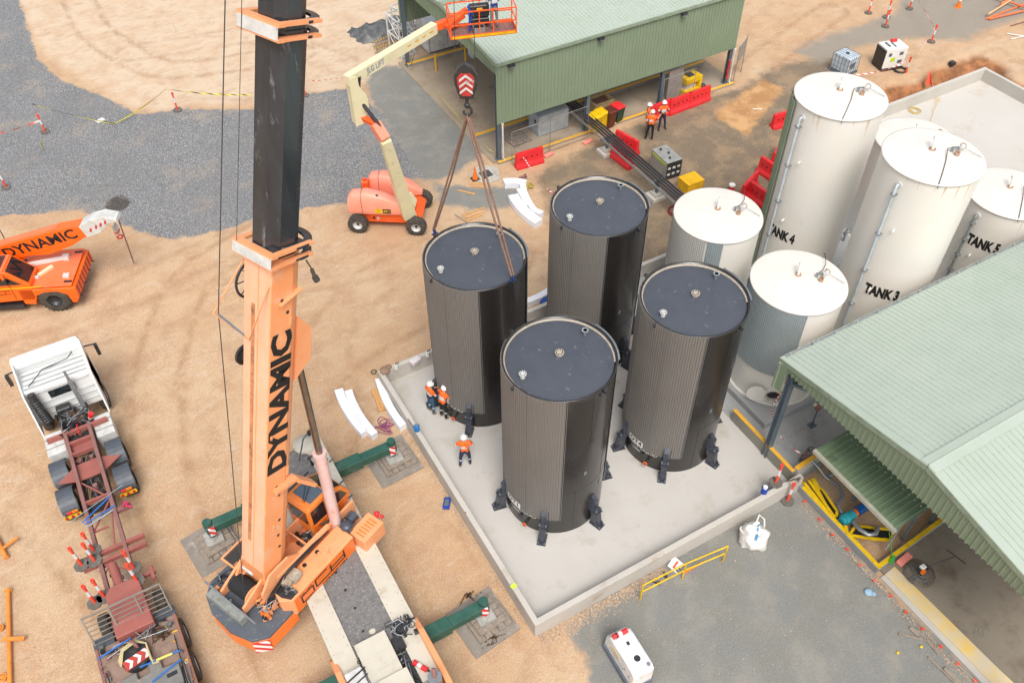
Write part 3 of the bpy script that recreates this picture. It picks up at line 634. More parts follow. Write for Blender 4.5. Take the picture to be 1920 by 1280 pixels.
curb('yellow-topped kerb along the front of the green shed', [(11.3, 26.8, 22.62, 22.78)], h=.12)
curb('yellow-topped kerb crossing the shed floor behind the bins', [(11.3, 26.6, 25.2, 25.4)], h=.24)
curb('yellow-topped kerb in front of the white container', [(11.4, 20, 33.75, 33.95)], h=.24)
# workshop on the right
def workshop():
    k = thing('workshop_shed', 'large shed roofed in pale green ribbed steel, lower right', 'shed')
    x0, x1, ye, yr, y1 = 10.72, 34, 2.16, -3.55, -9.3; ze, zr = 5.02, 6.02; a = math.atan2(zr - ze, ye - yr); Lr = math.hypot(ye - yr, zr - ze)
    ribs((x1, ye, ze), (-1, 0, 0), (0, -math.cos(a), math.sin(a)), x1 - x0, Lr, .21, green_roof).build('roof_sheet', k)
    ribs((x0, y1, ze), (1, 0, 0), (0, math.cos(a), math.sin(a)), x1 - x0, Lr, .21, green_roof).build('roof_sheet', k)
    B = mb(green_roof); B.bar((x0 - .02, yr + .14, zr + .028), (x1, yr + .14, zr + .028), .28, .02, (0, math.sin(a), math.cos(a))).bar((x0 - .02, yr - .14, zr + .028), (x1, yr - .14, zr + .028), .28, .02, (0, -math.sin(a), math.cos(a))).cyl((x0 - .02, yr, zr + .05), (x1, yr, zr + .05), .03, n=8); B.build('ridge_cap', k)
    B = mb(gutter); sl = (zr - ze) / (ye - yr)
    for yy in (1.9, .9, -.1, -1.1, -2.1, -3.1):
        for i in range(80): B.box((x0 + .1 + i * .21, yy, ze + (ye - yy) * sl + .036), (.018, .018, .01))
    for yy in (-4.2, -5.2, -6.2, -7.2):
        for i in range(24): B.box((x0 + .1 + i * .21, yy, ze + (yy - y1) * sl + .036), (.018, .018, .01))
    B.build('roof_screws', k)
    B = mb(gutter).bx(x0, x1, ye + .01, ye + .13, ze - .14, ze - .12).bx(x0, x1, ye + .12, ye + .135, ze - .14, ze + .0).bx(x0, x1, ye + .005, ye + .02, ze - .14, ze - .02)
    for i in range(24): B.bx(x0 + .4 + i, x0 + .43 + i, ye - .08, ye + .14, ze + .0, ze + .012)
    B.build('gutter', k)
    for ya, za, yb, zb in ((ye + .1, ze, yr, zr), (yr, zr, y1, ze)):
        mb(green_roof).bar((x0 + .05, ya, za + .035), (x0 + .05, yb, zb + .035), .17, .012).build('barge_cap', k)
        mb(gtrim).bar((x0 - .04, ya, za - .07), (x0 - .04, yb, zb - .07), .03, .2).build('barge_trim', k)
    n = 60; B = mb(green_wall); zf = lambda y: zr - abs(y - yr) * (zr - ze) / (ye - yr) - .06
    for i in range(n):
        ya = y1 + (ye - y1) * i / n; yb = y1 + (ye - y1) * (i + 1) / n; B.add([(x0, ya, 4.72), (x0, yb, 4.72), (x0, yb, zf(yb)), (x0, ya, zf(ya))], [(0, 3, 2, 1)]); B.bx(x0 - .032, x0 - .002, ya, ya + .055, 4.70, zf(ya) - .01)
    B.build('gable_cladding', k)
    for xx in (10.9, 16.5, 22, 28):
        for yy in (1.72, -9.0): B = mb(greyst); column(B, xx, yy, .05, 4.95, .24); B.build('column', k)
        B = mb(greyst).bar((xx, 1.72, 4.75), (xx, yr, 5.75), .12, .26).bar((xx, yr, 5.75), (xx, -9, 4.75), .12, .26); B.build('rafter', k)
    mb(greyst).bar((10.98, 1.72, 3.9), (12.0, 1.72, 4.75), .12, .14).build('knee_brace', k)
    mb(greyst).bar((10.9, 1.65, 4.2), (10.9, .2, 5.0), .1, .1).build('knee_brace', k)
    B = mb(green_wall).bx(10.66, 10.74, 1.85, 2.2, 3.72, 4.93); B.use(gtrim).bx(10.6, 10.66, 2.12, 2.2, 3.72, 4.93); B.build('corner_flashing', k)
    B = mb(gtrim)
    # canopy below gable
    return k
ws = workshop()
def canopy():
    k = thing('canopy', 'low green canopy over the pump pit, under the workshop gable', 'canopy')
    dark = mat('canopy_green', (112, 132, 104), .5, rgb2=(102, 122, 94), sc1=.8, dirt=(84, 92, 74), damt=.2, dsc=1.2)
    z0, z1 = 2.45, 2.75; a = math.atan2(z1 - z0, 3.0); 
    ribs((10.98, -.02, z0), (0, -1, 0), (math.cos(a), 0, math.sin(a)), 3.56, 3.0, .19, dark)
    B = ribs((10.98, -3.58, z0), (0, 1, 0), (-math.cos(a) * -1, 0, math.sin(a)), 3.56, 3.0, .19, dark)
    # flip so ribs face up
    vs = B.v; B.v = [(v[0], v[1], 2 * (z0 + (v[0] - 10.98) * math.tan(a)) - v[2]) for v in vs]; B.f = [tuple(reversed(f)) for f in B.f]
    B.build('canopy_sheet', k)
    mb(mat('canopy_gutter', (178, 176, 158), .5)).bx(10.86, 10.99, -3.62, 0, z0 - .1, z0 + .03).build('gutter', k)
    B = mb(white)
    for i in range(14): B.cyl((11.0 + 1.2, -.15 - i * .25, z0 + .16), (11.0 + 1.2, -.15 - i * .25, z0 + .175), .022, n=6)
    B.build('roof_screws', k)
    for xx, yy in ((12.6, -3.3), (12.6, -.3), (13.9, -3.3), (13.9, -.3)): mb(greyst).bx(xx - .04, xx + .04, yy - .04, yy + .04, .07, z0 + (xx - 10.98) * math.tan(a) - .03).build('post', k)
canopy()
# pump pit kerb: yellow cap on grey
k = thing('pit_kerb', 'yellow-capped kerb round the pump pit beside the workshop', 'kerb')
kerb_segs = [((10.98, .3), (10.98, -3.75)), ((10.98, -3.68), (14.7, -3.45)), ((10.98, .34), (13.4, .5))]
B = mb(concd); T_ = mb(yelb)
for (xa, ya), (xb, yb) in kerb_segs:
    B.bar((xa, ya, .16), (xb, yb, .16), .16, .3); 
T_.bar((11.0, -.1, .317), (11.0, -3.78, .317), .14, .012).bar((11.07, -3.69, .3175), (14.7, -3.46, .3175), .14, .012)
B.build('kerb_body', k); T_.build('yellow_cap', k)
tag(mb(yel).bar((11.0, .41, .80), (14, .62, .80), .17, .02).build('yellow_cap_board'), 'yellow-painted wall top behind the pump pit', 'wall cap')
tag(mb(conc).bar((11.0, .41, .40), (14, .62, .40), .16, .77).build('cross_wall'), 'short concrete wall under the yellow wall top, by the canopy', 'wall')
# worn yellow kerb edge running to the bottom right
wy = mat('worn_yellow_line', (214, 180, 92), .7, rgb2=(200, 186, 160), sc1=1.6, dirt=(188, 180, 166), damt=.75, dsc=1.1)
tag(mb(wy).prism([(11.12, -3.95), (11.6, -3.9), (11.75, -8), (12.4, -16), (11.7, -16), (11.2, -8)], .0, .085).build('kerb_strip'), 'worn yellow-painted concrete edge running down to the lower right', 'kerb')
tag(mb(conc).prism([(10.92, -3.95), (11.12, -3.95), (11.2, -8), (11.7, -16), (11.4, -16), (10.98, -8)], 0, .06).build('kerb_strip'), 'plain pale concrete edge with orange flags, outside the worn yellow one', 'kerb')
# ------------------------------------------------------------------ mobile crane
U_ = Vector((.9055, .4243, 0)); V_ = Vector((-.4243, .9055, 0)); O_ = Vector((-4.55, 5.93, 0))
crane = thing('mobile_crane', 'big orange mobile crane with its black telescopic boom rising out of the photo', 'crane')
XL = Matrix.Translation(O_) @ Matrix.Rotation(math.atan2(.4243, .9055), 4, 'Z')
def lb(m): B = mb(m); B.X = XL; return B
deckm = mat('crane_deck_cream', (196, 190, 174), .5, rgb2=(184, 178, 162), sc1=1, dirt=(170, 162, 142), damt=.2, dsc=2, bump=.05)
grip = mat('dark_grip_deck', (100, 99, 98), .8, rgb2=(122, 120, 118), sc1=7, dirt=(196, 192, 186), damt=.18, dsc=15, bump=.3)
oil = mat('oily_hoses', (36, 34, 36), .35)
cx = -4.55
# carrier: frame, deck, wheels
mb(mat('carrier_frame', (70, 74, 78), .6)).bx(cx - .6, cx + .6, -6, 9.6, .75, 1.4).build('chassis', crane)
B = mb(deckm)
B.bx(cx - 1.31, cx - .68, -.2, 9.0, 1.42, 1.68).bx(cx + .68, cx + 1.31, -.2, 9.6, 1.42, 1.68)
for yy in (.9, 3.1, 5.4, 7.6): B.bx(cx - 1.3, cx - .7, yy, yy + .012, 1.68, 1.686).bx(cx + .7, cx + 1.3, yy + .4, yy + .412, 1.68, 1.686)
B.bx(cx - 1.31, cx - 1.27, -.2, 9.0, 1.1, 1.42).bx(cx + 1.27, cx + 1.31, -.2, 9.6, 1.1, 1.42); B.build('side_deck', crane, bev=.008)
B = mb(grip).bx(cx - .68, cx + .68, 1.0, 9.4, 1.42, 1.60)
for i in range(30): B.bx(cx - .66, cx + .66, .6 + i * .29, .64 + i * .29, 1.60, 1.612)
B.use(deckm).lathe([(.01, .0), (.09, .0)], 16, (cx + .05, 1.95, 1.618)).bx(cx - .04, cx + .14, 1.9, 2.02, 1.60, 1.619).use(black)
for y_ in (2.1, 2.9, 3.6, 4.3): B.cyl((cx - .2 + .1 * (y_ % 1), y_, 1.6), (cx - .2 + .1 * (y_ % 1), y_, 1.617), .045, n=10)
B.build('centre_deck', crane)
# rounded rear deck behind the cab and mirror arm
mb(deckm).lathe([(.01, 0), (.42, 0), (.42, .12), (.01, .12)], 24, (cx + .75, 9.45, 1.6)).build('rear_deck_plate', crane)
mb(mat('carrier_frame', (70, 74, 78), .6)).tube([(cx + .3, 8.8, 1.75), (cx + .7, 9.2, 2.3), (cx + 1.0, 9.4, 2.3)], .025, 6).build('mirror_arm', crane)
mb(black).box((cx + 1.05, 9.42, 2.25), (.3, .08, .22), .5).build('mirror', crane)
# front end of the carrier: engine covers, grilles, guards
FY = Matrix.Translation((0, 1.45, 0))
def mf(m): B = mb(m); B.X = FY; return B
B = mf(deckm).bx(cx - .62, cx + .35, -1.1, .25, 1.45, 1.86).bx(cx - .55, cx + .45, -3.2, -1.13, 1.45, 1.98)
for y_ in (-.35, -.8): B.bx(cx - .62, cx + .35, y_, y_ + .012, 1.861, 1.868)
B.build('engine_cover', crane, bev=.02)
mf(whited).bx(cx - 1.2, cx - .68, -1.6, -.45, 1.45, 2.0).build('tank_box', crane, bev=.05, seg=2)
B = mf(oil).tube([(cx - 1.2, -.75, 2.03), (cx - .9, -.68, 2.06), (cx - .6, -.55, 1.95)], .025).tube([(cx - 1.15, -.95, 2.03), (cx - .6, -.8, 2.06)], .02); B.build('hoses', crane)
B = mf(black).bx(cx + .48, cx + 1.18, -1.6, -.35, 1.5, 1.6); B.use(mat('grille', (80, 84, 84), .6, .3))
for i in range(20): B.bx(cx + .5, cx + 1.16, -1.58 + i * .061, -1.555 + i * .061, 1.6, 1.62)
B.build('walkway_grille', crane)
B = mf(black).bx(cx + .5, cx + 1.2, -.3, .5, 1.4, 1.55).cyl((cx + .85, .1, 1.5), (cx + .85, .1, 1.85), .19, n=18).cyl((cx + .65, .3, 1.55), (cx + .65, .3, 1.7), .1, n=12).bx(cx + .4, cx + .72, -.5, -.1, 1.6, 1.8); B.use(steel).tube([(cx + 1.0, .3, 1.6), (cx + 1.15, .2, 1.7), (cx + 1.12, -.1, 1.65), (cx + 1.0, -.25, 1.6)], .02); B.build('air_system', crane)
B = mf(redp).cyl((cx + .7, -1.0, 1.72), (cx + .95, -1.42, 1.72), .08, n=14); B.use(whited).cyl((cx + .78, -1.13, 1.72), (cx + .85, -1.25, 1.72), .083, n=14); B.use(black).cyl((cx + .95, -1.42, 1.72), (cx + 1.0, -1.5, 1.72), .03, n=8); B.build('fire_extinguisher', crane)
B = mf(steel).cyl((cx + .95, -2.0, 1.4), (cx + .95, -2.0, 2.5), .2, n=20); B.use(rust).tube([(cx + .95, -2.0, 2.45), (cx + .95, -2.0, 2.65), (cx + 1.0, -1.88, 2.75)], .06, 10); B.build('exhaust', crane)
for s_ in (1, -1):
    xo = cx + s_ * 1.31; pr = [(2.0, 1.15), (1.7, 1.6), (1.2, 1.84), (.2, 1.98), (-4.5, 2.05), (-4.5, 1.15)]
    mb(orangef).prism(pr, xo - .09, xo + .09, 'x').build('front_guard', crane, bev=.02)
def wheel(parent, c, r, w_, ax=(1, 0, 0), rimr=.55, tyre_m=rubber, rim_m=whited, tread=0, nm='wheel'):
    c = Vector(c); ax = Vector(ax).normalized(); k = r - r * rimr
    T = mb(tyre_m).lathe([(r * rimr, -w_ / 2), (r * .8, -w_ / 2 * 1.04), (r * .95, -w_ / 2 * .94), (r, -w_ * .38), (r, w_ * .38), (r * .95, w_ / 2 * .94), (r * .8, w_ / 2 * 1.04), (r * rimr, w_ / 2)], 32, c, ax)
    if tread:
        Q = ax.to_track_quat('Z', 'X').to_matrix()
        for i in range(tread):
            t = 2 * math.pi * i / tread
            for s_ in (-1, 1):
                p = c + Q @ Vector((math.cos(t) * r, math.sin(t) * r, s_ * w_ * .24)); q = c + Q @ Vector((math.cos(t + s_ * 0 + .18) * r, math.sin(t + .18) * r, s_ * w_ * .48)); 
                T.bar(p, q, r * .08, r * .07, (p - c))
    wo = T.build(nm, parent)
    Rm = mb(rim_m).lathe([(r * rimr, -w_ * .42), (r * rimr * .9, -w_ * .38), (r * rimr * .82, -w_ * .12), (r * .16, -w_ * .08), (.001, -w_ * .08)], 24, c, ax).lathe([(.001, w_ * .08), (r * .16, w_ * .08), (r * rimr * .82, w_ * .12), (r * rimr * .9, w_ * .38), (r * rimr, w_ * .42)], 24, c, ax)
    Rm.use(black).cyl(c - ax * w_ * .2, c + ax * w_ * .2, r * .14, n=12); Rm.build('rim', wo)
for y_ in (-3.8, -2.0, 4.9, 6.5):
    for s_ in (-1, 1): wheel(crane, (cx + s_ * 1.08, y_, .66), .66, .42, (s_, 0, 0))
B = mb(black)
for i in range(26):
    y_ = 1.8 + i * .29
    for s_ in (-1, 1): B.cyl((cx + s_ * 1.22, y_, 1.68), (cx + s_ * 1.22, y_, 1.688), .012, n=6).cyl((cx + s_ * .76, y_ + .1, 1.68), (cx + s_ * .76, y_ + .1, 1.688), .012, n=6)
B.build('deck_bolts', crane)
for i, y_ in enumerate((6.6, 7.3, 8.3)): mb(greyst).cyl((cx + 1.2, y_, 1.68), (cx + 1.36, y_, 1.78), .03, n=8).build('deck_fitting', crane)
# outriggers
fl = mat('jack_float', (170, 168, 160), .6, dirt=(130, 124, 112), damt=.3, dsc=6)
for (xe, ye) in ((-1.05, 8.36), (-7.75, 8.36), (-1.1, 1.3), (-7.9, 1.3)):
    s_ = 1 if xe > cx else -1
    ob = mb(grnarm).bx(min(cx, xe + s_ * .12), max(cx, xe + s_ * .12), ye - .17, ye + .17, .78, 1.12).build('outrigger_beam', crane, bev=.012)
    mb(grnarm).bx(min(cx, xe - s_ * 1.2), max(cx, xe - s_ * 1.2), ye - .21, ye + .21, .72, 1.18).build('outrigger_box', crane, bev=.012)
    B = mb(greyst).cyl((xe, ye, .38), (xe, ye, 1.28), .1, n=16); B.use(grnarm).cyl((xe, ye, .9), (xe, ye, 1.3), .15, n=16); B.build('jack', ob)
    B = mb(fl).box((xe, ye, .31), (.58, .58, .09)); B.cyl((xe, ye, .35), (xe, ye, .44), .17, .12, n=16); B.build('float', ob)
    mb(warn).bx(xe - s_ * .06 - .1, xe - s_ * .06 + .1, ye - .23, ye - .17, .74, 1.14).build('warning_plate', ob)
# ---- superstructure
B = lb(orangef).bx(-2.9, 1.1, -.52, -.44, 1.72, 2.45).bx(-2.9, 1.1, .44, .52, 1.72, 2.45)
B.bx(-2.9, 1.1, -.44, .44, 1.72, 1.80).prism([(-2.95, 1.75), (-2.95, 2.5), (-2.5, 3.05), (-1.75, 3.05), (-1.1, 2.45), (-1.1, 1.75)], -.6, -.525, 'y').prism([(-2.95, 1.75), (-2.95, 2.5), (-2.5, 3.05), (-1.75, 3.05), (-1.1, 2.45), (-1.1, 1.75)], .525, .6, 'y')
B.bx(-.9, -.84, -.44, .44, 1.8, 2.3); B.build('slew_frame', crane, bev=.012)
lb(black).lathe([(.75, 0), (.75, .14), (.01, .14)], 32, (0, 0, 1.61)).build('slew_ring', crane)
# counterweight
cwt = mat('counterweight_top', (78, 84, 92), .5, rgb2=(90, 96, 102), sc1=2, dirt=(130, 128, 122), damt=.2, dsc=5)
pw = [(-2.45, -1.28), (-3.55, -1.28), (-3.95, -.95), (-4.12, -.2), (-4.02, .7), (-3.75, 1.25), (-3.35, 1.5), (-2.45, 1.5)]
cwk = lb(cwt).prism(pw, 1.60, 1.76).build('counterweight', crane, bev=.015)
for i in range(4): lb(orange).prism([(x_ * 1.0, y_) for x_, y_ in pw], .98 + i * .155, 1.125 + i * .155).build('ballast_slab', cwk, bev=.02)
B = lb(warn); B.prism([(-3.62, -1.32), (-3.98, -.98), (-3.96, -.96), (-3.6, -1.29)], 1.0, 1.58); B.build('warning_stripe', cwk)
# winch
B = lb(orangef).prism([(-3.5, 1.95), (-3.5, 2.25), (-2.2, 2.9), (-2.2, 1.95)], .66, .74, 'y').prism([(-3.5, 1.95), (-3.5, 2.25), (-2.2, 2.9), (-2.2, 1.95)], -.3, -.22, 'y').bar((-2.35, -.26, 2.72), (-2.35, .7, 2.72), .3, .07).build('winch_frame', crane, bev=.01)
D = lb(mat('rope_drum', (62, 62, 64), .5, .3, bump=.6, bsc=50)); D.cyl((-2.98, -.2, 2.22), (-2.98, .62, 2.22), .3, n=28)
for i in range(26): D.ring((-2.98, -.17 + i * .03, 2.22), .3, .014, (0, 1, 0), 24, 4)
D.use(orangef).cyl((-2.98, -.22, 2.22), (-2.98, -.18, 2.22), .36, n=28); D.build('winch_drum', crane)
lb(mat('grey_rusty_box', (140, 144, 138), .6, rgb2=(120, 124, 118), dirt=(120, 90, 66), damt=.2, dsc=6)).bx(-3.8, -3.52, -.42, 1.08, 1.78, 2.12).build('rear_box', crane, bev=.015)
B = lb(steel).cyl((-3.55, 1.35, 2.3), (-3.62, -.95, 2.3), .03, n=8).bx(-3.54, -3.5, .2, .24, 2.2, 2.3); B.build('guard_rail', crane)
lb(whited).cyl((-2.62, .1, 2.62), (-2.62, .62, 2.62), .07, n=14).build('roller', crane)
# tangle of valves beside winch
B = lb(orangef); random.seed(4)
for i in range(16): B.box((-3.2 + random.random() * .7, -.95 + random.random() * .55, 1.85 + random.random() * .3), (.07 + random.random() * .12, .07 + random.random() * .1, .1 + random.random() * .1), random.random() * 3)
B.build('valve_block', crane)
B = lb(oil)
for i in range(7): a_ = random.random() * .3; B.tube([(-3.1 + a_, -.5 - i * .05, 2.0), (-2.7, -.6 - .03 * i, 2.25 + .03 * i), (-1.9, -.62 - .02 * i, 2.6), (-.9, -.64 - .015 * i, 2.62), (-.2, -.6 - .01 * i, 2.5)], .022, 6)
B.build('hose_bundle', crane)
B = lb(orangef).bar((-2.3, -.56, 2.62), (-.1, -.6, 2.62), .14, .1).build('hose_tray', crane)
B = lb(oil)
for i in range(9):
    r_ = .16 + .02 * (i % 4); B.ring((-.75 + .03 * (i % 3), .05 - .02 * i, 1.95 + .03 * i), r_, .018, (random.random() * .5 - .2, random.random() * .4 - .2, 1), 20, 5)
B.build('hose_coil', crane)
B = lb(oil)
for i in range(3): B.tube([(-.6, .1 + .05 * i, 2.0), (-.2, -.1, 2.25), (.2, -.4 + .03 * i, 2.3)], .022)
B.tube([(.5, -.2, 2.0), (.6, .15, 2.1), (.9, .2, 2.0), (1.1, .0, 1.9)], .025); B.build('hose_run', crane)
# engine housing with lettering
hk = lb(orangef); hk.prism([(-2.5, -1.36), (-2.75, -1.05), (-2.6, -.66), (.15, -.66), (.15, -1.36)], 1.5, 2.36).build('engine_housing', crane, bev=.02)
hp = [o for o in crane.children if o.name.startswith('engine_housing')][0]
lb(orange).bx(-2.45, .12, -1.372, -1.362, 1.55, 2.3).build('side_panel', hp)
B = lb(orangef)
for i in range(16):
    B.bx(-1.25 + (i % 8) * .16, -1.19 + (i % 8) * .16, -1.28 + (i // 8) * .28, -1.13 + (i // 8) * .28, 2.36, 2.385)
B.use(black)
for x_ in (-1.45, -.9): B.cyl((x_, -.82, 2.36), (x_, -.82, 2.375), .07, n=14)
B.build('top_louvres', hp)
B = lb(mat('silencer', (176, 168, 152), .5, .3, rgb2=(150, 136, 116), sc1=8)).cyl((-2.1, -.9, 2.45), (-1.75, -.85, 2.45), .2, n=18); B.box((-2.15, -.85, 2.42), (.3, .3, .25), .4); B.build('silencer', crane)
lb(black).prism([(-2.62, -.72), (-2.62, -1.02), (-2.5, -1.3), (-2.2, -1.3), (-2.2, -.72)], 2.362, 2.372).build('engine_bay_opening', crane)
def Lp(u, v, z): return O_ + U_ * u + V_ * v + Vector((0, 0, z))
LW = lambda t, s, u, z, nm='lettering', bold=0, sx=1: lettering(t, s, ink, Lp(u, -1.377, z), U_, (0, 0, 1), hp, nm, bold, sx)
LW('DYNAMIC CRANE HIRE', .17, -1.2, 1.64, bold=.003, sx=1.05)
LW('SWL 130T', .12, -2.0, 1.0 + 1.2, bold=.002)
E_ = lb(ink)   # angular outline emblem on the panel
def seg(a, b_, t=.05): E_.bar((a[0], -1.378, a[1]), (b_[0], -1.378, b_[1]), .006, t, (0, 0, 1)) if abs(a[0] - b_[0]) > abs(a[1] - b_[1]) else E_.bx(a[0] - t / 2, a[0] + t / 2, -1.381, -1.375, min(a[1], b_[1]), max(a[1], b_[1]))
for a, b_ in [((-2.2, 1.78), (-2.2, 2.12)), ((-2.2, 2.12), (-1.7, 2.12)), ((-2.2, 1.78), (-1.75, 1.78)), ((-1.72, 1.78), (-1.72, 2.12)), ((-1.6, 1.85), (-1.6, 2.22)), ((-1.6, 2.22), (-1.1, 2.22)), ((-1.58, 1.85), (-.3, 1.85)), ((-.95, 1.85), (-.95, 2.2)), ((-.35, 1.85), (-.35, 2.22)), ((-.95, 2.02), (-.35, 2.02))]: seg(a, b_)
E_.build('emblem', hp)
fb = lb(orangef); fb.bx(.22, 1.15, -1.75, -1.08, 1.55, 2.25); 
fb.build('front_locker', crane, bev=.03)
B = lb(orange)
for i in range(6): B.bx(.34 + i * .12, .38 + i * .12, -1.6, -1.28, 2.25, 2.265)
B.build('locker_louvres', crane)
B = lb(redp).ball((1.22, -1.4, 2.3), .1); B.cyl((1.2, -1.4, 2.05), (1.2, -1.4, 2.25), .05, n=10).ball((1.28, -1.55, 2.2), .07).build('red_fittings', crane)
B = lb(mat('blue_black_motor', (58, 64, 74), .35, rgb2=(76, 82, 90))).cyl((.3, -.95, 2.0), (.3, -.95, 2.42), .2, n=20).cyl((.55, -.75, 2.15), (.85, -.75, 2.15), .17, n=20).ball((.3, -.95, 2.42), .19, 12, .5); B.build('hydraulic_motor', crane)
B = lb(orange); B.bx(-1.05, 1.1, .53, .6, 1.72, 2.3).bx(-.8, .15, -.6, -.53, 1.75, 2.15); B.build('side_rail', crane)
# walkway grate on the left
B = lb(orangef).bx(-2.7, -1.3, 1.62, 1.68, 1.95, 2.05).bx(-2.7, -1.3, .95, 1.01, 1.95, 2.05).bx(-2.7, -2.64, 1.01, 1.62, 1.95, 2.05).bx(-1.36, -1.3, 1.01, 1.62, 1.95, 2.05)
B.use(mat('grille_dark', (86, 84, 80), .6, .3))
for i in range(36): B.bx(-2.62 + i * .036, -2.605 + i * .036, 1.01, 1.62, 1.99, 2.02)
B.bx(-2.64, -1.36, 1.02, 1.6, 1.96, 1.975); B.build('walkway_grate', crane)
# cab
CX = XL @ Matrix.Translation((-.02, -.02, 0))
cab = lb(mat('cab_orange', (232, 134, 56), .4, rgb2=(228, 124, 46), sc1=1.6, coat=.2)); cab.X = CX = CX @ Matrix.Translation((0, 0, .22))
v0, v1 = -.12, .88
prof = [(-.38, 1.72), (-.38, 3.02), (-.28, 3.14), (.5, 3.14), (1.12, 2.72), (1.38, 2.15), (1.2, 1.72)]
cab.prism(prof, v0, v1, 'y'); ck = cab.build('cab', crane, bev=.03)
G = glass(); B = mb(glass('cab_roof_glass', (84, 98, 110))); B.X = CX
B.bx(-.12, .48, v0 + .12, v1 - .12, 3.141, 3.155); B.build('roof_window', ck)
B = mb(G); B.X = CX
B.prism([(-.28, 2.25), (-.28, 2.95), (.28, 2.95), (.28, 2.2)], v0 - .008, v0 - .001, 'y').prism([(.38, 2.18), (.38, 2.95), (.5, 2.95), (1.02, 2.62), (1.22, 2.2)], v0 - .008, v0 - .001, 'y').bx(-.388, -.381, v0 + .12, v1 - .12, 2.3, 2.95)
B.add([(.55, v0 + .08, 3.115), (1.1, v0 + .08, 2.745), (1.1, v1 - .08, 2.745), (.55, v1 - .08, 3.115)], [(0, 1, 2, 3)]).add([(1.14, v0 + .08, 2.7), (1.36, v0 + .08, 2.22), (1.36, v1 - .08, 2.22), (1.14, v1 - .08, 2.7)], [(0, 1, 2, 3)]); B.build('side_windows', ck)
B = mb(orange); B.X = CX; B.prism([(-.3, 1.8), (-.3, 2.15), (1.3, 2.1), (1.15, 1.8)], v0 - .012, v0 - .001, 'y'); B.build('door_panel', ck)
B = mb(black); B.X = CX; B.bar((-.2, v0 + .28, 3.2), (.42, v0 + .62, 3.2), .018, .018).bar((-.2, v0 + .34, 3.2), (.3, v0 + .72, 3.2), .018, .018).bar((-.3, v1 - .02, 3.2), (.7, v1 - .02, 3.2), .04, .04); B.build('wipers', ck)
# small machinery
def clutter(X, box, n_, mats_, parent, name, seed, tub=6, sz=1):
    random.seed(seed); B = MB(); B.X = X; x0, x1, y0, y1, z0, z1 = box; r = random.uniform
    for i in range(n_):
        B.use(random.choice(mats_)); p = Vector((r(x0, x1), r(y0, y1), r(z0, z1))); q = random.random()
        if q < .5: B.box(p, (r(.05, .2) * sz, r(.05, .16) * sz, r(.05, .16) * sz), random.choice((0, 0, .8, 1.57)))
        elif q < .8: a = random.choice(((1, 0, 0), (0, 1, 0), (0, 0, 1))); B.cyl(p, p + Vector(a) * r(.08, .28) * sz, r(.02, .06) * sz, n=10)
        else: B.ring(p, r(.04, .09) * sz, .015, (r(-1, 1), r(-1, 1), 1), 12, 5)
    for i in range(tub):
        B.use(random.choice((oil, steel))); a = Vector((r(x0, x1), r(y0, y1), z1)); c = Vector((r(x0, x1), r(y0, y1), z1)); B.tube([a, (a + c) / 2 + Vector((r(-.1, .1), r(-.1, .1), r(.03, .14))), c], .016, 5)
    return B.build(name, parent)
mach = mat('machine_grey', (112, 112, 110), .5, .3, rgb2=(84, 84, 84), sc1=9)
clutter(XL, (-.7, .5, -.4, .42, 1.85, 2.1), 22, [oil, orange, mach, steel], crane, 'slew_machinery', 31, 12)
clutter(XL, (-1.0, .4, .62, .8, 1.75, 2.0), 12, [oil, orangef, mach], crane, 'side_fittings', 32, 5)
clutter(XL, (-3.3, -2.5, -1.0, -.4, 1.8, 2.15), 26, [orangef, orange, steel, oil], crane, 'winch_fittings', 33, 10)
clutter(XL, (-3.5, -2.5, .85, 1.35, 1.78, 2.0), 14, [oil, orangef, mach], crane, 'left_winch_fittings', 34, 6)
clutter(XL, (-2.5, -2.2, -1.25, -.8, 2.36, 2.45), 8, [oil, mach], crane, 'engine_fittings', 35, 5, .8)
clutter(XL, (.2, .9, -.9, -.4, 1.85, 2.15), 18, [oil, orange, mach, steel], crane, 'pump_fittings', 36, 8)
clutter(Matrix.Translation((cx, 0, 0)), (.45, 1.15, 1.15, 1.9, 1.62, 1.8), 26, [oil, mach, black, steel], crane, 'carrier_air_fittings', 37, 10)
clutter(Matrix.Translation((cx, 0, 0)), (.35, .55, -.8, 1.2, 1.6, 1.8), 16, [oil, mach, steel], crane, 'carrier_hose_run', 38, 8, .8)
clutter(Matrix.Translation((cx, 0, 0)), (-.72, -.6, -.8, 1.3, 1.7, 1.85), 12, [oil, mach], crane, 'carrier_left_hoses', 39, 8, .7)
clutter(Matrix.Translation((cx, 0, 0)), (.5, 1.15, 8.2, 8.9, 1.7, 1.8), 12, [whited, mach, oil], crane, 'rear_deck_fittings', 40, 5)
random.seed(4)
# boom
P0 = Vector((-6.47, 5.03, 2.8)); TIP = Vector((3.3, 9.6, 36.5)); bd = (TIP - P0).normalized(); bv = V_.copy(); bnv = bd.cross(bv).normalized()
if bnv.z < 0: bnv = -bnv
def BP(s, v=0, n_=0): return P0 + bd * s + bv * v + bnv * n_
def sect(s, w_, h): return [BP(s, a, b_) for a, b_ in ((w_ / 2, h / 2), (w_ / 2, -h * .12), (w_ * .42, -h * .3), (w_ * .22, -h / 2), (-w_ * .22, -h / 2), (-w_ * .42, -h * .3), (-w_ / 2, -h * .12), (-w_ / 2, h / 2))]
boomo = mat('boom_orange', (232, 158, 108), .42, rgb2=(228, 148, 92), sc1=.7, dirt=(222, 174, 140), damt=.25, dsc=1.8, coat=.15)
bk = mb(boomo).loft([sect(-.5, .92, .8), sect(.2, .92, 1.12), sect(10.55, .92, 1.12)]).build('boom_base', crane, bev=.02)
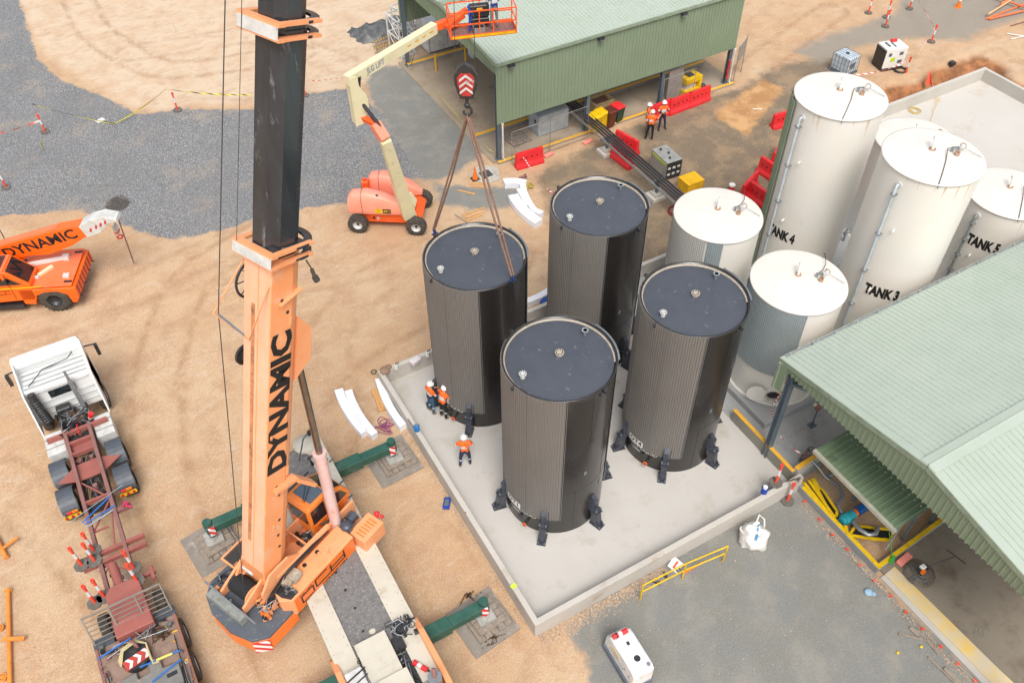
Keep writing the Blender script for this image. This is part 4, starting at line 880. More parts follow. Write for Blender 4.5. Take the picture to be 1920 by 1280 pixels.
blk = mat('boom_black', (36, 40, 45), .2, rgb2=(52, 57, 62), sc1=2.2, dirt=(112, 116, 120), damt=.06, dsc=3.5, coat=.3, streak=True)  # pale lengthwise streaks paint light reflections into the black, not dirt
def sectb(s, w_, h): q = ((.28, .5), (.5, .28), (.5, -.16), (.42, -.34), (.2, -.5)); return [BP(s, a * w_, b * h) for a, b in q] + [BP(s, -a * w_, b * h) for a, b in q[::-1]]
mb(blk).loft([sectb(10.5, .86, 1.02), sectb(15.75, .86, 1.02)]).build('boom_section', crane)
mb(blk).loft([sectb(15.7, .78, .94), sectb(22, .78, .94)]).build('boom_section', crane)
mb(blk).loft([sect(22, .64, .8), sect(29, .64, .8)]).build('boom_section', crane)
mb(boomo).loft([sect(29, .54, .7), sect(35.6, .54, .7)]).build('boom_section', crane)
lettering('DYNAMIC', .88, ink, BP(6.2, -.464, .13), bd, bnv, bk, bold=.042, sx=1.14)
fade = mat('sun_faded_orange', (232, 178, 146), .5, rgb2=(226, 166, 130), sc1=1.2, dirt=(206, 160, 132), damt=.2, dsc=2)
mb(fade).bar(BP(.22, 0, .5615), BP(10.5, 0, .5615), .88, .004, bnv).build('faded_top', bk)
# stains along top of boom, access plates
st = mat('boom_grime', (170, 112, 74), .7, rgb2=(206, 140, 92), sc1=3, dirt=(96, 74, 60), damt=.5, dsc=2)
mb(st).bar(BP(1.2, .12, .566), BP(9.2, .12, .566), .13, .004, bnv).build('grime_strip', bk)
mb(boomo).bar(BP(.2, -.05, .568), BP(10.4, -.05, .568), .03, .012, bnv).build('weld_strip', bk)
for s_, n_ in ((3.35, .15), (3.0, .05), (9.4, .2), (9.0, 0), (.9, -.05), (1.4, .02), (2.0, .0)): mb(black).cyl(BP(s_, -.461, n_), BP(s_, -.468, n_), .05, n=10).build('access_hole', bk)
for s_, n_, a_ in ((8.6, -.1, .25), (5.2, .42, .12), (3.6, -.22, .3), (1.7, .2, .2)): mb(orangef).bar(BP(s_, -.47, n_), BP(s_ + a_, -.47, n_), .05, .06, bnv).build('lug', bk)
mb(orangef).bar(BP(3.3, -.5, .3), BP(3.35, -.5, -.5), .28, .1, bd).bar(BP(3.3, -.5, -.5), BP(2.7, -.55, -1.2), .32, .12, bd).build('rest_bracket', bk)
B = mb(orangef).prism([(0, 0), (.5, .55), (1.5, .5), (2.0, 0)], -.3, .3, 'y'); vs = B.v; B.v = [tuple(BP(6.6 + v[0], v[1] * 1.1, -.5 - v[2])) for v in vs]; B.build('lift_bracket', bk)
B = mb(orangef).bar(BP(9.3, -.48, .3), BP(9.55, -.48, -.4), .14, .04, bd); B.use(steel).cyl(BP(9.32, -.52, .2), BP(9.5, -.52, -.3), .03, n=8); B.build('pin_bracket', bk)
def collar(s, w_, h, nm='boom_collar'):
    c = MB().use(orangef)
    for ds in (0, .3):
        c.bar(BP(s + ds, 0, h / 2 + .09), BP(s + ds + .07, 0, h / 2 + .09), w_ + .4, .18, bnv)
        c.bar(BP(s + ds, -w_ / 2 - .1, 0), BP(s + ds + .07, -w_ / 2 - .1, 0), .14, h + .1, bnv).bar(BP(s + ds, w_ / 2 + .1, 0), BP(s + ds + .07, w_ / 2 + .1, 0), .14, h + .1, bnv)
    c.use(black)
    for ds in (.04, .34): c.lathe([(w_ * .5, -.03), (w_ * .72, -.03), (w_ * .72, .03), (w_ * .5, .03)], 20, BP(s + ds, 0, -h * .22), bd, 0, 360)
    c.use(whited).bar(BP(s + .04, .0, h / 2 + .19), BP(s + .3, .0, h / 2 + .19), w_ + .35, .02, bnv)
    return c.build(nm, crane)
collar(10.45, .92, 1.12); B = collar(15.6, .82, 1.0); collar(21.9, .74, .92)
# side reel, guide frame and small winch on the left of the boom
B = mb(black).ring(BP(9.5, .66, .1), .52, .035, bv, 28, 6); 
for i in range(8): t = i * math.pi / 4; B.bar(BP(9.5, .66, .1), BP(9.5 + .5 * math.cos(t), .66, .1 + .5 * math.sin(t)), .02, .02)
B.build('cable_reel', crane)
B = mb(black).cyl(BP(7.1, .5, .1), BP(7.1, .95, .1), .16, n=20).cyl(BP(7.1, .48, .1), BP(7.1, .52, .1), .3, n=24).cyl(BP(7.1, .88, .1), BP(7.1, .95, .1), .3, n=24); B.build('tagline_winch', crane)
B = mb(orangef).tube([BP(10.2, .55, .5), BP(9.0, .6, 1.35), BP(8.6, -.35, 1.1), BP(9.9, -.4, .58)], .025, 6); B.use(greyst).cyl(BP(9.0, .5, 1.3), BP(8.66, -.2, 1.12), .03, n=8); B.build('rope_guide', crane)
B = mb(cable).tube([BP(10.3, -.5, -.5), BP(10.1, -.66, -.55)], .02).tube([BP(10.1, -.66, -.55), BP(9.9, -.72, -.6)], .05, 8).tube([BP(9.9, -.72, -.6), BP(9.78, -.76, -.66)], .08, 8); B.build('boom_light', crane)
# hoist ropes along the back of the boom
mb(cable).tube([Lp(-2.98, .2, 2.5), BP(9, .55, 1.25), BP(35, .2, .7)], .014, 5).build('hoist_rope', crane)
mb(cable).tube([BP(10.8, .5, .75), BP(35, .1, .6)], .008, 5).build('control_cable', crane)
# luffing cylinder
cb = A(632, 990, 1.95); ct = BP(7.2, -.05, -.78)
cp = cb + (ct - cb) * .47; pbar = mat('cylinder_pink_white', (214, 186, 180), .45, rgb2=(206, 172, 166), sc1=2, dirt=(226, 140, 96), damt=.3, dsc=2.5)
mb(pbar).cyl(cb, cp, .18, n=24).cyl(cp, cp + (ct - cb).normalized() * .1, .21, n=24).build('luffing_cylinder', crane)
mb(mat('chrome_rod', (150, 138, 126), .2, .85)).cyl(cp, ct, .105, n=20).build('cylinder_rod', crane)
# boom head
B = mb(black); 
for v in (-.18, -.06, .06, .18): B.cyl(BP(35.4, v - .03, -.5), BP(35.4, v + .03, -.5), .3, n=24)
B.build('head_sheaves', crane)
hp_ = Vector((3.2, 9.45, 13.75))
hoff = .28
B = mb(cable)
for s_ in (-1, 1): mb(cable).tube([hp_ + Vector((s_ * hoff * .87, -s_ * hoff * .5, .35)), BP(35.3, s_ * .15, -.75)], .011, 5).build('fall_rope', crane)
# hook block (hangs free)
hb = thing('hook_block', 'black crane hook block with red and white chevrons', 'hook block', hp_, R_(-30))
B = mb(black).prism([(-.2, -.55), (.2, -.55), (.34, -.1), (.36, .2), (.2, .48), (0, .6), (-.2, .48), (-.36, .2), (-.34, -.1)], -.09, .09, 'y'); B.build('cheek_plate', hb, bev=.02)
face = mb(mat('hook_red', (176, 52, 46), .5, dirt=(210, 190, 180), damt=.2, dsc=6)).prism([(-.14, -.44), (.14, -.44), (.25, -.08), (.26, .16), (.15, .3), (-.15, .3), (-.26, .16), (-.25, -.08)], -.1, -.095, 'y').build('face_plate', hb)
B = mb(whited)
for z_ in (-.32, -.12, .08): B.prism([(-.2, z_ - .06), (0, z_ + .1), (.2, z_ - .06), (.2, z_ + .02), (0, z_ + .18), (-.2, z_ + .02)], -.108, -.1, 'y')
B.build('chevrons', face)
B = mb(black).cyl((0, 0, -.55), (0, 0, -.78), .06, n=12).ball((0, 0, -.8), .1, 12)
B.tube([(.02, 0, -.82), (.12, 0, -.92), (.13, 0, -1.05), (.03, 0, -1.15), (-.09, 0, -1.1), (-.12, 0, -1.0)], .045, 10); B.build('hook', hb)
hb.scale = (.92, .92, .95); hook_pt = hp_ + Vector((0, 0, -1.08))
brownsl = mat('brown_sling', (142, 112, 96), .8, rgb2=(120, 92, 78), sc1=14)
blsh = mat('blue_shackle', (24, 52, 104), .4)
for i, (a_, lab) in enumerate(((112, 'brown sling pair to the far lug, left of the hook'), (285, 'brown sling pair to the near lug, right of the hook'))):
    t = R_(a_); lug = Vector((3.28 + (TR + .09) * math.cos(t), 9.6 + (TR + .09) * math.sin(t), TH + .22)); k = thing('lifting_sling', lab, 'sling')
    side = (lug - hook_pt).cross(Vector((0, 0, 1))).normalized()
    for s_ in (-1, 1): mb(brownsl).tube([hook_pt + side * s_ * .03, (hook_pt + lug) / 2 + side * s_ * .09, lug + Vector((0, 0, .15)) + side * s_ * .05], .035, 6).build('webbing', k)
    B = mb(blsh).ring(lug + Vector((0, 0, .02)), .09, .03, (1, 0, 0), 14, 6).cyl(lug + Vector((-.12, 0, -.08)), lug + Vector((.12, 0, -.08)), .03, n=8); B.build('shackle', k)
# crane mats
plate_m = mat('steel_mat_plate', (140, 132, 122), .7, rgb2=(124, 116, 106), sc1=2, dirt=(180, 172, 162), damt=.3, dsc=1.6, bump=.1)
for (x_, y_, rz, lab) in ((-.98, 8.45, .06, 'timber outrigger mat on a steel plate beside the white foam strips'), (-7.72, 8.3, .15, 'timber outrigger mat on a steel plate, left of the crane boom'), (-1.06, 1.3, .1, 'timber outrigger mat on a steel plate near the lower bund corner')):
    k = thing('outrigger_mat', lab, 'mat', (x_, y_, 0), rz, 'outrigger mats')
    mb(plate_m).bx(-.98, .72, -.92, .88, 0, .035).build('steel_plate', k)
    for i in range(5): B = mb(timberg).bx(-.62 + i * .25, -.385 + i * .25, -.62, .62, .038, .14); B.build('timber', k, bev=.012)
    for i in range(4): mb(timberg).bx(-.5, .5, -.46 + i * .24, -.235 + i * .24, .145, .25).build('timber', k, bev=.012)
chm = mat('rusty_chain', (96, 70, 52), .6, .5)
def chain(pts, name, lab, m=chm, r=.03, th=.012, step=.075):
    B = mb(m); pts = [Vector(p) for p in pts]; i = 0; acc = 0; out = []
    for a, b_ in zip(pts[:-1], pts[1:]):
        n_ = max(1, int((b_ - a).length / step))
        for j in range(n_): out.append((a + (b_ - a) * j / n_, (b_ - a).normalized()))
    for i, (p, d) in enumerate(out):
        up = Vector((0, 0, 1)) if i % 2 else d.cross(Vector((0, 0, 1))).normalized()
        if up.length < .1: up = Vector((1, 0, 0))
        B.ring(p + Vector((0, 0, .02)), r, th, up, 8, 4)
    return tag(B.build(name), lab, 'chain')
random.seed(5)
def pile(px, py, z=0, R=.25, n_=9): c = A(px, py, z); return [c + Vector((random.uniform(-R, R), random.uniform(-R, R), random.uniform(0, .08))) for i in range(n_)]
chain([A(862, 1135), A(872, 1115)] + pile(882, 1118, 0, .15) + [A(905, 1108)], 'chain', 'rusty chain heaped at the top edge of the lowest outrigger mat')
chain([A(905, 1215)] + pile(922, 1202, 0, .17) + [A(950, 1188)], 'chain', 'rusty chain heaped below the lowest outrigger mat')
# ------------------------------------------------------------------ pick-and-carry crane (left edge)
def fr(o, deg): return Matrix.Translation(o) @ Matrix.Rotation(R_(deg), 4, 'Z')
fk = thing('carry_crane', 'low orange pick-and-carry crane with a white boom head, left edge', 'crane')
XF = fr((-8.92, 23.58, 0), -24)
def fbm(m): B = mb(m); B.X = XF; return B
fo = mat('carry_crane_orange', (240, 104, 20), .35, rgb2=(234, 96, 16), sc1=1.4, coat=.25); fo2 = mat('carry_crane_deck', (238, 122, 78), .45, rgb2=(232, 110, 62), sc1=1.5)
fbm(fo).prism([(-.05, .45), (.12, .75), (.12, 1.28), (-2.2, 1.36), (-2.2, .55), (-1.75, .5), (-1.6, .95), (-1.2, 1.12), (-.65, 1.12), (-.32, .9), (-.25, .45)], -1.25, 1.25, 'y').build('front_body', fk, bev=.02)
fbm(fo2).bx(-2.3, .0, -1.2, 1.2, 1.375, 1.40).build('front_deck', fk, bev=.01)
B = fbm(mat('red_stripe', (186, 40, 34), .5))
for i in range(8): B.bx(.122, .128, -1.1 + i * .3, -.97 + i * .3, .75, 1.25)
B.build('front_stripes', fk)
B = fbm(black)
for v in (-.95, .95): B.bx(-.35, -.02, v - .06, v + .06, 1.40, 1.42)
for v in (-1.1, -.3, .5, 1.1): B.bx(.1, .2, v - .02, v + .02, .7, .74)
B.build('deck_slots', fk)
fbm(whited).bx(-.45, -.2, -.72, -.5, 1.4, 1.5).build('lamp_box', fk)
# cab
ck = fbm(fo); ck.X = XFC = XF @ Matrix.Translation((.6, 0, .18)); ck.prism([(-6.4, .62), (-6.4, 1.7), (-5.8, 2.18), (-3.6, 2.25), (-2.95, 2.2), (-2.2, 1.42), (-2.2, .6), (-5.9, .5)], -1.25, -.1, 'y'); ck = ck.build('cab', fk, bev=.03)
def fcb(m): B = mb(m); B.X = XFC; return B
fcb(fo2).prism([(-5.7, 2.2), (-3.75, 2.27), (-3.0, 2.22), (-3.0, 2.24), (-3.75, 2.29), (-5.7, 2.22)], -1.2, -.15, 'y').build('cab_roof', ck)
B = fcb(glass()).prism([(-4.05, 1.5), (-4.0, 2.08), (-3.25, 2.08), (-3.1, 1.5)], -1.262, -1.252, 'y').prism([(-5.15, 1.5), (-5.1, 2.06), (-4.3, 2.08), (-4.3, 1.5)], -1.262, -1.252, 'y').prism([(-2.95, 1.5), (-3.05, 1.95), (-2.5, 1.5)], -1.262, -1.252, 'y')
B.add([(-2.92, -1.15, 2.19), (-2.25, -1.15, 1.51), (-2.25, -.2, 1.51), (-2.92, -.2, 2.19)], [(0, 1, 2, 3)]); B.build('windows', ck)
B = fcb(black)
for i in range(8): B.bx(-3.68 + i * .075, -3.645 + i * .075, -1.05, -.25, 2.29, 2.31)
B.box((-3.0, -1.36, 1.75), (.1, .1, .26)).bar((-3.0, -1.25, 1.75), (-3.0, -1.36, 1.75), .03, .03); B.build('roof_slats', ck)
B = fcb(yelb); B.bx(-5.6, -1.75, -1.264, -1.255, 1.28, 1.34); B.build('yellow_line', ck)
B = fcb(ink)
for x_ in (-4.18, -3.02): B.bx(x_, x_ + .015, -1.266, -1.256, .72, 2.1)
for a, b_, c, d in ((-3.85, -3.62, 1.0, 1.2), (-3.6, -3.35, 1.0, 1.2), (-3.33, -3.1, 1.0, 1.2)): B.bx(a, b_, -1.266, -1.256, c, c + .02).bx(a, b_, -1.266, -1.256, d - .02, d).bx(a, a + .02, -1.266, -1.256, c, d)
B.build('door_lines', ck)
fbm(fo).bx(-7.8, -6.35, -1.2, 1.2, .6, 1.45).build('rear_body', fk, bev=.05)
fbm(black).bx(-6.4, -2.2, -.1, 1.0, .5, 1.2).build('chassis', fk)
fbm(black).bx(-5.2, -2.3, -1.2, -.9, .3, .5).build('step', fk)
X_ = XF
for (u, v) in ((-.95, -1.02), (-.95, 1.02), (-5.4 - 1.6, -1.02), (-7.0, 1.02)): wheel(fk, X_ @ Vector((u, v, .62)), .62, .46, (X_.to_3x3() @ Vector((0, -1, 0))) * (1 if v < 0 else -1), rimr=.5, rim_m=black, tread=22)
# boom
b0 = Vector((-14.1, 26.55, 1.25)); b1 = Vector((-7.75, 23.3, 3.35)); fd = (b1 - b0).normalized(); fn = Vector((0, 0, 1)); fs_ = fd.cross(fn).normalized(); fn = fs_.cross(fd).normalized()
Ft = lambda s, a, c: b0 + fd * s + fs_ * a + fn * c
LB = (b1 - b0).length
def fsec(s, w_, h): return [Ft(s, a, c) for a, c in ((w_ / 2, h / 2), (w_ / 2, -h / 2), (-w_ / 2, -h / 2), (-w_ / 2, h / 2))]
fb2 = mb(fo).loft([fsec(0, .5, .8), fsec(LB - 1.3, .5, .82), fsec(LB - .25, .5, .6)]).build('boom', fk, bev=.015)
mb(fo).loft([[Ft(s, a, c) for a, c in ((.24, -.3), (.24, c0), (-.24, c0), (-.24, -.3))] for s, c0 in ((LB - 3.3, -.4), (LB - 2.4, -.62), (LB - 1.2, -.52), (LB - .5, -.32))]).build('boom_heel', fb2)
mb(fo2).bar(Ft(.2, 0, .41), Ft(LB - 1.3, 0, .42), .3, .02, fn).build('boom_top_strip', fb2)
lettering('DYNAMIC', .66, ink, Ft(LB - 2.4, .256, .0), fd, fn, fb2, bold=.016, sx=1.18)
B = mb(whited).loft([[Ft(s, a, c) for a, c in ((.28, h0), (.28, h1), (-.28, h1), (-.28, h0))] for s, h0, h1 in ((LB - .3, .28, -.32), (LB + .35, .42, -.3), (LB + .9, .4, .02), (LB + 1.35, .12, -.02))]); B.build('boom_head', fk, bev=.02)
B = mb(mat('red_dash', (200, 44, 44), .5))
for s_ in (.0, .3, .55, .8): B.bar(Ft(LB + s_, .285, -.1 + s_ * .2), Ft(LB + s_ + .12, .285, .05 + s_ * .2), .01, .08, fn)
B.build('head_stripes', fk)
B = mb(fo).cyl(X_ @ Vector((-3.0, .3, 1.3)), Ft(LB - 3.1, 0, -.3), .13, n=14).cyl(X_ @ Vector((-2.9, .3, 1.4)), Ft(LB - 2.9, 0, -.35), .09, n=10); B.build('lift_cylinder', fk)
hk_ = A(218, 430, 2.5)
B = mb(whited).box(hk_, (.12, .3, .45), R_(-31)); B.use(redp).box(hk_ + Vector((0, 0, -.1)), (.13, .31, .08), R_(-31)); B.ring(hk_ + Vector((.02, 0, -.42)), .11, .035, (0, 1, .2), 16, 6); B.build('hook', fk)
mb(cable).tube([Ft(LB + 1.2, 0, 0), hk_ + Vector((0, 0, .2))], .02).build('rope', fk)
B = mb(rust).tube([Ft(LB + 1.3, 0, .05), A(250, 490, .25)], .028, 6).tube([A(250, 490, .28), A(250, 491, .05)], .04, 6); B.build('hanging_bar', fk)
B = fbm(white).bar((-2.6, .1, 1.5), (-.5, .55, 1.5), .14, .14).box((-.6, .55, 1.5), (.25, .22, .2)).box((-2.5, .12, 1.5), (.25, .2, .22)); B.build('spreader_bar', fk)
B = fbm(cream).bar((-1.5, -.5, 1.46), (-1.05, .05, 1.46), .16, .1); B.use(whited).box((-1.55, -.6, 1.46), (.2, .12, .1)); B.build('work_lamp', fk)
for u, v, h in ((-3.9, 1.0, 3.55), (-3.1, 1.25, 3.6)): 
    B = fbm(black).cyl((u, v, 1.3), (u, v, h), .02, n=6); B.use(yelb).ball((u, v, h), .06, 8); B.build('marker_rod', fk)
# ------------------------------------------------------------------ prime mover
tk = thing('prime_mover', 'white truck tractor seen from behind, hitched to the rusty red skeleton trailer', 'truck')
tx = -10.72; tw = mat('truck_white', (222, 224, 222), .3, rgb2=(214, 216, 214), sc1=1, coat=.3)
B = mb(tw).prism([(15.85, .9), (17.5, .9), (17.62, 1.7), (17.4, 2.55), (15.9, 2.58)], tx - 1.2, tx + 1.2, 'x'); ck = B.build('cab', tk, bev=.08, seg=2)
B = mb(tw).loft([[(tx + a * 1.22, y_ + (.0 if abs(a) < 1 else -.12), z_) for a, y_, z_ in ((-1, yb, zb), (1, yb, zb), (.95, yb, zt), (-.95, yb, zt))] for yb, zb, zt in ((17.0, 2.9, 3.3), (17.08, 2.56, 3.32), (17.4, 2.54, 3.05), (17.62, 2.5, 2.7))]); B.build('roof_fairing', ck, bev=.06, seg=2)
for s_ in (-1, 1):
    xo = tx + s_ * 1.17
    B = mb(tw).add([(xo - .02, 15.9, .95), (xo - .02, 17.0, 3.2), (xo - .02, 15.7, 2.6), (xo - .02, 15.05, 1.0), (xo + .03, 15.9, .95), (xo + .03, 17.0, 3.2), (xo + .03, 15.7, 2.6), (xo + .03, 15.05, 1.0)], [(0, 1, 2, 3), (7, 6, 5, 4), (0, 4, 5, 1), (1, 5, 6, 2), (2, 6, 7, 3), (3, 7, 4, 0)])
    B.add([(xo - .02, 15.9, .95), (xo - .02, 17.1, .95), (xo - .02, 17.1, 3.2), (xo - .02, 17.0, 3.2), (xo + .03, 15.9, .95), (xo + .03, 17.1, .95), (xo + .03, 17.1, 3.2), (xo + .03, 17.0, 3.2)], [(0, 1, 2, 3), (7, 6, 5, 4)]); B.build('side_fairing', ck)
    B = mb(black).bar((tx + s_ * 1.2, 17.3, 2.5), (tx + s_ * 1.55, 17.35, 2.4), .04, .04).box((tx + s_ * 1.58, 17.3, 2.15), (.12, .18, .5)); B.build('mirror', ck)
mb(black).bx(tx - 1.15, tx + 1.15, 17.42, 17.6, 2.72, 2.80).build('sun_visor', ck, bev=.02)
mb(glass()).bx(tx - .42, tx + .5, 15.84, 15.858, 1.95, 2.3).build('rear_window', ck)
B = mb(whited)
for z_ in (1.25, 1.55, 1.85, 2.4): B.bx(tx - 1.05, tx + 1.05, 15.83, 15.862, z_, z_ + .03)
B.use(mat('roof_painted_shade', (176, 178, 174), .5))  # roof ribs greyed: the shading behind the fairing is put into their colour
for y_ in (15.98, 16.2, 16.45, 16.7): B.bx(tx - 1.08, tx + 1.08, y_, y_ + .05, 2.6, 2.63)
B.use(black).tube([(tx - .9, 16.0, 2.7), (tx - .3, 16.6, 2.75), (tx + .6, 16.7, 2.75), (tx + .8, 16.9, 2.8)], .02)
B.build('panel_ribs', ck)
B = mb(black).tube([(tx - .92, 15.7, 2.6), (tx - .9, 15.6, 2.3), (tx - .8, 15.5, 1.3)], .14, 10)
for i in range(9): B.ring((tx - .86 - .006 * i, 15.5 + i * .014, 1.35 + i * .12), .14, .03, (0, 0, 1), 14, 5)
B.build('air_intake', tk)
B = mb(steel).tube([(tx + .42, 15.7, 3.1), (tx + .42, 15.68, 2.6)], .05, 10); B.tube([(tx + .42, 15.68, 2.6), (tx + .45, 15.5, 1.2)], .085, 12); B.build('exhaust_stack', tk)
mb(black).box((tx - .2, 15.6, 1.5), (.5, .3, .22)).build('work_light', tk, bev=.03)
B = mb(redp).cyl((tx + .5, 14.95, 1.1), (tx + .62, 14.85, 1.5), .09, n=14); B.use(white).cyl((tx + .53, 14.92, 1.2), (tx + .56, 14.9, 1.3), .093, n=14); B.build('fire_extinguisher', tk)
mb(black).bx(tx - .46, tx - .34, 10.9, 17, .75, 1.02).bx(tx + .34, tx + .46, 10.9, 17, .75, 1.02).bx(tx - .34, tx + .34, 11.0, 11.2, .75, 1.0).bx(tx - .34, tx + .34, 14.2, 14.5, .75, 1.05).build('chassis', tk)
B = mb(oil); random.seed(9)
for i in range(18): B.box((tx + random.uniform(-.5, .5), 14.75 + random.uniform(-.2, .45), 1.05 + random.random() * .2), (.1 + random.random() * .2, .08 + random.random() * .15, .1 + random.random() * .1), random.random() * 3)
B.cyl((tx - .15, 11.6, .9), (tx + .2, 11.75, .9), .14, n=14).cyl((tx - .3, 11.5, .8), (tx + .3, 11.5, .8), .08, n=10); B.build('rear_gear', tk)
B = mb(redp).tube([(tx + .05 + .04 * math.cos(i), 14.9 - i * .028, 1.32 + .04 * math.sin(i)) for i in range(26)], .012, 5); B.build('coiled_airline', tk)
for s_ in (-1, 1):
    B = mb(whited).bx(tx + s_ * .85 - .32, tx + s_ * .85 + .32, 13.95, 15.0, .5, 1.12); B.use(black)
    for y_ in (14.25, 14.7): B.bx(tx + s_ * .85 - .325, tx + s_ * .85 + .325, y_, y_ + .04, 1.1, 1.13)
    B.build('fuel_tank', tk, bev=.05)
    for y_ in (16.5, 13.3, 12.0):
        wheel(tk, (tx + s_ * (.98 if y_ < 15 else 1.05), y_, .52), .52, .5 if y_ < 15 else .32, (s_, 0, 0), rimr=.56)
        if y_ < 15:
            B = mb(mat('fender_black', (66, 72, 80), .5, rgb2=(80, 86, 92))).lathe([(.6, -.29), (.6, .29), (.575, .29), (.575, -.29)], 16, (tx + s_ * .96, y_, .55), (1, 0, 0), a0=-70, a1=70) if False else mb(mat('fender_black', (66, 72, 80), .5, rgb2=(80, 86, 92)))
            pts = [(y_ + .62 * math.cos(R_(t)), .55 + .62 * math.sin(R_(t))) for t in range(20, 161, 14)]; inn = [(y_ + .595 * math.cos(R_(t)), .55 + .595 * math.sin(R_(t))) for t in range(160, 19, -14)]
            for a, b_, c, d in zip(pts[:-1], pts[1:], inn[::-1][:-1], inn[::-1][1:]): B.prism([a, b_, d, c], tx + s_ * .96 - .28, tx + s_ * .96 + .28, 'x')
            B.use(steel).bar((tx + s_ * .66, y_ - .3, 1.12), (tx + s_ * 1.26, y_ - .3, 1.12), .02, .02); B.build('fender', tk)
    B = mb(yelb).bx(tx + s_ * .93 - .28, tx + s_ * .93 + .28, 11.22, 11.24, .72, .88); B.use(mat('red_stripe', (186, 40, 34), .5))
    for i in range(3): B.bx(tx + s_ * .93 - .24 + i * .19, tx + s_ * .93 - .16 + i * .19, 11.205, 11.22, .73, .87)
    B.build('marker_board', tk)
    B = mb(redp).bx(tx + s_ * .9 - .15, tx + s_ * .9 - .02, 11.22, 11.28, .95, 1.03); B.use(mat('amber', (236, 130, 20), .3)).bx(tx + s_ * .9, tx + s_ * .9 + .2, 11.22, 11.28, .95, 1.03); B.build('tail_light', tk)
# ------------------------------------------------------------------ skeleton trailer
tr_ = thing('skeleton_trailer', 'rusty red skeleton trailer with a loaded rear deck, lower left', 'trailer')
B = mb(rust)
for s_ in (-1, 1):
    xb = tx + s_ * .42; B.bx(xb - .06, xb + .06, 6.9, 14.7, 1.12, 1.34)
B.use(redox)
for yc, xa, xb_, w_ in ((14.55, -1.05, 1.05, .13), (14.0, -.42, .42, .1), (13.45, -.42, .42, .08), (8.95, -.95, 1.05, .12), (8.6, -.95, 1.05, .12), (11.15, -.42, .42, .08)):
    B.bx(tx + xa, tx + xb_, yc - w_ / 2, yc + w_ / 2, 1.14, 1.32)
B.prism([(tx - 1.1, 12.55), (tx - .4, 13.05), (tx + .4, 13.05), (tx + 1.1, 12.75), (tx + .4, 12.3), (tx - .4, 12.3)], 1.10, 1.13)
B.bx(tx - .36, tx + .36, 13.5, 13.95, 1.1, 1.13)
for a, c in (((-.4, 12.2), (.4, 11.0)), ((-.4, 9.9), (.4, 11.0)), ((-.4, 9.9), (.1, 9.9)), ((-.4, 8.55), (.4, 7.9)), ((.4, 11.0), (.1, 9.0))): B.bar((tx + a[0], a[1], 1.2), (tx + c[0], c[1], 1.2), .05, .05)
B.bx(tx + .9, tx + 1.0, 7.2, 7.7, 1.14, 1.3).bx(tx + .42, tx + 1.05, 7.42, 7.52, 1.14, 1.28)
B.build('skeleton_frame', tr_)
B = mb(redox).prism([(tx - .48, 7.2), (tx - .5, 5.6), (tx + .62, 5.6), (tx + .55, 7.2), (tx + .35, 7.4), (tx - .3, 7.4)], 1.1, 1.52); B.build('gooseneck', tr_, bev=.02)
mb(redox).cyl((tx - .12, 8.4, 1.2), (tx - .05, 7.45, 1.2), .15, n=16).build('air_tank', tr_)
B = mb(mat('magenta_straps', (190, 50, 90), .7)).tube([(tx + .7, 10.35, 1.3), (tx + .8, 10.5, 1.35), (tx + .9, 10.4, 1.3), (tx + .8, 10.3, 1.38), (tx + .95, 10.25, 1.25)], .05); B.use(rust).bx(tx + .45, tx + .95, 10.3, 10.45, 1.1, 1.25); B.build('strap_roll', tr_)
strapb = mat('blue_strap', (40, 110, 190), .6); strapg = mat('pale_strap', (150, 170, 180), .6)
B = mb(strapb).bar((tx - .6, 10.35, 1.36), (tx + .42, 10.95, 1.36), .05, .012).bar((tx - .55, 10.25, 1.36), (tx + .5, 10.5, 1.36), .05, .012); B.use(strapg).bar((tx - .5, 10.1, 1.37), (tx + .4, 10.35, 1.37), .05, .012).bar((tx - .9, 10.6, 1.36), (tx + .9, 11.2, 1.36), .02, .01); B.build('ratchet_strap', tr_)
mb(mat('trailer_deck', (146, 122, 106), .8, rgb2=(128, 106, 92), sc1=3, dirt=(106, 96, 90), damt=.3, dsc=3, bump=.15)).bx(tx - 1.18, tx + 1.18, -2, 5.75, 1.0, 1.15).build('deck', tr_, bev=.015)
B = mb(rust).bx(tx - 1.2, tx - 1.12, -2, 5.75, .98, 1.2).bx(tx + 1.12, tx + 1.2, -2, 5.75, .98, 1.2); B.use(yel).bx(tx + 1.2, tx + 1.205, -2, 5.7, 1.1, 1.18); B.build('side_rail', tr_)
for y_ in (5.4, 4.2, 3.0, 6.75):
    for s_ in (-1, 1): wheel(tr_, (tx + s_ * (1.12 if y_ < 6 else .85), y_, .48), .48, .3, (s_, 0, 0), rimr=.58)
for s_ in (-1, 1): mb(mat('fender_black', (66, 72, 80), .5)).prism([(6.15, .9), (6.1, 1.12), (5.75, 1.14), (5.75, 1.08), (6.05, 1.05), (6.1, .88)], tx + s_ * .92 - .3, tx + s_ * .92 + .3, 'x').build('mudguard', tr_)
B = mb(mat('rack_tube', (150, 142, 130), .5, .3)); c0 = Vector((tx - 1.15, 5.9, 1.2)); cu_ = Vector((0, .42, .9)).normalized()
for i in range(7): p = c0 + cu_ * (i * .17); B.bar(p, p + Vector((2.3, 0, 0)), .025 if i < 6 else .05, .025 if i < 6 else .05)
for i in range(4): p = c0 + Vector((2.3 * i / 3, 0, 0)); B.bar(p, p + cu_ * 1.04, .04, .04)
B.build('headboard_rack', tr_)
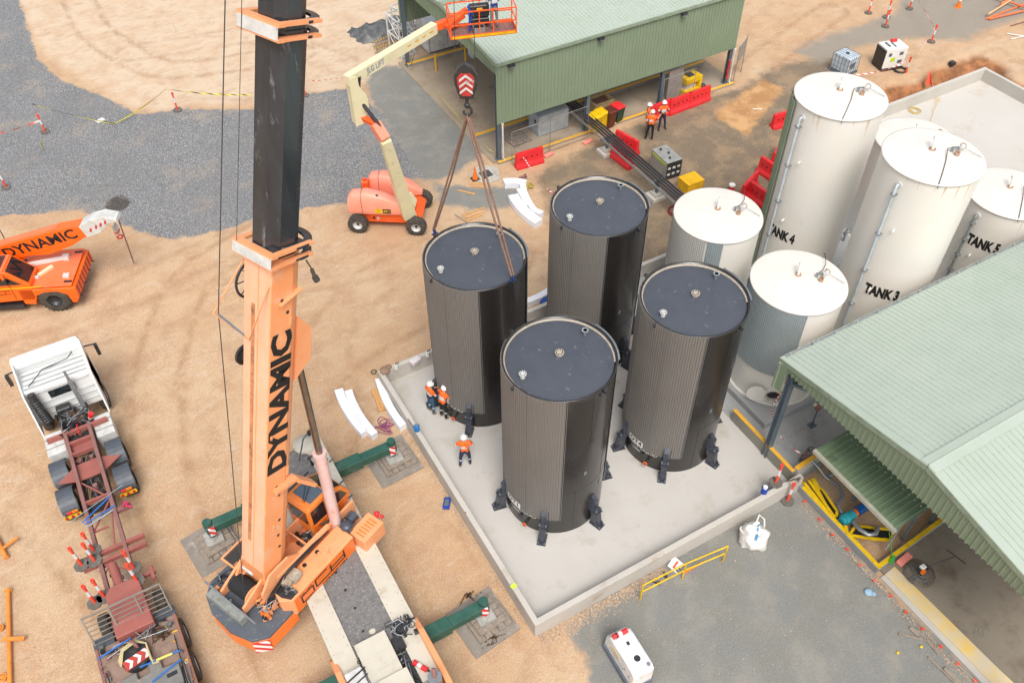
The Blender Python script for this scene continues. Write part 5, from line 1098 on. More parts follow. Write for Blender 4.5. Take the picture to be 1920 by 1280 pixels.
# load on the deck
k = thing('ballast_plate', 'grey notched ballast plate lying on the trailer deck', 'weight', (tx + .05, 3.2, 1.16))
mb(mat('grey_ballast', (126, 124, 118), .6, rgb2=(108, 106, 102), sc1=3, dirt=(146, 128, 110), damt=.25, dsc=3)).prism([(-.9, -2.2), (.85, -2.2), (.85, .9), (.4, .95), (.4, 1.25), (.05, 1.3), (.05, 1.0), (-.3, .95), (-.3, 1.2), (-.75, 1.15), (-.9, .8)], 0, .16).build('plate', k, bev=.02)
B = mb(steel).ring((-.1, .35, .17), .24, .035, (0, 0, 1), 26, 6); B.use(black).cyl((-.1, .35, .16), (-.1, .35, .18), .2, n=24); B.build('boss', k)
mb(black).bx(.45, .75, .55, .68, .16, .165).bx(-.7, -.4, .7, .83, .16, .165).build('slots', k)
k = thing('spare_hook_block', 'spare hook block with red-white chevrons lying on the trailer deck', 'hook block', (tx - .15, 4.85, 1.3), R_(12))
mb(black).cyl((0, 0, -.12), (0, 0, .1), .42, n=30).build('sheave_case', k)
B = mb(mat('dull_red', (180, 64, 54), .6)).bx(-.38, .38, -.3, .04, .11, .13); B.build('red_plate', k)
B = mb(white)
for x_ in (-.3, -.05, .2): B.prism([(x_, -.28), (x_ + .1, -.28), (x_ + .2, -.12), (x_ + .1, .03), (x_, .03), (x_ + .1, -.12)], .131, .14)
B.build('chevrons', k); B = mb(mat('yellowish_rope', (190, 176, 130), .8))
for i in range(4): B.tube([(-.45, -.05 + .06 * i, .12), (-.2, .3 + .03 * i, .22), (.2, .32 + .03 * i, .24), (.42, .1, .2), (.3, -.4 - .06 * i, .1), (.45, -.6, .05)], .025)
B.build('rope', k); mb(rust).ring((.15, .25, .3), .14, .04, (1, .3, 0), 16, 6).build('hook_eye', k)
k = thing('winch_unit', 'dark winch unit strapped with green slings on the trailer', 'winch', (tx + .0, 2.9, 1.33))
B = mb(mat('dark_box', (56, 60, 62), .5, rgb2=(84, 88, 90))).bx(-.5, -.42, -.6, .35, 0, .4).bx(.42, .5, -.6, .35, 0, .4).bx(-.42, .42, -.6, -.5, 0, .38).cyl((-.42, -.15, .25), (.42, -.15, .25), .22, n=20); B.build('frame', k)
B = mb(mat('green_sling', (46, 168, 110), .7))
for x_ in (-.2, .1): B.tube([(x_, .4, .1), (x_ + .02, .2, .45), (x_ + .06, -.2, .5), (x_ + .1, -.55, .3)], .04)
B.ring((.75, .3, .1), .13, .045, (0, 0, 1), 16, 6); B.build('green_sling', k)
chain(pile(303, 1188, 1.2, .28, 14), 'chain', 'heap of rusty chain on the trailer deck beside the hook block')
for i, (a, b_, m_, lab) in enumerate((((370, 1090), (215, 1195), strapb, 'blue strap from the deck edge to the striped hook block'), ((338, 1218), (262, 1250), strapb, 'blue strap with a pale yellow sleeve across the winch'), ((340, 1235), (285, 1278), strapb, 'blue strap slanting to the bottom edge of the photo'))):
    if i == 0: a, b_ = (183, 1235), (245, 1195)
    p, q = A(*a, 1.35), A(*b_, 1.45); B = mb(m_).bar(p, q, .05, .012)
    if i == 1: B.use(mat('yellow_sleeve', (220, 210, 110), .7)).bar(p + (q - p) * .2, p + (q - p) * .6, .07, .025)
    tag(B.build('ratchet_strap'), ['blue strap from the left deck edge to the striped hook block', lab, lab][i], 'strap')
XT = Matrix.Translation((tx, 0, 0))
clutter(XT, (-.55, .55, 14.5, 15.6, .95, 1.35), 46, [oil, black, mach, steel], tk, 'cab_rear_machinery', 51, 16)
clutter(XT, (-.32, .32, 11.3, 14.2, .75, 1.0), 34, [oil, black, mach, rust], tk, 'drivetrain', 52, 10, 1.4)
clutter(XT, (-1.05, 1.0, 5.2, 5.7, 1.16, 1.3), 20, [oil, rust, mach], tr_, 'deck_front_fittings', 53, 10)
clutter(XT, (-.4, .4, 7.5, 8.5, 1.05, 1.15), 10, [oil, rust], tr_, 'airline_fittings', 54, 6)
clutter(XT, (.95, 1.15, .8, 5.2, 1.16, 1.26), 26, [steel, mach, yel, rust], tr_, 'right_edge_lashings', 55, 8, .7)
clutter(XT, (-1.15, -.95, .8, 5.2, 1.16, 1.26), 20, [steel, mach, rust], tr_, 'left_edge_lashings', 56, 8, .7)
# ------------------------------------------------------------------ bollards
bor = mat('bollard_orange', (238, 84, 58), .5); refl = mat('reflective_white', (226, 226, 226), .3); base_m = mat('rubber_base', (88, 86, 80), .85, rgb2=(110, 106, 98), sc1=6)
def bollard():
    k = thing('bollard', 'x', 'bollard', group='orange and white T-top bollards')
    B = mb(base_m).prism([(.25 * math.cos(R_(22.5 + 45 * i)), .25 * math.sin(R_(22.5 + 45 * i))) for i in range(8)], 0, .07); B.build('base', k, bev=.015)
    B = mb(bor).cyl((0, 0, .07), (0, 0, 1.0), .052, .045, n=14).cyl((0, 0, 1.0), (0, 0, 1.1), .065, n=14, hole=.03); B.build('post', k)
    mb(refl).cyl((0, 0, .5), (0, 0, .78), .053, .051, n=14).build('reflective_band', k)
    return k
b0_ = bollard(); used = [False]
BL = [(177, 1033, 1.34, 'bollard standing on the trailer, highest of its left group'), (154, 1060, 1.34, 'outermost left bollard on the trailer crossbeam'), (178, 1052, 1.34, 'bollard on the trailer crossbeam, inner of the touching left pair'),
      (252, 1066, 1.34, 'upper of the two bollards on the right trailer beam'), (258, 1090, 1.34, 'lower of the two bollards on the right trailer beam'), (196, 1119, 1.3, 'upper of the two bollards left of the red gooseneck'), (179, 1130, 1.3, 'lower of the two bollards left of the red gooseneck'),
      (85, 248, 0, 'bollard on the gravel wound with yellow and black tape'), (333, 207, 0, 'bollard holding yellow tape on the sandy edge of the gravel'), (487, 198, 0, 'bollard half hidden by the left side of the black boom'), (572, 180, 0, 'bollard just showing right of the black boom'), (12, 352, 0, 'bollard on the gravel at the left edge of the photo'),
      (1454, 905, .82, 'bollard on a rubber base on top of the bund wall corner'), (1476, 939, 0, 'bollard on the ground by the yellow-edged pump pit'),
      (1628, 25, 0, 'leftmost bollard at the top right by the road'), (1662, 33, 0, 'upper bollard of the close pair at the top right'), (1660, 50, 0, 'lower bollard of the close pair at the top right'), (1705, 17, 0, 'bollard at the top edge beside the looping red-white tape'), (1746, 79, 0, 'bollard where the red-white tape bends'), (1697, 140, 0, 'bollard beside the black hose coil near the white generator')]
for i, (px, py, z_, lab) in enumerate(BL):
    o = b0_ if i == 0 else dup(b0_); o.location = A(px, py, z_); o.rotation_euler.z = random.random(); o['label'] = lab
# ------------------------------------------------------------------ boom lift
lk = thing('boom_lift', 'coral and cream articulated boom lift raised beside the open shed', 'boom lift')
XJ = fr((4.75, 21.4, 0), -34.2)
def jb(m): B = mb(m); B.X = XJ; return B
jb(orgl).prism([(-1.5, .38), (1.5, .38), (1.62, .62), (1.3, .92), (-1.3, .92), (-1.62, .62)], -.78, .78, 'y').build('chassis', lk, bev=.03)
for s_ in (-1, 1): jb(orgl).prism([(s_ * 1.2, -.98), (s_ * 1.5, -.98), (s_ * 1.55, .98), (s_ * 1.2, .98)], .42, .62).build('axle', lk, bev=.02)
for u in (-1.38, 1.38):
    for v in (-1.0, 1.0): wheel(lk, XJ @ Vector((u, v * 1.04, .46)), .46, .36, (XJ.to_3x3() @ Vector((0, 1 if v > 0 else -1, 0))), rimr=.5, rim_m=whited, tread=18)
def hood(v0, v1, nm, u0=-1.75, u1=1.25):
    B = jb(mat('hood_pink', (240, 156, 132), .4, rgb2=(236, 144, 118), sc1=1.4, coat=.1)); secs = []
    for f_, zt, s_ in ((0, 1.72, .92), (.06, 1.95, .98), (.3, 2.05, 1), (.55, 1.86, 1), (.8, 1.5, .88), (1, 1.12, .42)):
        u = u0 + (u1 - u0) * f_; vc = (v0 + v1) / 2; w_ = (v1 - v0) / 2 * s_
        secs.append([(u, vc + w_ * a, .98 + (zt - .92) * c) for a, c in ((-.92, 0), (-1, .2), (-1, .62), (-.8, .93), (-.55, 1), (.55, 1), (.8, .93), (1, .62), (1, .2), (.92, 0))])
    B.loft(secs, True, False); o = B.build(nm, lk, bev=.035, seg=3); o.data.polygons.foreach_set('use_smooth', [True] * len(o.data.polygons)); mb_ = jb(mat('panel_gap', (120, 60, 50), .7)); f2 = .22; u = u0 + (u1 - u0) * f2; mb_.tube([(u, (v0 + v1) / 2 + (v1 - v0) / 2 * a * 1.0, .98 + 1.12 * c) for a, c in ((-1.01, .1), (-1.01, .62), (-.8, .94), (-.55, 1.01), (.55, 1.01))], .012, 5); mb_.build('panel_gap', o); return o
h1 = hood(-1.02, -.28, 'hood'); hood(.42, 1.15, 'hood', -1.1, 1.45)
jb(black).cyl((-.35, -.82, 1.97), (-.35, -.86, 2.0), .06, n=12).build('hood_vent', h1)
B = jb(ink).prism([(-.75, .62), (-.6, .72), (-.6, .52)], -.79, -.782, 'y'); B.use(whited).prism([(-.35, .62), (-.5, .72), (-.5, .52)], -.79, -.782, 'y'); B.build('chassis_arrows', lk)
B = jb(yelb).bx(-.5, -.15, -1.035, -1.025, 1.12, 1.35); B.build('label_plate', h1); jb(black).bx(-.12, .25, -1.035, -1.025, 1.12, 1.35).build('label_plate', h1)
lettering('6812', .16, yelb, XJ @ Vector((.07, -1.038, 1.235)), XJ.to_3x3() @ Vector((1, 0, 0)), (0, 0, 1), h1, bold=.004)
jb(pink).bx(-1.5, -.3, -.3, .42, .86, 1.05).build('turntable', lk, bev=.03)
B = jb(orgl).bx(-1.3, -.95, .15, .5, 1.05, 1.95); B.build('tank', lk, bev=.04); jb(orgl).cyl((-1.15, .3, 1.95), (-1.15, .3, 2.08), .07, n=12).build('beacon', lk)
JB = Vector((5.05, 20.25, 1.15)); J1 = A(703, 232, 6.35); J0 = A(722, 262, 5.8); JK0 = A(668, 222, 6.5); JK1 = A(657, 148, 8.35); JE = A(815, 52, 8.55)
jn = Vector((0, -1, .1))
mb(cream).bar(JB + Vector((.12, 0, -.3)), J0, .56, .62, (1, 0, 0), .4, .44).build('lower_boom', lk, bev=.015)
jb(cream).prism([(.2, .9), (1.2, .85), (1.35, 1.3), (1.1, 1.75), (.1, 1.2)], -.62, -.12, 'y').build('boom_base', lk, bev=.02)
B = mb(orange).bar(A(760, 396, .95), A(770, 392, 1.05), .18, .14); B.build('lamp_label', lk)
B = mb(mat('dark_panel', (44, 48, 62), .4)).bar(A(764, 398, .8), A(758, 372, 1.55), .5, .1, (1, -1, .3)); B.build('end_panel', lk)
mb(pink).bar(J0, J1, .42, .42, (1, 0, 0)).build('boom_collar', lk, bev=.01); mb(orgl).bar(J1, JK0 + Vector((.1, 0, .1)), .22, .22, (1, 0, 0)).build('inner_boom', lk)
d_ = (JK1 - JK0).normalized(); e_ = Vector((1, 0, 0)) - d_ * d_.x; e_.normalize(); f_v = d_.cross(e_)
B = mb(cream)
for s_ in (-.2, .2):
    P_ = lambda a, b_: JK0 + d_ * a + e_ * b_ + f_v * s_; L_ = (JK1 - JK0).length
    pl_ = [(-.25, -.12), (-.2, .2), (.5, .55), (1.1, .5), (L_ - .3, .25), (L_ + .15, .2), (L_ + .15, -.15)]
    vs = [P_(*q) - f_v * .02 for q in pl_] + [P_(*q) + f_v * .02 for q in pl_]; n_ = len(pl_)
    B.add(vs, [tuple(range(n_)), tuple(reversed(range(n_, 2 * n_)))] + [(i, n_ + i, n_ + (i + 1) % n_, (i + 1) % n_) for i in range(n_)])
B.add([JK0 + d_ * a + e_ * b_ + f_v * s_ for a, b_, s_ in ((.85, .5, -.2), (.85, .5, .2), (1.1, .5, .2), (1.1, .5, -.2))], [(0, 1, 2, 3)]).bar(JK0 - d_ * .2 - e_ * .1, JK1 - e_ * .12, .4, .04, e_)
B.build('riser_link', lk)
mb(black).cyl(JK0 + d_ * .9 + e_ * .2, J0 + Vector((.15, 0, .1)), .08, n=12).build('cylinder', lk); mb(black).cyl(JK0 + d_ * .5 + e_ * .1, JK1 + e_ * .35, .1, n=12).build('cylinder', lk)
ub = mb(cream).bar(JK1 - (JE - JK1).normalized() * .2, JE, .34, .46).build('upper_boom', lk, bev=.012)
dj = (JE - JK1).normalized(); sj = Vector((dj.y, -dj.x, 0)).normalized(); uj = sj.cross(dj)
lettering('JLG LIFT', .34, mat('grey_lettering', (128, 142, 160), .6), JK1 + dj * 1.25 + sj * .172, dj, uj, ub, bold=.01, sx=.8)
B = mb(yel)
for i in range(4): B.bar(JK1 + dj * (3.1 + i * .45) + sj * .174 + uj * .02, JK1 + dj * (3.3 + i * .45) + sj * .174 + uj * .02, .006, .07)
B.build('yellow_dashes', ub)
BC = (A(846, 73, 8.3) + A(968, 60, 8.3)) / 2; bx_ = (A(968, 60, 8.3) - A(846, 73, 8.3)); BW = bx_.length; ba = math.atan2(bx_.y, bx_.x)
JJ = A(838, 42, 8.6); mb(orgl).bar(JE, JJ, .26, .3).build('jib', lk, bev=.01)
XB = Matrix.Translation(BC) @ Matrix.Rotation(ba, 4, 'Z')
B = mb(orgl); B.X = XB; hw = BW / 2; bdp = .95
def rail(a, c, t=.045): B.bar(a, c, t, t)
for z_ in (.55, 1.1):
    rail((-hw, 0, z_), (hw, 0, z_)); rail((-hw, bdp, z_), (hw, bdp, z_)); rail((-hw, 0, z_), (-hw, bdp, z_)); rail((hw, 0, z_), (hw, bdp, z_))
for x_ in (-hw, -hw * .12, hw * .3, hw):
    rail((x_, 0, 0), (x_, 0, 1.1))
for x_ in (-hw, 0, hw): rail((x_, bdp, 0), (x_, bdp, 1.1))
B.bx(-hw, hw, -.03, .0, -.06, .1).bx(-hw, hw, bdp, bdp + .03, -.06, .14).bx(-hw - .03, -hw, 0, bdp, -.06, .14).bx(hw, hw + .03, 0, bdp, -.06, .14)
B.build('basket_rails', lk)
B = mb(mat('basket_floor', (150, 112, 104), .6, .2)); B.X = XB; B.bx(-hw, hw, 0, bdp, -.04, -.01)
B.use(rust)
for i in range(12): B.bx(-hw + .1 + i * .23, -hw + .13 + i * .23, 0, bdp, -.01, .0)
B.build('basket_floor', lk); B = mb(yelb); B.X = XB; B.bx(-hw + .05, hw - .05, -.045, -.031, -.02, .07); B.build('yellow_edge', lk)
B = mb(black); B.X = XB; B.box((-hw * .28 + .35, bdp - .15, .75), (.85, .32, .5)).box((-hw * .28 + .35, bdp - .2, .3), (.8, .3, .3)); B.build('control_console', lk, bev=.03)
B = mb(yel); B.X = XB; B.box((-hw * .28 + .35, bdp - .32, .85), (.25, .02, .12)); B.build('console_label', lk)
B = mb(orgl); B.X = XB; B.bar((-hw + .1, bdp, .3), (-hw + .9, bdp + .1, .7), .2, .2).bar((-hw - .1, .6, .2), (-hw + .7, bdp, .55), .26, .22); B.build('basket_mount', lk)
k = MB().use(mat('blue_harness', (30, 76, 170), .7)); k.X = XB
k.tube([(-hw + .85, .35, 1.2), (-hw + .88, .3, .7), (-hw + .86, .32, .1)], .05).tube([(-hw + .8, .35, 1.15), (-hw + 1.0, .28, .9), (-hw + .9, .3, .5)], .03); tag(k.build('harness'), 'blue safety harness hanging in the lift basket', 'harness')
k = MB().use(mat('grey_crate', (150, 148, 146), .6)); k.X = XB; k.box((-.15, .35, .12), (.5, .35, .24)); k.use(black).box((-.15, .35, .245), (.42, .28, .01)); tag(k.build('tool_box', bev=.02), 'grey tool box on the lift basket floor', 'tool box')
BASKET = XB
# ------------------------------------------------------------------ people
skin = mat('skin', (196, 140, 112), .6); hivis = mat('hi_vis_orange', (244, 108, 30), .7, rgb2=(232, 96, 24), sc1=9); silver = mat('reflective_tape', (214, 218, 214), .35)
navy = mat('navy_cloth', (34, 42, 66), .8, rgb2=(44, 54, 80), sc1=12); jeans = mat('blue_jeans', (48, 78, 106), .8, rgb2=(60, 92, 120), sc1=12); blackc = mat('black_cloth', (30, 30, 32), .8); greyc = mat('grey_cloth', (128, 128, 128), .8, rgb2=(108, 108, 110), sc1=12)
boot = mat('tan_boots', (140, 112, 76), .8); helm = mat('white_helmet', (232, 232, 228), .35); hair = mat('dark_hair', (50, 36, 28), .8)
def person(loc, rz, label, top=hivis, cuff=navy, legs=navy, L=None, helmet=True, boots=boot, kneeb=True, waist=None, head=0):
    "L overrides joints; figure faces +y, origin between the feet"
    J = dict(pel=(0, 0, .96), spi=(0, .0, 1.14), che=(0, .0, 1.34), nek=(0, .01, 1.5), hea=(0, .03, 1.61), hto=(0, .02, 1.70),
             hl=(-.095, 0, .9), kl=(-.12, .03, .5), al=(-.13, -.02, .1), tl=(-.145, .13, .045), hr=(.095, 0, .9), kr=(.12, .03, .5), ar=(.13, -.02, .1), tr=(.145, .13, .045),
             sl=(-.185, 0, 1.42), el=(-.26, -.03, 1.15), wl=(-.25, .1, .93), ml=(-.24, .14, .86), sr=(.185, 0, 1.42), er=(.26, -.03, 1.15), wr=(.25, .1, .93), mr=(.24, .14, .86))
    if L: J.update(L)
    Rr = dict(pel=(.155, .115), spi=(.145, .11), che=(.165, .12), nek=(.06, .06), hea=(.085, .095), hto=(.07, .08), hl=(.1, .1), kl=(.066, .066), al=(.05, .05), tl=(.045, .035), hr=(.1, .1), kr=(.066, .066), ar=(.05, .05), tr=(.045, .035),
              sl=(.075, .075), el=(.055, .055), wl=(.038, .034), ml=(.045, .028), sr=(.075, .075), er=(.055, .055), wr=(.038, .034), mr=(.045, .028))
    ks = list(J); ed = [('pel', 'spi'), ('spi', 'che'), ('che', 'nek'), ('nek', 'hea'), ('hea', 'hto')]
    for s in 'lr': ed += [('pel', 'h' + s), ('h' + s, 'k' + s), ('k' + s, 'a' + s), ('a' + s, 't' + s), ('che', 's' + s), ('s' + s, 'e' + s), ('e' + s, 'w' + s), ('w' + s, 'm' + s)]
    me = bpy.data.meshes.new('person'); me.from_pydata([J[k] for k in ks], [(ks.index(a), ks.index(b)) for a, b in ed], [])
    o = bpy.data.objects.new('tmp', me); C.objects.link(o); md = o.modifiers.new('s', 'SKIN'); 
    sv_ = me.skin_vertices[0].data if len(me.skin_vertices) else None
    for i, k in enumerate(ks): sv_[i].radius = Rr[k]; sv_[i].use_root = (k == 'pel')
    md.use_smooth_shade = True; o.modifiers.new('u', 'SUBSURF').levels = 1; o.modifiers['u'].render_levels = 1
    dg = bpy.context.evaluated_depsgraph_get(); dg.update(); em = bpy.data.meshes.new_from_object(o.evaluated_get(dg))
    B = MB(); mats_ = [top, cuff, legs, skin, silver, boots, hair]
    for q in mats_: B.use(q)
    B.use(top); B.v = [tuple(v.co) for v in em.vertices]; B.f = [tuple(p.vertices) for p in em.polygons]; B.sm = [True] * len(B.f)
    segs = [(Vector(J[a]), Vector(J[b]), a, b) for a, b in ed]
    for p in em.polygons:
        c = p.center; best = None
        for a, b_, na, nb in segs:
            d = b_ - a; t = max(0, min(1, (c - a).dot(d) / d.length_squared)); r = (c - (a + d * t)).length - Rr[na][0] * (1 - t) - Rr[nb][0] * t
            if best is None or r < best[0]: best = (r, na, nb, t)
        _, na, nb, t = best; q = top
        if na in ('nek', 'hea'): q = skin if c.z < J['hea'][2] + .07 else hair
        elif na == 'che' and nb == 'nek': q = skin if t > .75 else top
        elif na[0] == 'h' and len(na) == 2 or (na == 'pel' and nb[0] == 'h'): q = legs
        elif na[0] == 'k': q = silver if kneeb and .12 < t < .3 else (legs if t < .85 else boots)
        elif na[0] == 'a': q = boots
        elif na == 'pel': q = legs if t < .35 else (waist or top)
        elif na == 'spi': q = silver if .15 < t < .5 else top
        elif na[0] == 's' and len(na) == 2: q = silver if .62 < t < .85 else top
        elif na[0] == 'e' and len(na) == 2: q = cuff if t < .85 else skin
        elif na[0] == 'w' or nb[0] == 'm': q = skin
        B.mi.append(B.mats.index(q))
    # fingers and thumb, nose, ears
    B.use(skin)
    for s, sg in (('l', -1), ('r', 1)):
        w_ = Vector(J['w' + s]); h = Vector(J['m' + s]); d = (h - w_).normalized(); a = d.cross(Vector((1, 0, 0))).normalized(); b_ = d.cross(a)
        for i, ln in enumerate((.055, .075, .08, .072)):
            k0 = h + a * (i - 1.5) * .02 + d * .02; k1 = k0 + d * ln * .6 - b_ * .012 * sg; k2 = k1 + d * ln * .3 - b_ * .03 * sg; B.tube([k0, k1, k2], .0095, 6)
        k0 = w_ + (h - w_) * .45 + a * .04; B.tube([k0, k0 + a * .03 + d * .02, k0 + a * .035 + d * .06], .011, 6)
    hx = Vector(J['hea']); B.add([hx + Vector(v) for v in ((-.012, .09, -.012), (.012, .09, -.012), (0, .118, -.01), (0, .09, .035))], [(0, 1, 2), (1, 3, 2), (3, 0, 2)])
    for s_ in (-1, 1): B.ball(hx + Vector((s_ * .088, .0, .005)), .022, 6)
    bpy.data.objects.remove(o)
    root = B.build('person', None, loc, rz); tag(root, label, 'person')
    B = mb(hair)
    for s_ in (-1, 1): B.ball(hx + Vector((s_ * .03, .09, .025)), .009, 6)
    B.bx(hx.x - .025, hx.x + .025, hx.y + .088, hx.y + .095, hx.z - .045, hx.z - .038); B.build('face_details', root)
    if helmet:
        c = Vector(J['hto']) + Vector((0, -.005, -.02)); H = mb(helm).lathe([(.118, 0), (.118, .03), (.108, .075), (.075, .115), (.01, .132)], 20, c); H.lathe([(.112, .0), (.15, -.006), (.15, .004), (.112, .012)], 20, c, None, 20, 160).lathe([(.112, .0), (.13, -.004), (.13, .004), (.112, .012)], 20, c).bar(c + Vector((0, -.09, .1)), c + Vector((0, .09, .1)), .03, .045)
        H.build('helmet', root)
    return root
def V3(p, z=0): q = A(*p, z); return (q.x, q.y, z)
person((1.14, 9.66, .1), R_(-82), 'worker in faded orange shirt and blue jeans, left of the pair at tank OT2', legs=jeans, waist=navy, L=dict(el=(-.24, .1, 1.16), wl=(-.12, .3, 1.18), ml=(-.05, .36, 1.2), er=(.24, .1, 1.16), wr=(.1, .3, 1.14), mr=(.05, .36, 1.16), hea=(0, .05, 1.6), hto=(0, .05, 1.69)))
person((1.42, 9.2, .1), R_(-70), 'worker in bright orange shirt and dark trousers with white bands, bent toward tank OT2', legs=blackc, L=dict(che=(0, .06, 1.32), nek=(0, .12, 1.46), hea=(0, .17, 1.56), hto=(0, .17, 1.65), sl=(-.185, .07, 1.4), sr=(.185, .07, 1.4), el=(-.24, .2, 1.18), wl=(-.16, .42, 1.12), ml=(-.12, .5, 1.12), er=(.24, .2, 1.18), wr=(.16, .42, 1.1), mr=(.12, .5, 1.1)))
person((1.12, 6.82, .1), R_(-28), 'worker standing alone with back turned and legs apart, below tank OT2', legs=navy, L=dict(kl=(-.17, .0, .5), al=(-.2, -.08, .1), tl=(-.22, .06, .045), kr=(.15, .05, .5), ar=(.16, .02, .1), tr=(.18, .17, .045), el=(-.33, .02, 1.2), wl=(-.2, .18, 1.1), ml=(-.13, .22, 1.08), er=(.33, .04, 1.2), wr=(.22, .26, 1.12), mr=(.18, .34, 1.12)))
person((19.55, 21.2, 0), R_(-120), 'worker in orange vest over grey sleeves with folded arms, left of the trio', cuff=greyc, legs=greyc, kneeb=False, boots=blackc, L=dict(el=(-.25, .08, 1.18), wl=(-.02, .19, 1.2), ml=(.07, .2, 1.23), er=(.25, .08, 1.18), wr=(.02, .2, 1.17), mr=(-.07, .22, 1.2)))
person((20.38, 21.0, 0), R_(165), 'worker facing the camera in orange shirt and navy trousers, right of the trio', cuff=blackc, legs=navy, waist=blackc, kneeb=False, boots=blackc, L=dict(kl=(-.18, 0, .5), al=(-.24, -.04, .1), tl=(-.27, .1, .045), el=(-.3, .06, 1.2), wl=(-.1, .2, 1.2), ml=(-.03, .24, 1.22), er=(.3, .06, 1.2), wr=(.1, .2, 1.18), mr=(.03, .24, 1.2)))
person((19.3, 20.55, 0), R_(-35), 'worker in black trousers with back to the camera, nearest of the trio', cuff=hivis, legs=blackc, kneeb=False, boots=blackc, L=dict(er=(.32, .1, 1.24), wr=(.42, .32, 1.3), mr=(.46, .4, 1.32), kl=(-.16, .0, .5), al=(-.2, 0, .1), tl=(-.23, .14, .045)))
bp_ = BASKET @ Vector((BW * .5 - .85, .5, 0)); person(tuple(bp_), ba + R_(10), 'worker in grey jeans and blue top standing in the lift basket', top=mat('blue_shirt', (36, 60, 140), .8), cuff=skin, legs=greyc, kneeb=False, helmet=True, boots=greyc, L=dict(wr=(.2, .3, 1.15), mr=(.18, .38, 1.16), er=(.25, .1, 1.15), wl=(-.2, .3, 1.15), ml=(-.18, .38, 1.16), el=(-.25, .1, 1.15)))
# ------------------------------------------------------------------ red water-filled barriers
def barrier():
    k = thing('road_barrier', 'x', 'barrier', group='red plastic barriers')
    B = mb(redp).loft([[(x_, -w_, z_) if i == 0 else (x_, w_, z_) for x_, z_, w_, i in ()]] if 0 else [[(-.78 + e_, -w_, z_), (.78 - e_, -w_, z_), (.78 - e_, w_, z_), (-.78 + e_, w_, z_)] for z_, w_, e_ in ((0, .22, 0), (.14, .22, 0), (.32, .13, .02), (.82, .085, .02), (.88, .07, .03))]); B.build('barrier_body', k, bev=.02)
    B = mb(mat('dark_red_recess', (110, 20, 28), .6))
    for x_ in (-.5, -.2, .1, .4):
        for s_ in (-1, 1): B.bx(x_ - .035, x_ + .035, s_ * .118 - .012, s_ * .118 + .012, .52, .6)
    for x_ in (-.45, .4): B.cyl((x_, 0, .875), (x_, 0, .885), .035, n=10)
    B.build('slots', k)
    return k
bk0 = barrier()
BR = [((968, 316), (1016, 302), 'red barrier in front of the wire fence, wrapped by striped tape'), ((1219, 226), (1254, 212), 'red barrier behind the three workers'), ((1255, 214), (1290, 200), 'red barrier just right of the three workers, under the grey panel'), ((1290, 201), (1327, 186), 'rightmost red barrier of the row along the shed'),
      ((1158, 272), (1190, 290), 'red barrier on the far side of the black pipes'), ((1147, 290), (1183, 318), 'red barrier on the near side of the black pipes, beside its concrete foot'),
      ((1453, 240), (1482, 232), 'red barrier highest beside the tall tank, lying over'), ((1448, 312), (1462, 288), 'red barrier midway down the tall tank, upper of two'), ((1430, 325), (1455, 342), 'red barrier midway down the tall tank, lower of two'),
      ((1392, 372), (1412, 350), 'thin-looking red barrier end-on behind the short white tank'), ((1410, 372), (1438, 392), 'red barrier wedged between the short white tank and TANK 4')]
for i, (a, b_, lab) in enumerate(BR):
    o = bk0 if i == 0 else dup(bk0); p, q = A(*a), A(*b_); o.location = (p + q) / 2; o.rotation_euler.z = math.atan2(q.y - p.y, q.x - p.x); o['label'] = lab
# ------------------------------------------------------------------ tape, rope, flags
def tape(pts, label, m, w_=.07, sag=.15, cat='tape', n_=8, name='tape'):
    pts = [Vector(p) for p in pts]; out = []
    for a, b_ in zip(pts[:-1], pts[1:]):
        for i in range(n_): t = i / n_; p = a + (b_ - a) * t; p.z = max(.012, p.z - sag * 4 * t * (1 - t)); out.append(p)
    out.append(pts[-1]); vs = []
    for i, p in enumerate(out):
        d = (out[min(i + 1, len(out) - 1)] - out[max(i - 1, 0)]).normalized(); s_ = d.cross(Vector((0, 0, 1))).normalized(); u_ = (s_.cross(d) * .8 + s_ * (.6 * math.sin(i * .5))).normalized()
        vs += [p - u_ * w_ / 2, p + u_ * w_ / 2]
    return tag(mb(m).add(vs, [(2 * i, 2 * i + 2, 2 * i + 3, 2 * i + 1) for i in range(len(out) - 1)]).build(name), label, cat)
tape([A(72, 222, 0) + Vector((0, 0, .9)), A(215, 232, .15), A(318, 188, 0) + Vector((0, 0, .7)), A(470, 178, .6)], 'yellow and black tape strung between bollards across the gravel', btape, .06, .12)
tape([A(0, 250, .7), A(75, 226, .7)], 'line of small pink flags at the left edge', stripes('flag_line', (230, 110, 100), (210, 190, 180), 1.2), .1, .05)
tape([A(80, 262, .03), A(76, 272, .05), A(84, 285, .03)], 'loose end of yellow and black tape on the gravel below its bollard', btape, .06, 0)
tape([A(585, 152, .3), A(690, 135, .4)], 'red and white tape sagging behind the boom lift elbow', rtape, .05, .1)
tape([A(1722, 0, .9), A(1738, 25, .9), A(1753, 52, .9), A(1744, 65, .9), A(1720, 105, .9), A(1693, 118, .9), A(1655, 132, .5), A(1605, 140, .3)], 'red and white tape looping past the white generator, top right', rtape, .07, .06)
tape([A(956, 265, .9), A(985, 300, .6), A(1015, 345, .2), A(1045, 368, .05)], 'red and white tape running from the wire fence towards OT3', rtape, .06, .03)
tape([(12.6, 3.1, 1.4), (12.1, 3.0, .75), (11.2, 1.9, 1.5)], 'red and white tape in front of the open manhole', rtape, .07, .1)
tape([(11.2, 1.6, 1.2), (11.5, .8, .9)], 'short red and white tape between the grey column and the valves', rtape, .07, .05)
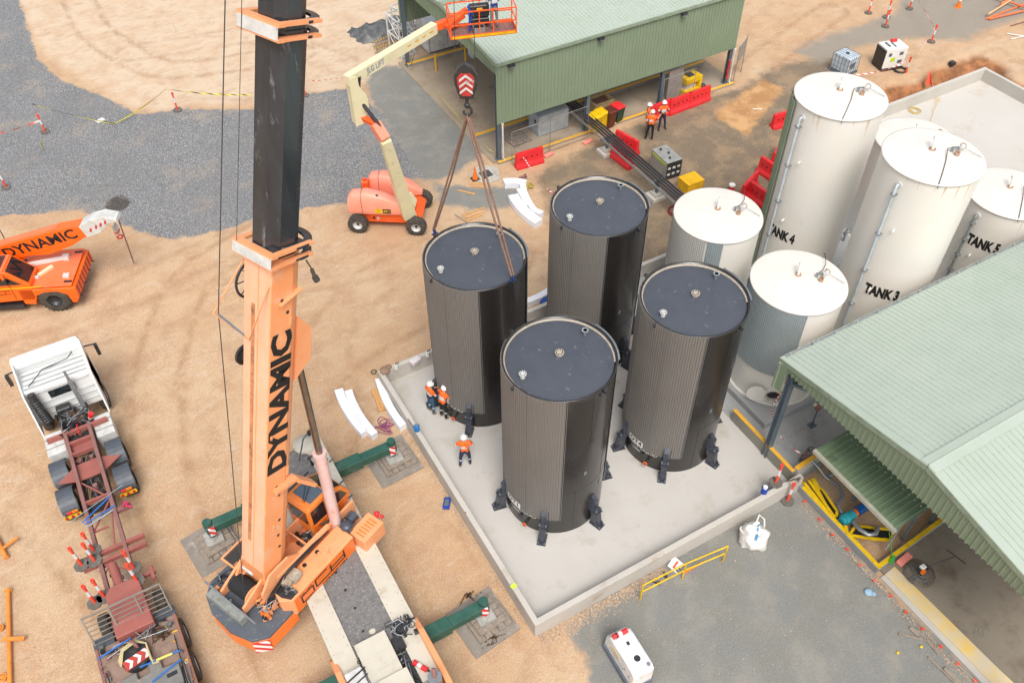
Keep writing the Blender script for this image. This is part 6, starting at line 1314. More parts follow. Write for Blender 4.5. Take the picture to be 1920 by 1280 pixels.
tape([A(790, 130, .8), A(830, 185, .5), A(905, 262, .7), A(925, 285, .3)], 'yellow tape strung beside the open end of the shed', stripes('dull_yellow_tape', (206, 190, 70), (150, 138, 60), 5), .04, .15)
B = mb(btape); random.seed(3)
for i in range(26): p = A(990, 352) + Vector((random.uniform(-.3, .3), random.uniform(-.2, .2), random.uniform(.02, .12))); B.bar(p, p + Vector((random.uniform(-.15, .15), random.uniform(-.15, .15), random.uniform(-.02, .04))), .05, .008)
tag(B.build('tape_heap'), 'heap of yellow and black tape beside the white foam blocks', 'tape')
fl_m = mat('flag_orange', (240, 66, 30), .6)
fp = [(1509, 941), (1537, 975), (1562, 1004), (1588, 1031), (1613, 1061), (1641, 1090), (1670, 1118), (1699, 1149), (1731, 1180), (1764, 1213), (1797, 1246), (1830, 1277)]
for i, q in enumerate(fp):
    p = A(*q, .1); lab = ['topmost orange flag, at the bund wall corner'] + [f'orange kerb flag, {w_} from the bund corner' for w_ in ('second', 'third', 'fourth', 'fifth', 'sixth', 'seventh', 'eighth', 'ninth', 'tenth', 'eleventh', 'twelfth')]
    tag(mb(fl_m).prism([(-.07, 0), (.07, 0), (0, .12)], -.005, .005).build('flag', None, p, R_(-60 + 20 * (i % 3))), lab[i], 'flag', 'orange flags on the kerb line')
tape([A(q[0], q[1], .13) for q in fp], 'thin pale line carrying the orange flags along the kerb', mat('pale_line', (214, 200, 186), .7), .012, 0, 'line', 2, 'flag_line')
# ------------------------------------------------------------------ things round the green shed
def bin_(px, body, lid, lab):
    k = thing('wheelie_bin', lab, 'bin', A(*px, .05), R_(8), 'wheelie bins'); B = mb(body).loft([[(-w_, -d, z_), (w_, -d, z_), (w_, d, z_), (-w_, d, z_)] for w_, d, z_ in ((.2, .24, .06), (.27, .32, .92))]); B.build('body', k, bev=.015)
    mb(lid).loft([[(-w_, -d, z_), (w_, -d, z_), (w_, d, z_), (-w_, d, z_)] for w_, d, z_ in ((.29, .35, .93), (.29, .35, .98), (.22, .26, 1.02))]).build('lid', k, bev=.01)
    for s_ in (-.22, .22): mb(black).cyl((s_ - .03, .26, .1), (s_ + .03, .26, .1), .1, n=14).build('wheel', k)
by = mat('bin_yellow', (234, 188, 10), .45)
bin_((1112, 246), by, by, 'yellow wheelie bin nearest the black pipes'); bin_((1126, 238), by, by, 'yellow wheelie bin next to the brown one')
bin_((1141, 236), mat('bin_brown', (96, 46, 32), .5), mat('bin_brown', (96, 46, 32), .5), 'brown wheelie bin between the yellow and green ones'); bin_((1156, 227), mat('bin_green', (34, 66, 50), .5), redp, 'dark green wheelie bin with a red lid')
k = thing('pallet', 'weathered timber pallet on the shed floor behind the fence', 'pallet', A(970, 262, .05), .1)
for i in range(7): mb(timberg).bx(-.6, .6, -.55 + i * .165, -.45 + i * .165, .1, .125).build('slat', k)
for y_ in (-.5, 0, .5): pass
for x_ in (-.55, 0, .5): mb(timberg).bx(x_, x_ + .05, -.55, .54, .0, .098).build('bearer', k)
k = thing('wrapped_tank', 'grey wrapped block-shaped tank inside the shed behind the fence', 'tank', (15.25, 24.2, .05))
mb(mat('grey_wrap', (166, 172, 174), .5, rgb2=(140, 146, 148), sc1=2, bump=.4, bsc=6)).bx(-.95, .95, -.55, .55, 0, 1.2).build('body', k, bev=.08, seg=2)
mb(black).cyl((-.955, -.2, .8), (-.965, -.2, .8), .1, n=12).build('opening', k)
fm = mat('fence_wire', (150, 146, 140), .5, .3)
def panel(p, q, lab, h=2.0, mesh=True):
    p, q = Vector(p), Vector(q); k = thing('wire_fence', lab, 'fence', p, math.atan2(q.y - p.y, q.x - p.x), 'wire fence panels'); W = (q - p).length
    mb(fm).tube([(0, 0, .1), (0, 0, h), (W, 0, h), (W, 0, .1), (0, 0, .12)], .02, 6).build('frame', k)
    B = mb(fm); n_ = int(W / .14)
    for i in range(n_): B.bx(i * W / n_, i * W / n_ + .004, -.002, .002, .12, h)
    for i in range(8): B.bx(0, W, -.002, .002, .2 + i * .24, .204 + i * .24)
    B.build('mesh', k)
panel((11.85, 22.2, 0), (14.1, 22.22, 0), 'left wire fence panel in front of the pallet'); panel((14.15, 22.22, 0), (16.5, 22.3, 0), 'right wire fence panel in front of the grey wrapped tank')
panel((21.4, 22.4, 0), (23.6, 22.5, 0), 'wire fence panel behind the red barrier row')
pk = mat('pink_block', (234, 140, 124), .7)
for px, lab in (((1029, 292), 'pink fence foot between the two wire panels'), ((1102, 268), 'pink fence foot at the right end of the wire fence'), ((1694, 1050), 'pink fence foot beside the power trowel')):
    tag(mb(pk).bx(-.3, .3, -.12, .12, 0, .14).build('barrier_foot', None, A(*px, .07 if px[0] > 1500 else 0), .1, bev=.03), lab, 'fence foot', 'pink fence feet')
k = thing('display_panel', 'translucent grey sheet panel standing behind the red barriers', 'panel', A(1260, 188), .12); mb(mat('grey_sheet', (150, 146, 140), .4)).bx(-.5, .6, -.02, .02, .1, 1.9).build('sheet', k); mb(steel).bx(-.53, .63, -.04, .04, 1.9, 1.95).build('top_bar', k)
k = thing('yellow_pump_set', 'yellow machine with cut-out side under the shed, right end', 'machine', A(1290, 172, .05), .1)
mb(yelb).prism([(-.6, 0), (.55, 0), (.6, .3), (.6, 1.0), (.5, 1.08), (-.6, 1.08), (-.6, .75), (.35, .75), (.35, .35), (-.6, .35)], -.4, .4, 'y').build('frame', k, bev=.02); mb(whited).bx(-.5, .3, -.2, .3, .35, .72).build('engine', k); mb(black).bx(-.3, .1, -.2, .2, 1.08, 1.14).build('cover', k)
tag(mb(black).ball((0, 0, .15), .17, 8).build('black_bag', None, A(1317, 166)), 'small black bag on the ground right of the yellow machine', 'bag')
k = thing('planter_box', 'pale square concrete box with brown filling inside the shed', 'box', A(1124, 200, .05), .05)
B = mb(mat('sandy_concrete', (196, 170, 120), .8)).bx(-.65, .65, -.5, -.38, 0, .5).bx(-.65, .65, .38, .5, 0, .5).bx(-.65, -.53, -.38, .38, 0, .5).bx(.53, .65, -.38, .38, 0, .5).build('box', k); mb(rust).bx(-.53, .53, -.38, .38, .1, .34).build('filling', k)
k = thing('notice_board', 'grey board on two posts at the right end of the shed', 'board', (27.35, 23.1, 0), .55)
mb(mat('grey_sheet', (150, 146, 140), .4)).bx(-.7, .7, -.015, .015, 1.2, 2.25).build('board', k)
for x_ in (-.72, .7): mb(fm).bx(x_, x_ + .04, -.02, .02, 0, 2.3).build('post', k)
tag(mb(white).box((0, 0, .02), (.5, .35, .01)).build('paper_sheet', None, A(1348, 150), .3), 'white sheet lying by the right corner column of the shed', 'sheet')
tag(mb(redp).tube([(0, 0, 1.6), (.06, .02, 1.3), (-.03, 0, 1.0), (.05, .03, .8), (0, 0, .5)], .05).build('red_hose', None, (26.2, 22.75, 0)), 'red hose hanging on the right corner column of the shed', 'hose')
# container, racks, posts
k = thing('white_container', 'white steel container with doors behind the shed end', 'container', (14.6, 35.1, .05), 0)
wr_ = mat('container_white', (216, 216, 212), .5, dirt=(150, 140, 126), damt=.25, dsc=2)
mb(wr_).bx(-1.5, 1.9, -.6, .9, .1, 1.95).build('body', k, bev=.02); B = mb(greyst)
for x_ in (-1.4, -.2, .9): B.bx(x_, x_ + .02, -.615, -.602, .15, 1.9)
B.build('door_seams', k)
for i, (x_, y_, r_) in enumerate(((11.9, 35.6, .1), (12.6, 36.4, .2))):
    k = thing('lattice_rack', ['white lattice frame nearest the shed column', 'white lattice frame beside the container top'][i], 'rack', (x_, y_, 0), r_)
    B = mb(wr_)
    for x2 in (-.5, .5):
        for y2 in (-.7, .7): B.bx(x2 - .04, x2 + .04, y2 - .04, y2 + .04, 0, 2.4)
    for z_ in (.1, 1.2, 2.3): B.bx(-.5, .5, -.73, -.67, z_, z_ + .07).bx(-.5, .5, .67, .73, z_, z_ + .07).bx(-.53, -.47, -.7, .7, z_, z_ + .07).bx(.47, .53, -.7, .7, z_, z_ + .07)
    for z_ in (.1, 1.2): B.bar((-.5, -.7, z_), (.5, -.7, z_ + 1.1), .04, .04).bar((.5, .7, z_), (-.5, .7, z_ + 1.1), .04, .04).bar((-.5, -.7, z_), (-.5, .7, z_ + 1.1), .04, .04).bar((.5, -.7, z_), (.5, .7, z_ + 1.1), .04, .04)
    B.build('lattice', k)
for px, lab in (((818, 133), 'yellow post nearest the open shed end'), ((873, 116), 'yellow post carrying a grey box')):
    k = thing('yellow_post', lab, 'post', A(*px, .05)); mb(yel).cyl((0, 0, 0), (0, 0, 1.05), .06, n=14).build('post', k)
    if px[0] > 850: mb(steel).box((0, 0, 1.15), (.5, .2, .25)).build('box', k)
tag(mb(wr_).bx(-.4, .4, -.3, .3, 0, 1.7).build('cabinet', None, A(893, 104, .05), 0, bev=.02), 'plain white cabinet just inside the shed end', 'cabinet')
# tarp and cages
tm = mat('black_tarp', (74, 76, 76), .45, rgb2=(110, 112, 110), sc1=2, bump=.3, bsc=8)
n1, n2 = 24, 12; vs = []; random.seed(2); p0, p1, p2 = A(650, 62), A(762, 30), A(700, 100)
for i in range(n1 + 1):
    for j in range(n2 + 1):
        a_, b_ = i / n1, j / n2; p = p0 + (p1 - p0) * a_ + (p2 - p0) * b_ * (.6 + .3 * a_); e_ = min(a_, 1 - a_, b_, 1 - b_)
        vs.append(p + Vector((.1 * math.sin(j * 1.3 + i), .1 * math.sin(i * .9), min(.7, e_ * 6) * (.5 + .2 * math.sin(i * 1.1 + j * .5) + .12 * math.sin(j * 2.1)) + .02)))
tag(mb(tm).add(vs, [(i * (n2 + 1) + j, (i + 1) * (n2 + 1) + j, (i + 1) * (n2 + 1) + j + 1, i * (n2 + 1) + j + 1) for i in range(n1) for j in range(n2)], True).build('tarpaulin'), 'crumpled black tarpaulin over a heap left of the shed', 'tarpaulin')
for i, (a, b_) in enumerate((((703, 92), (752, 72)), ((706, 104), (758, 84)))):
    p, q = A(*a), A(*b_); B = mb(mat('rebar', (150, 124, 96), .7)); d = q - p
    for t in np.linspace(0, 1, 16): c = p + d * t; B.tube([c + Vector((0, -.2, .03)), c + Vector((0, .2, .03)), c + Vector((0, .2, .4)), c + Vector((0, -.2, .4)), c + Vector((0, -.2, .03))], .012, 4)
    for o_ in ((0, -.2, .03), (0, .2, .03), (0, .2, .4), (0, -.2, .4)): B.tube([p + Vector(o_), q + Vector(o_)], .012, 4)
    B.use(yelb)
    for t in np.linspace(0, 1, 12): B.box(p + d * t + Vector((0, 0, .44)), (.06, .06, .05))
    tag(B.build('rebar_cage'), ['rebar cage with yellow caps nearest the tarpaulin', 'rebar cage with yellow caps nearer the boom lift'][i], 'rebar cage')
# drain, cone, small timber
k = thing('drain_grate', 'steel drain grate in a rough concrete surround', 'drain', A(911, 328, .0), .0)
mb(mat('rough_concrete', (184, 176, 164), .9, bump=.3)).prism([(.75 * math.cos(t) * (1 + .12 * math.sin(3 * t)), .8 * math.sin(t) * (1 + .1 * math.sin(5 * t))) for t in np.linspace(0, 6.0, 20)], .0, .03).build('surround', k)
B = mb(whited).bx(-.36, .36, -.36, -.3, .03, .06).bx(-.36, .36, .3, .36, .03, .06).bx(-.36, -.3, -.3, .3, .03, .06).bx(.3, .36, -.3, .3, .03, .06); B.use(steel)
for i in range(13): B.bx(-.29 + i * .046, -.27 + i * .046, -.3, .3, .035, .055)
B.use(black).bx(-.3, .3, -.3, .3, .03, .034); B.build('grate', k)
k = thing('traffic_cone', 'orange traffic cone on its black base beside the drain grate', 'cone', A(891, 336))
mb(black).bx(-.2, .2, -.2, .2, .0, .05).build('base', k, bev=.02); mb(orange).cyl((0, 0, .05), (0, 0, .75), .15, .025, n=18).build('cone', k)
k = thing('traffic_cone', 'orange and white traffic cone at the top right edge', 'cone', A(1796, 14))
mb(orange).bx(-.2, .2, -.2, .2, .0, .05).build('base', k, bev=.02); mb(orange).cyl((0, 0, .05), (0, 0, .75), .15, .025, n=18).build('cone', k); mb(refl).cyl((0, 0, .35), (0, 0, .55), .094, .064, n=18).build('band', k)
tag(mb(black).ball((0, 0, .08), .12, 8).ball((.15, .05, .06), .09, 8).build('black_rag', None, A(908, 334, .06)), 'black rag lying on the drain grate', 'rag')
def planks(lst, lab, m=timber, name='timber', h=.05, w_=.09):
    B = mb(m)
    for a, b_ in lst: p, q = A(*a), A(*b_); B.bar(p + Vector((0, 0, h / 2)), q + Vector((0, 0, h / 2)), w_, h)
    return tag(B.build(name, bev=.006), lab, 'timber')
planks([((882, 345), (914, 345))], 'upper timber below the drain grate'); planks([((880, 350), (915, 351))], 'lower timber below the drain grate')
planks([((857, 357), (891, 365))], 'single timber between the slings and the drain'); planks([((868, 404), (908, 390))], 'upper of three timbers above tank OT2'); planks([((872, 410), (907, 398))], 'middle of three timbers above tank OT2'); planks([((874, 415), (903, 404))], 'lower of three timbers above tank OT2')
planks([((853, 403), (875, 418))], 'thin grey stick beside the three timbers above OT2', timberg, w_=.04)
for i, (a, b_) in enumerate((((699, 732), (714, 772)), ((704, 731), (719, 771)), ((709, 738), (725, 770)))): planks([(a, b_)], ['left', 'middle', 'right'][i] + ' timber of the bundle between the white foam strips', w_=.1, h=.1)
# hydrant-like valve
tag(mb(rust).cyl((0, 0, 0), (0, 0, .3), .07, n=10).cyl((-.15, 0, .25), (.25, 0, .25), .06, n=10).cyl((.2, 0, .25), (.26, 0, .25), .11, n=12).build('old_valve', None, A(978, 340)), 'rusty pipe valve lying above the white foam blocks', 'valve')
# ------------------------------------------------------------------ white foam pieces
def arc_strip(p, q, wd, h, bow, lab, n_=12, z0=0, up=0):
    p, q = Vector(p), Vector(q); d = (q - p); s_ = Vector((-d.y, d.x, 0)).normalized(); secs = []
    for i in range(n_ + 1):
        t = i / n_; c = p + d * t + s_ * (bow * 4 * t * (1 - t)); dd = (d + s_ * bow * 4 * (1 - 2 * t)).normalized(); s2 = Vector((-dd.y, dd.x, 0)).normalized()
        secs.append([c - s2 * wd / 2 + Vector((0, 0, z0)), c + s2 * wd / 2 + Vector((0, 0, z0)), c + s2 * wd / 2 + Vector((0, 0, z0 + h)), c - s2 * wd / 2 + Vector((0, 0, z0 + h))])
    return tag(mb(foam).loft(secs).build('foam_strip', bev=.01), lab, 'foam strip', 'curved white foam strips')
arc_strip(A(637, 738), A(686, 818), .34, .3, -.12, 'left of the two parallel curved foam strips'); arc_strip(A(655, 740), A(704, 822), .3, .3, -.12, 'right of the two parallel curved foam strips')
arc_strip(A(712, 718), A(757, 806), .3, .3, -.12, 'curved foam strip lying against the bund wall')
arc_strip(A(962, 375), A(1010, 425), .5, .34, -.15, 'widest foam piece at the lower end of the foam heap'); arc_strip(A(945, 350), A(985, 352), .42, .34, .1, 'short foam piece at the top left of the foam heap')
arc_strip(A(980, 357), A(1002, 405), .28, .36, -.1, 'slim foam piece leaning along the right of the foam heap', z0=.05); arc_strip(A(972, 366), A(985, 395), .22, .3, .05, 'small foam wedge in the middle of the foam heap', z0=.1); arc_strip(A(998, 400), A(1016, 408), .3, .3, 0, 'square foam end piece at the right of the foam heap')
arc_strip(A(978, 575), A(1035, 548), .3, .3, -.1, 'curved foam strip behind tank OT2 near the bund wall')
tag(mb(mat('blue_plastic', (24, 72, 150), .4)).box((0, 0, .1), (.5, .25, .2)).build('blue_crate', None, A(1022, 566), .5, bev=.02), 'blue crate half hidden between OT2 and OT3', 'crate')
def coil(px, R, m, lab, n_=7, z=.02, name='hose_coil', th=.018, sq=1):
    c = A(*px, z); pts = [c + Vector((math.cos(t) * (R + .12 * R * math.sin(t * .37)), math.sin(t) * (R + .1 * R * math.cos(t * .53)) * sq, .02 + .01 * t / 6 + .02 * abs(math.sin(t * .7)))) for t in np.linspace(0, 2 * math.pi * n_, n_ * 18)]
    return tag(mb(m).tube(pts, th, 5).build(name), lab, 'hose')
B = mb(mat('purple_rope', (150, 70, 120), .8)); random.seed(8); c = A(722, 800); pts = [c]
for i in range(260): t = i * .21; pts.append(c + Vector(((.16 + .1 * math.sin(i * .05)) * math.cos(t) + .14 * math.sin(i * .031), (.22 + .1 * math.cos(i * .043)) * math.sin(t * .93) + .16 * math.cos(i * .021), .03 + .05 * abs(math.sin(i * .11)))))
tag(B.tube(pts, .014, 5).build('rope_heap'), 'tangled purple rope heap between the foam strips', 'rope')
coil((1270, 397), .42, mat('red_hose', (130, 44, 44), .6), 'dark red hose coil left of the short white tank'); coil((1688, 133), .33, black, 'black hose coil at the foot of a bollard', 6, th=.03)
coil((701, 698), .1, mat('olive_ring', (96, 92, 70), .6), 'small olive ring on the sand by the bund corner', 2, name='ring', th=.02)
# bund-wall clutter
wt = .8
tag(mb(mat('clear_box', (214, 206, 204), .4)).box((0, 0, .09), (.42, .26, .18)).build('plastic_box', None, A(779, 679, wt), .3, bev=.02), 'pale plastic box on the back bund wall', 'box')
for px, lab in (((802, 667, wt), 'white sprayer nearer tank OT2 on the bund wall'), ((743, 691, wt), 'white sprayer near the bund wall corner')):
    k = thing('sprayer', lab, 'sprayer', A(*px)); mb(white).cyl((0, 0, 0), (0, 0, .22), .08, .06, n=12).build('bottle', k); mb(black).tube([(0, 0, .22), (0, 0, .28), (.1, 0, .3), (.14, .05, .2)], .02).build('head', k)
tag(mb(mat('brown_cloth', (150, 120, 100), .9)).ball((0, 0, .06), .22, 8, .4).ball((.2, .1, .05), .14, 8, .4).build('cloth', None, A(722, 696, wt - .0)), 'brown cloth draped on the bund wall corner', 'cloth')
k = thing('water_jug', 'blue jug on the left bund wall', 'jug', A(782, 806, wt)); mb(mat('jug_blue', (20, 120, 190), .3)).cyl((0, 0, 0), (0, 0, .25), .11, n=16).build('jug_body', k); mb(steel).cyl((0, 0, .25), (0, 0, .31), .06, n=12).build('lid', k)
k = thing('water_jug', 'navy and white jug beside the bollard on the bund wall', 'jug', A(1432, 922, wt)); mb(mat('jug_navy', (24, 62, 160), .3)).cyl((0, 0, 0), (0, 0, .25), .12, n=16).build('jug_body', k); mb(white).cyl((0, 0, .25), (0, 0, .33), .08, n=12).build('lid', k)
tag(mb(mat('lime_mark', (200, 236, 60), .6)).box((0, 0, .006), (.2, .14, .008)).build('lime_marker', None, A(963, 1098, wt), .2), 'lime green marker patch on the left bund wall', 'marker')
tag(mb(mat('jug_navy', (24, 62, 160), .3)).bx(-.22, .22, -.12, .12, .0, .12).use(greyst).bx(-.14, .14, -.08, .08, .12, .14).build('tool_case', None, A(838, 945), R_(55), bev=.015), 'blue tool case on the sand outside the bund wall', 'tool case')
chain([A(1475, 902, .83), A(1485, 900, .83), A(1500, 896, .86), A(1494, 905, .84)], 'chain', 'rusty chain on the yellow wall top above the pump pit', r=.04)
# ------------------------------------------------------------------ welder, boxes, pipes
k = thing('welder_generator', 'silver welder generator with lime stripe beside the black pipes', 'generator', (18.33, 17.9, 0), R_(-3))
mb(mat('silver_case', (168, 168, 164), .35, .3)).bx(-.45, .45, -.7, .7, .12, 1.05).build('case', k, bev=.02); mb(black).bx(-.43, .43, -.68, .68, 0, .12).build('skid', k); mb(black).bx(-.44, .44, -.73, -.702, .14, 1.02).build('control_panel', k)
B = mb(mat('lime', (190, 220, 50), .5)).bx(-.458, -.452, -.6, .6, .84, .94); B.build('lime_stripe', k); B = mb(black)
for y_ in (-.4, 0, .42): B.cyl((-.1 + .2 * (y_ == 0), y_, 1.05), (-.1 + .2 * (y_ == 0), y_, 1.12), .06, n=12)
B.build('caps', k); B = mb(whited)
for i in range(6): B.box((-.3 + (i % 3) * .28, -.735, .35 + (i // 3) * .35), (.16, .01, .12))
B.build('dials', k)
k = thing('yellow_job_box', 'yellow job box between the welder and the short white tank', 'box', (18.55, 16.1, 0)); mb(mat('jobbox', (230, 176, 18), .45)).bx(-.48, .48, -.4, .4, 0, .55).build('box', k, bev=.02); mb(mat('jobbox', (230, 176, 18), .45)).bx(-.5, .5, -.42, .42, .56, .62).build('lid', k, bev=.01)
B_ = A(1371, 356); k = thing('marker_pot', 'small red pot with white lid behind the short white tank', 'pot', B_); mb(redp).cyl((0, 0, 0), (0, 0, .25), .14, n=14).build('pot', k); mb(white).cyl((0, 0, .25), (0, 0, .33), .16, n=14).build('lid', k)
bp2 = mat('black_pipe', (44, 42, 46), .3, rgb2=(56, 54, 58))
def pipe(pts, r, lab, m=bp2, name='pipe'): return tag(mb(m).tube(pts, r, 12).build(name), lab, 'pipe')
pk_ = thing('pipe_rack', 'run of parallel black pipes on two grey supports', 'pipe rack', (0, 0, 0))
for i in range(4): x_ = 16.5 + i * .17; mb(bp2).tube([(x_, 24.9, 1.02), (x_, 14.6, 1.02), (x_ - .1, 13.9, .9)], .055, 10).build('pipe', pk_)
mb(steel).bx(16.3, 16.36, 14.6, 24.9, .9, .98).build('side_channel', pk_)
for y_ in (20.7, 16.35):
    s_ = mb(greyst).bx(16.6, 16.72, y_ - .06, y_ + .06, .3, .92).bx(16.25, 17.15, y_ - .05, y_ + .05, .9, .96).build('support', pk_); mb(conc).bx(16.25, 17.0, y_ - .38, y_ + .38, 0, .2).bx(16.42, 16.88, y_ - .24, y_ + .24, .2, .32).build('footing', s_, bev=.012)
    B = mb(steel)
    for x_ in (16.45, 16.9): B.cyl((x_, y_, .96), (x_, y_, 1.14), .02, n=6)
    B.build('clamp', s_)
# ------------------------------------------------------------------ far right yard
k = thing('ibc_tote', 'white caged liquid tote behind the tall tank', 'tote', (33.2, 20.6, 0), .1); mb(mat('tote_plastic', (208, 222, 232), .35)).bx(-.48, .48, -.56, .56, .15, 1.1).build('bottle', k, bev=.05); B = mb(steel)
for i in range(6):
    x_ = -.5 + i * .2; B.bx(x_ - .01, x_ + .01, -.6, -.58, .12, 1.14).bx(x_ - .01, x_ + .01, .58, .6, .12, 1.14).bx(x_ - .01, x_ + .01, -.58, .58, 1.12, 1.14)
    y_ = -.58 + i * .232; B.bx(-.52, -.5, y_ - .01, y_ + .01, .12, 1.12).bx(.5, .52, y_ - .01, y_ + .01, .12, 1.12)
for z_ in (.4, .7, 1.0): B.bx(-.52, .52, -.61, -.6, z_, z_ + .02).bx(-.53, -.52, -.6, .6, z_, z_ + .02)
B.build('cage', k); mb(greyst).bx(-.55, .55, -.6, .6, 0, .12).build('pallet_base', k); mb(mat('dark_label', (90, 96, 104), .5)).bx(-.3, .1, -.622, -.614, .5, .8).build('label_plate', k); mb(black).cyl((0, 0, 1.1), (0, 0, 1.16), .1, n=14).build('cap', k)
k = thing('site_generator', 'white-topped generator with black side and lime sticker, top right', 'generator', (35.75, 19.75, 0), R_(-14)); mb(white).bx(-.6, .8, -.5, .5, .15, 1.35).build('case', k, bev=.03); mb(black).bx(-.625, -.602, -.48, .48, .1, 1.25).bx(-.6, .8, -.52, .52, 0, .15).build('black_side', k)
mb(mat('lime', (190, 220, 50), .5)).bx(-.2, .1, -.508, -.502, .55, .8).build('sticker', k); B = mb(greyst).bx(.3, .55, -.508, -.502, .9, 1.1).bx(-.4, -.2, -.508, -.502, .9, 1.1).bx(.3, .6, -.508, -.502, .4, .6); B.build('panel_marks', k)
mb(redp).cyl((.1, .3, 1.42), (.45, .3, 1.42), .1, n=14).build('extinguisher', k); mb(greyst).bx(-.3, -.2, -.2, .3, 1.35, 1.4).bx(.05, .1, -.3, .2, 1.35, 1.4).build('hinges', k)
B = mb(mat('yellow_rope', (214, 184, 90), .8)); c = A(1715, 208, .11)
for r_ in (.18, .26, .34): B.ring(c + Vector((0, 0, .02)), r_, .014, (0, 0, 1), 22, 5)
B.tube([c + Vector((0, .3, .02)), A(1722, 190, .11), A(1735, 165, .8)], .012, 5); tag(B.build('rope_coil'), 'yellow rope coil on the far bund floor', 'rope')
B = mb(mat('yellow_rope', (214, 184, 90), .8)).tube([A(1762, 184, .12), A(1752, 205, .12), A(1741, 236, .12)], .012, 5).tube([A(1758, 184, .12), A(1746, 210, .12)], .008, 5); tag(B.build('rope'), 'straight yellow rope on the far bund floor behind TANK 3', 'rope')
tag(mb(fl_m).add([A(1735, 158, 0), A(1745, 158, 0), A(1741, 140, .2) + Vector((0, 0, .3)), A(1748, 165, 0)], [(0, 1, 2), (1, 3, 2)]).build('orange_mesh'), 'orange mesh scrap in the trench', 'mesh')
k = thing('trench_box', 'dark cap on grey and red stubs standing in the trench', 'service box', A(1779, 135, -.4)); mb(black).box((0, 0, .55), (.3, .3, .2)).build('cap', k)
for x_ in (-.1, .12): mb(rust).cyl((x_, 0, 0), (x_, 0, .45), .04, n=8).build('stub', k)
op = mat('orange_conduit', (232, 120, 70), .5)
for i, (a, b_, lab) in enumerate((((1848, 38), (1925, 8), 'orange pipe lowest in the top right stack'), ((1853, 40), (1930, 22), 'orange pipe second in the top right stack'), ((1862, 0), (1925, 22), 'orange pipe crossing over the top right stack'), ((1850, 35), (1905, 0), 'cream-orange pipe at the left of the top right stack'), ((1872, 18), (1890, 8), 'short orange pipe stub in the top right stack'))):
    p, q = A(*a), A(*b_); pipe([p + Vector((0, 0, .07 + .07 * i)), q + Vector((0, 0, .07 + .07 * i))], .06, lab, op if i != 3 else mat('cream_pipe', (226, 178, 130), .5))
for i, (a, b_, lab) in enumerate((((1888, 65), (1925, 72), 'white pipe upper of two at the right edge'), ((1895, 75), (1925, 70), 'white pipe lower of two at the right edge'), ((1895, 50), (1925, 42), 'rusty stub in the small pit at the right edge'))):
    p, q = A(*a), A(*b_); pipe([p + Vector((0, 0, .05)), q + Vector((0, 0, .1))], .035, lab, white if i < 2 else rust)
for px, lab in (((1420, 205), 'short white stick on the disturbed soil'), ((330, 62), 'thin white survey stake left of the pair on the sand'), ((364, 66), 'thin white survey stake right of the pair on the sand')):
    tag(mb(white).box((0, 0, .02), (.5, .06, .03)).build('white_stick', None, A(*px), -.5) if px[0] > 1000 else mb(mat('pale_wood', (226, 206, 176), .7)).cyl((0, 0, 0), (0, 0, .7), .02, n=6).build('stake', None, A(*px)), lab, 'stake')
tag(mb(white).box((0, 0, .01), (.45, .32, .012)).build('paper_sheet', None, A(188, 226), .4), 'white sheet of paper on the gravel', 'sheet')
# yellow pipes lower left
yp = mat('orange_yellow_tube', (222, 142, 60), .6, rgb2=(206, 124, 50), sc1=4)
k = thing('tube_frame', 'long ochre tube with a cross arm, lower left edge', 'frame'); mb(yp).tube([A(15, 1108, .12), A(19, 1300, .12)], .07, 12).build('tube', k); mb(yp).cyl(A(15, 1108, .12), A(15, 1106, .12), .12, n=14).build('end_flange', k); mb(yp).bar(A(5, 1198, .2), A(46, 1196, .2), .12, .08).build('cross_arm', k)
k = thing('tube_frame', 'short ochre tube with an angled arm at the left edge', 'frame'); mb(yp).tube([A(-12, 1000, .12), A(12, 1045, .12)], .08, 12).build('tube', k); mb(yp).bar(A(5, 1028, .15), A(33, 1007, .2), .08, .07).build('arm', k)
B = mb(yp).flange(A(3, 1180, .0), (0, 0, 1), .12, .08, .15); tag(B.build('flange_stub'), 'ochre flanged stub at the left edge', 'pipe stub')
B = mb(yp).flange(A(8, 1272, .0), (0, 0, 1), .13, .09, .15); tag(B.build('flange_stub'), 'ochre flanged stub in the bottom left corner', 'pipe stub')
# ------------------------------------------------------------------ lower right yard
k = thing('yellow_handrail', 'yellow two-rail handrail beside the bund wall', 'handrail'); hs_ = [A(1200, 1124), A(1279, 1084), A(1355, 1052)]
for p in hs_: mb(yelb).cyl(p, p + Vector((0, 0, 1.0)), .03, n=10).build('post', k)
for z_ in (.55, 1.0): mb(yelb).tube([p + Vector((0, 0, z_)) for p in hs_], .028, 8).build('rail', k)
k = thing('small_sign', 'square white sign with orange writing leaning by the yellow handrail', 'sign', A(1266, 1060), .4); mb(white).box((0, 0, .06), (.45, .4, .02), M=Matrix.Rotation(.3, 3, 'X')).build('sign_board', k)
mb(fl_m).box((0, 0, .075), (.3, .06, .008), M=Matrix.Rotation(.3, 3, 'X')).build('orange_writing', k)
planks([((1282, 1075), (1315, 1055))], 'orange-red timber leaning behind the yellow handrail', orange, w_=.05)
for i, px in enumerate(((1228, 1092), (1250, 1078), (1268, 1070))): chain(pile(*px, 0, .14, 5), 'chain', ['leftmost', 'middle', 'rightmost'][i] + ' dark chain bundle behind the yellow handrail', black)
a_ = A(1157, 1175, 1.15); b_ = A(1207, 1256, 1.15); d_ = b_ - a_; L2 = d_.length / 2 + .06; ctr = (a_ + b_) / 2
k = thing('compressor', 'white box compressor on a grey skid with a red extinguisher', 'compressor', (ctr.x, ctr.y, 0), math.atan2(d_.y, d_.x))
whc = mat('compressor_white', (232, 232, 230), .35, coat=.2)
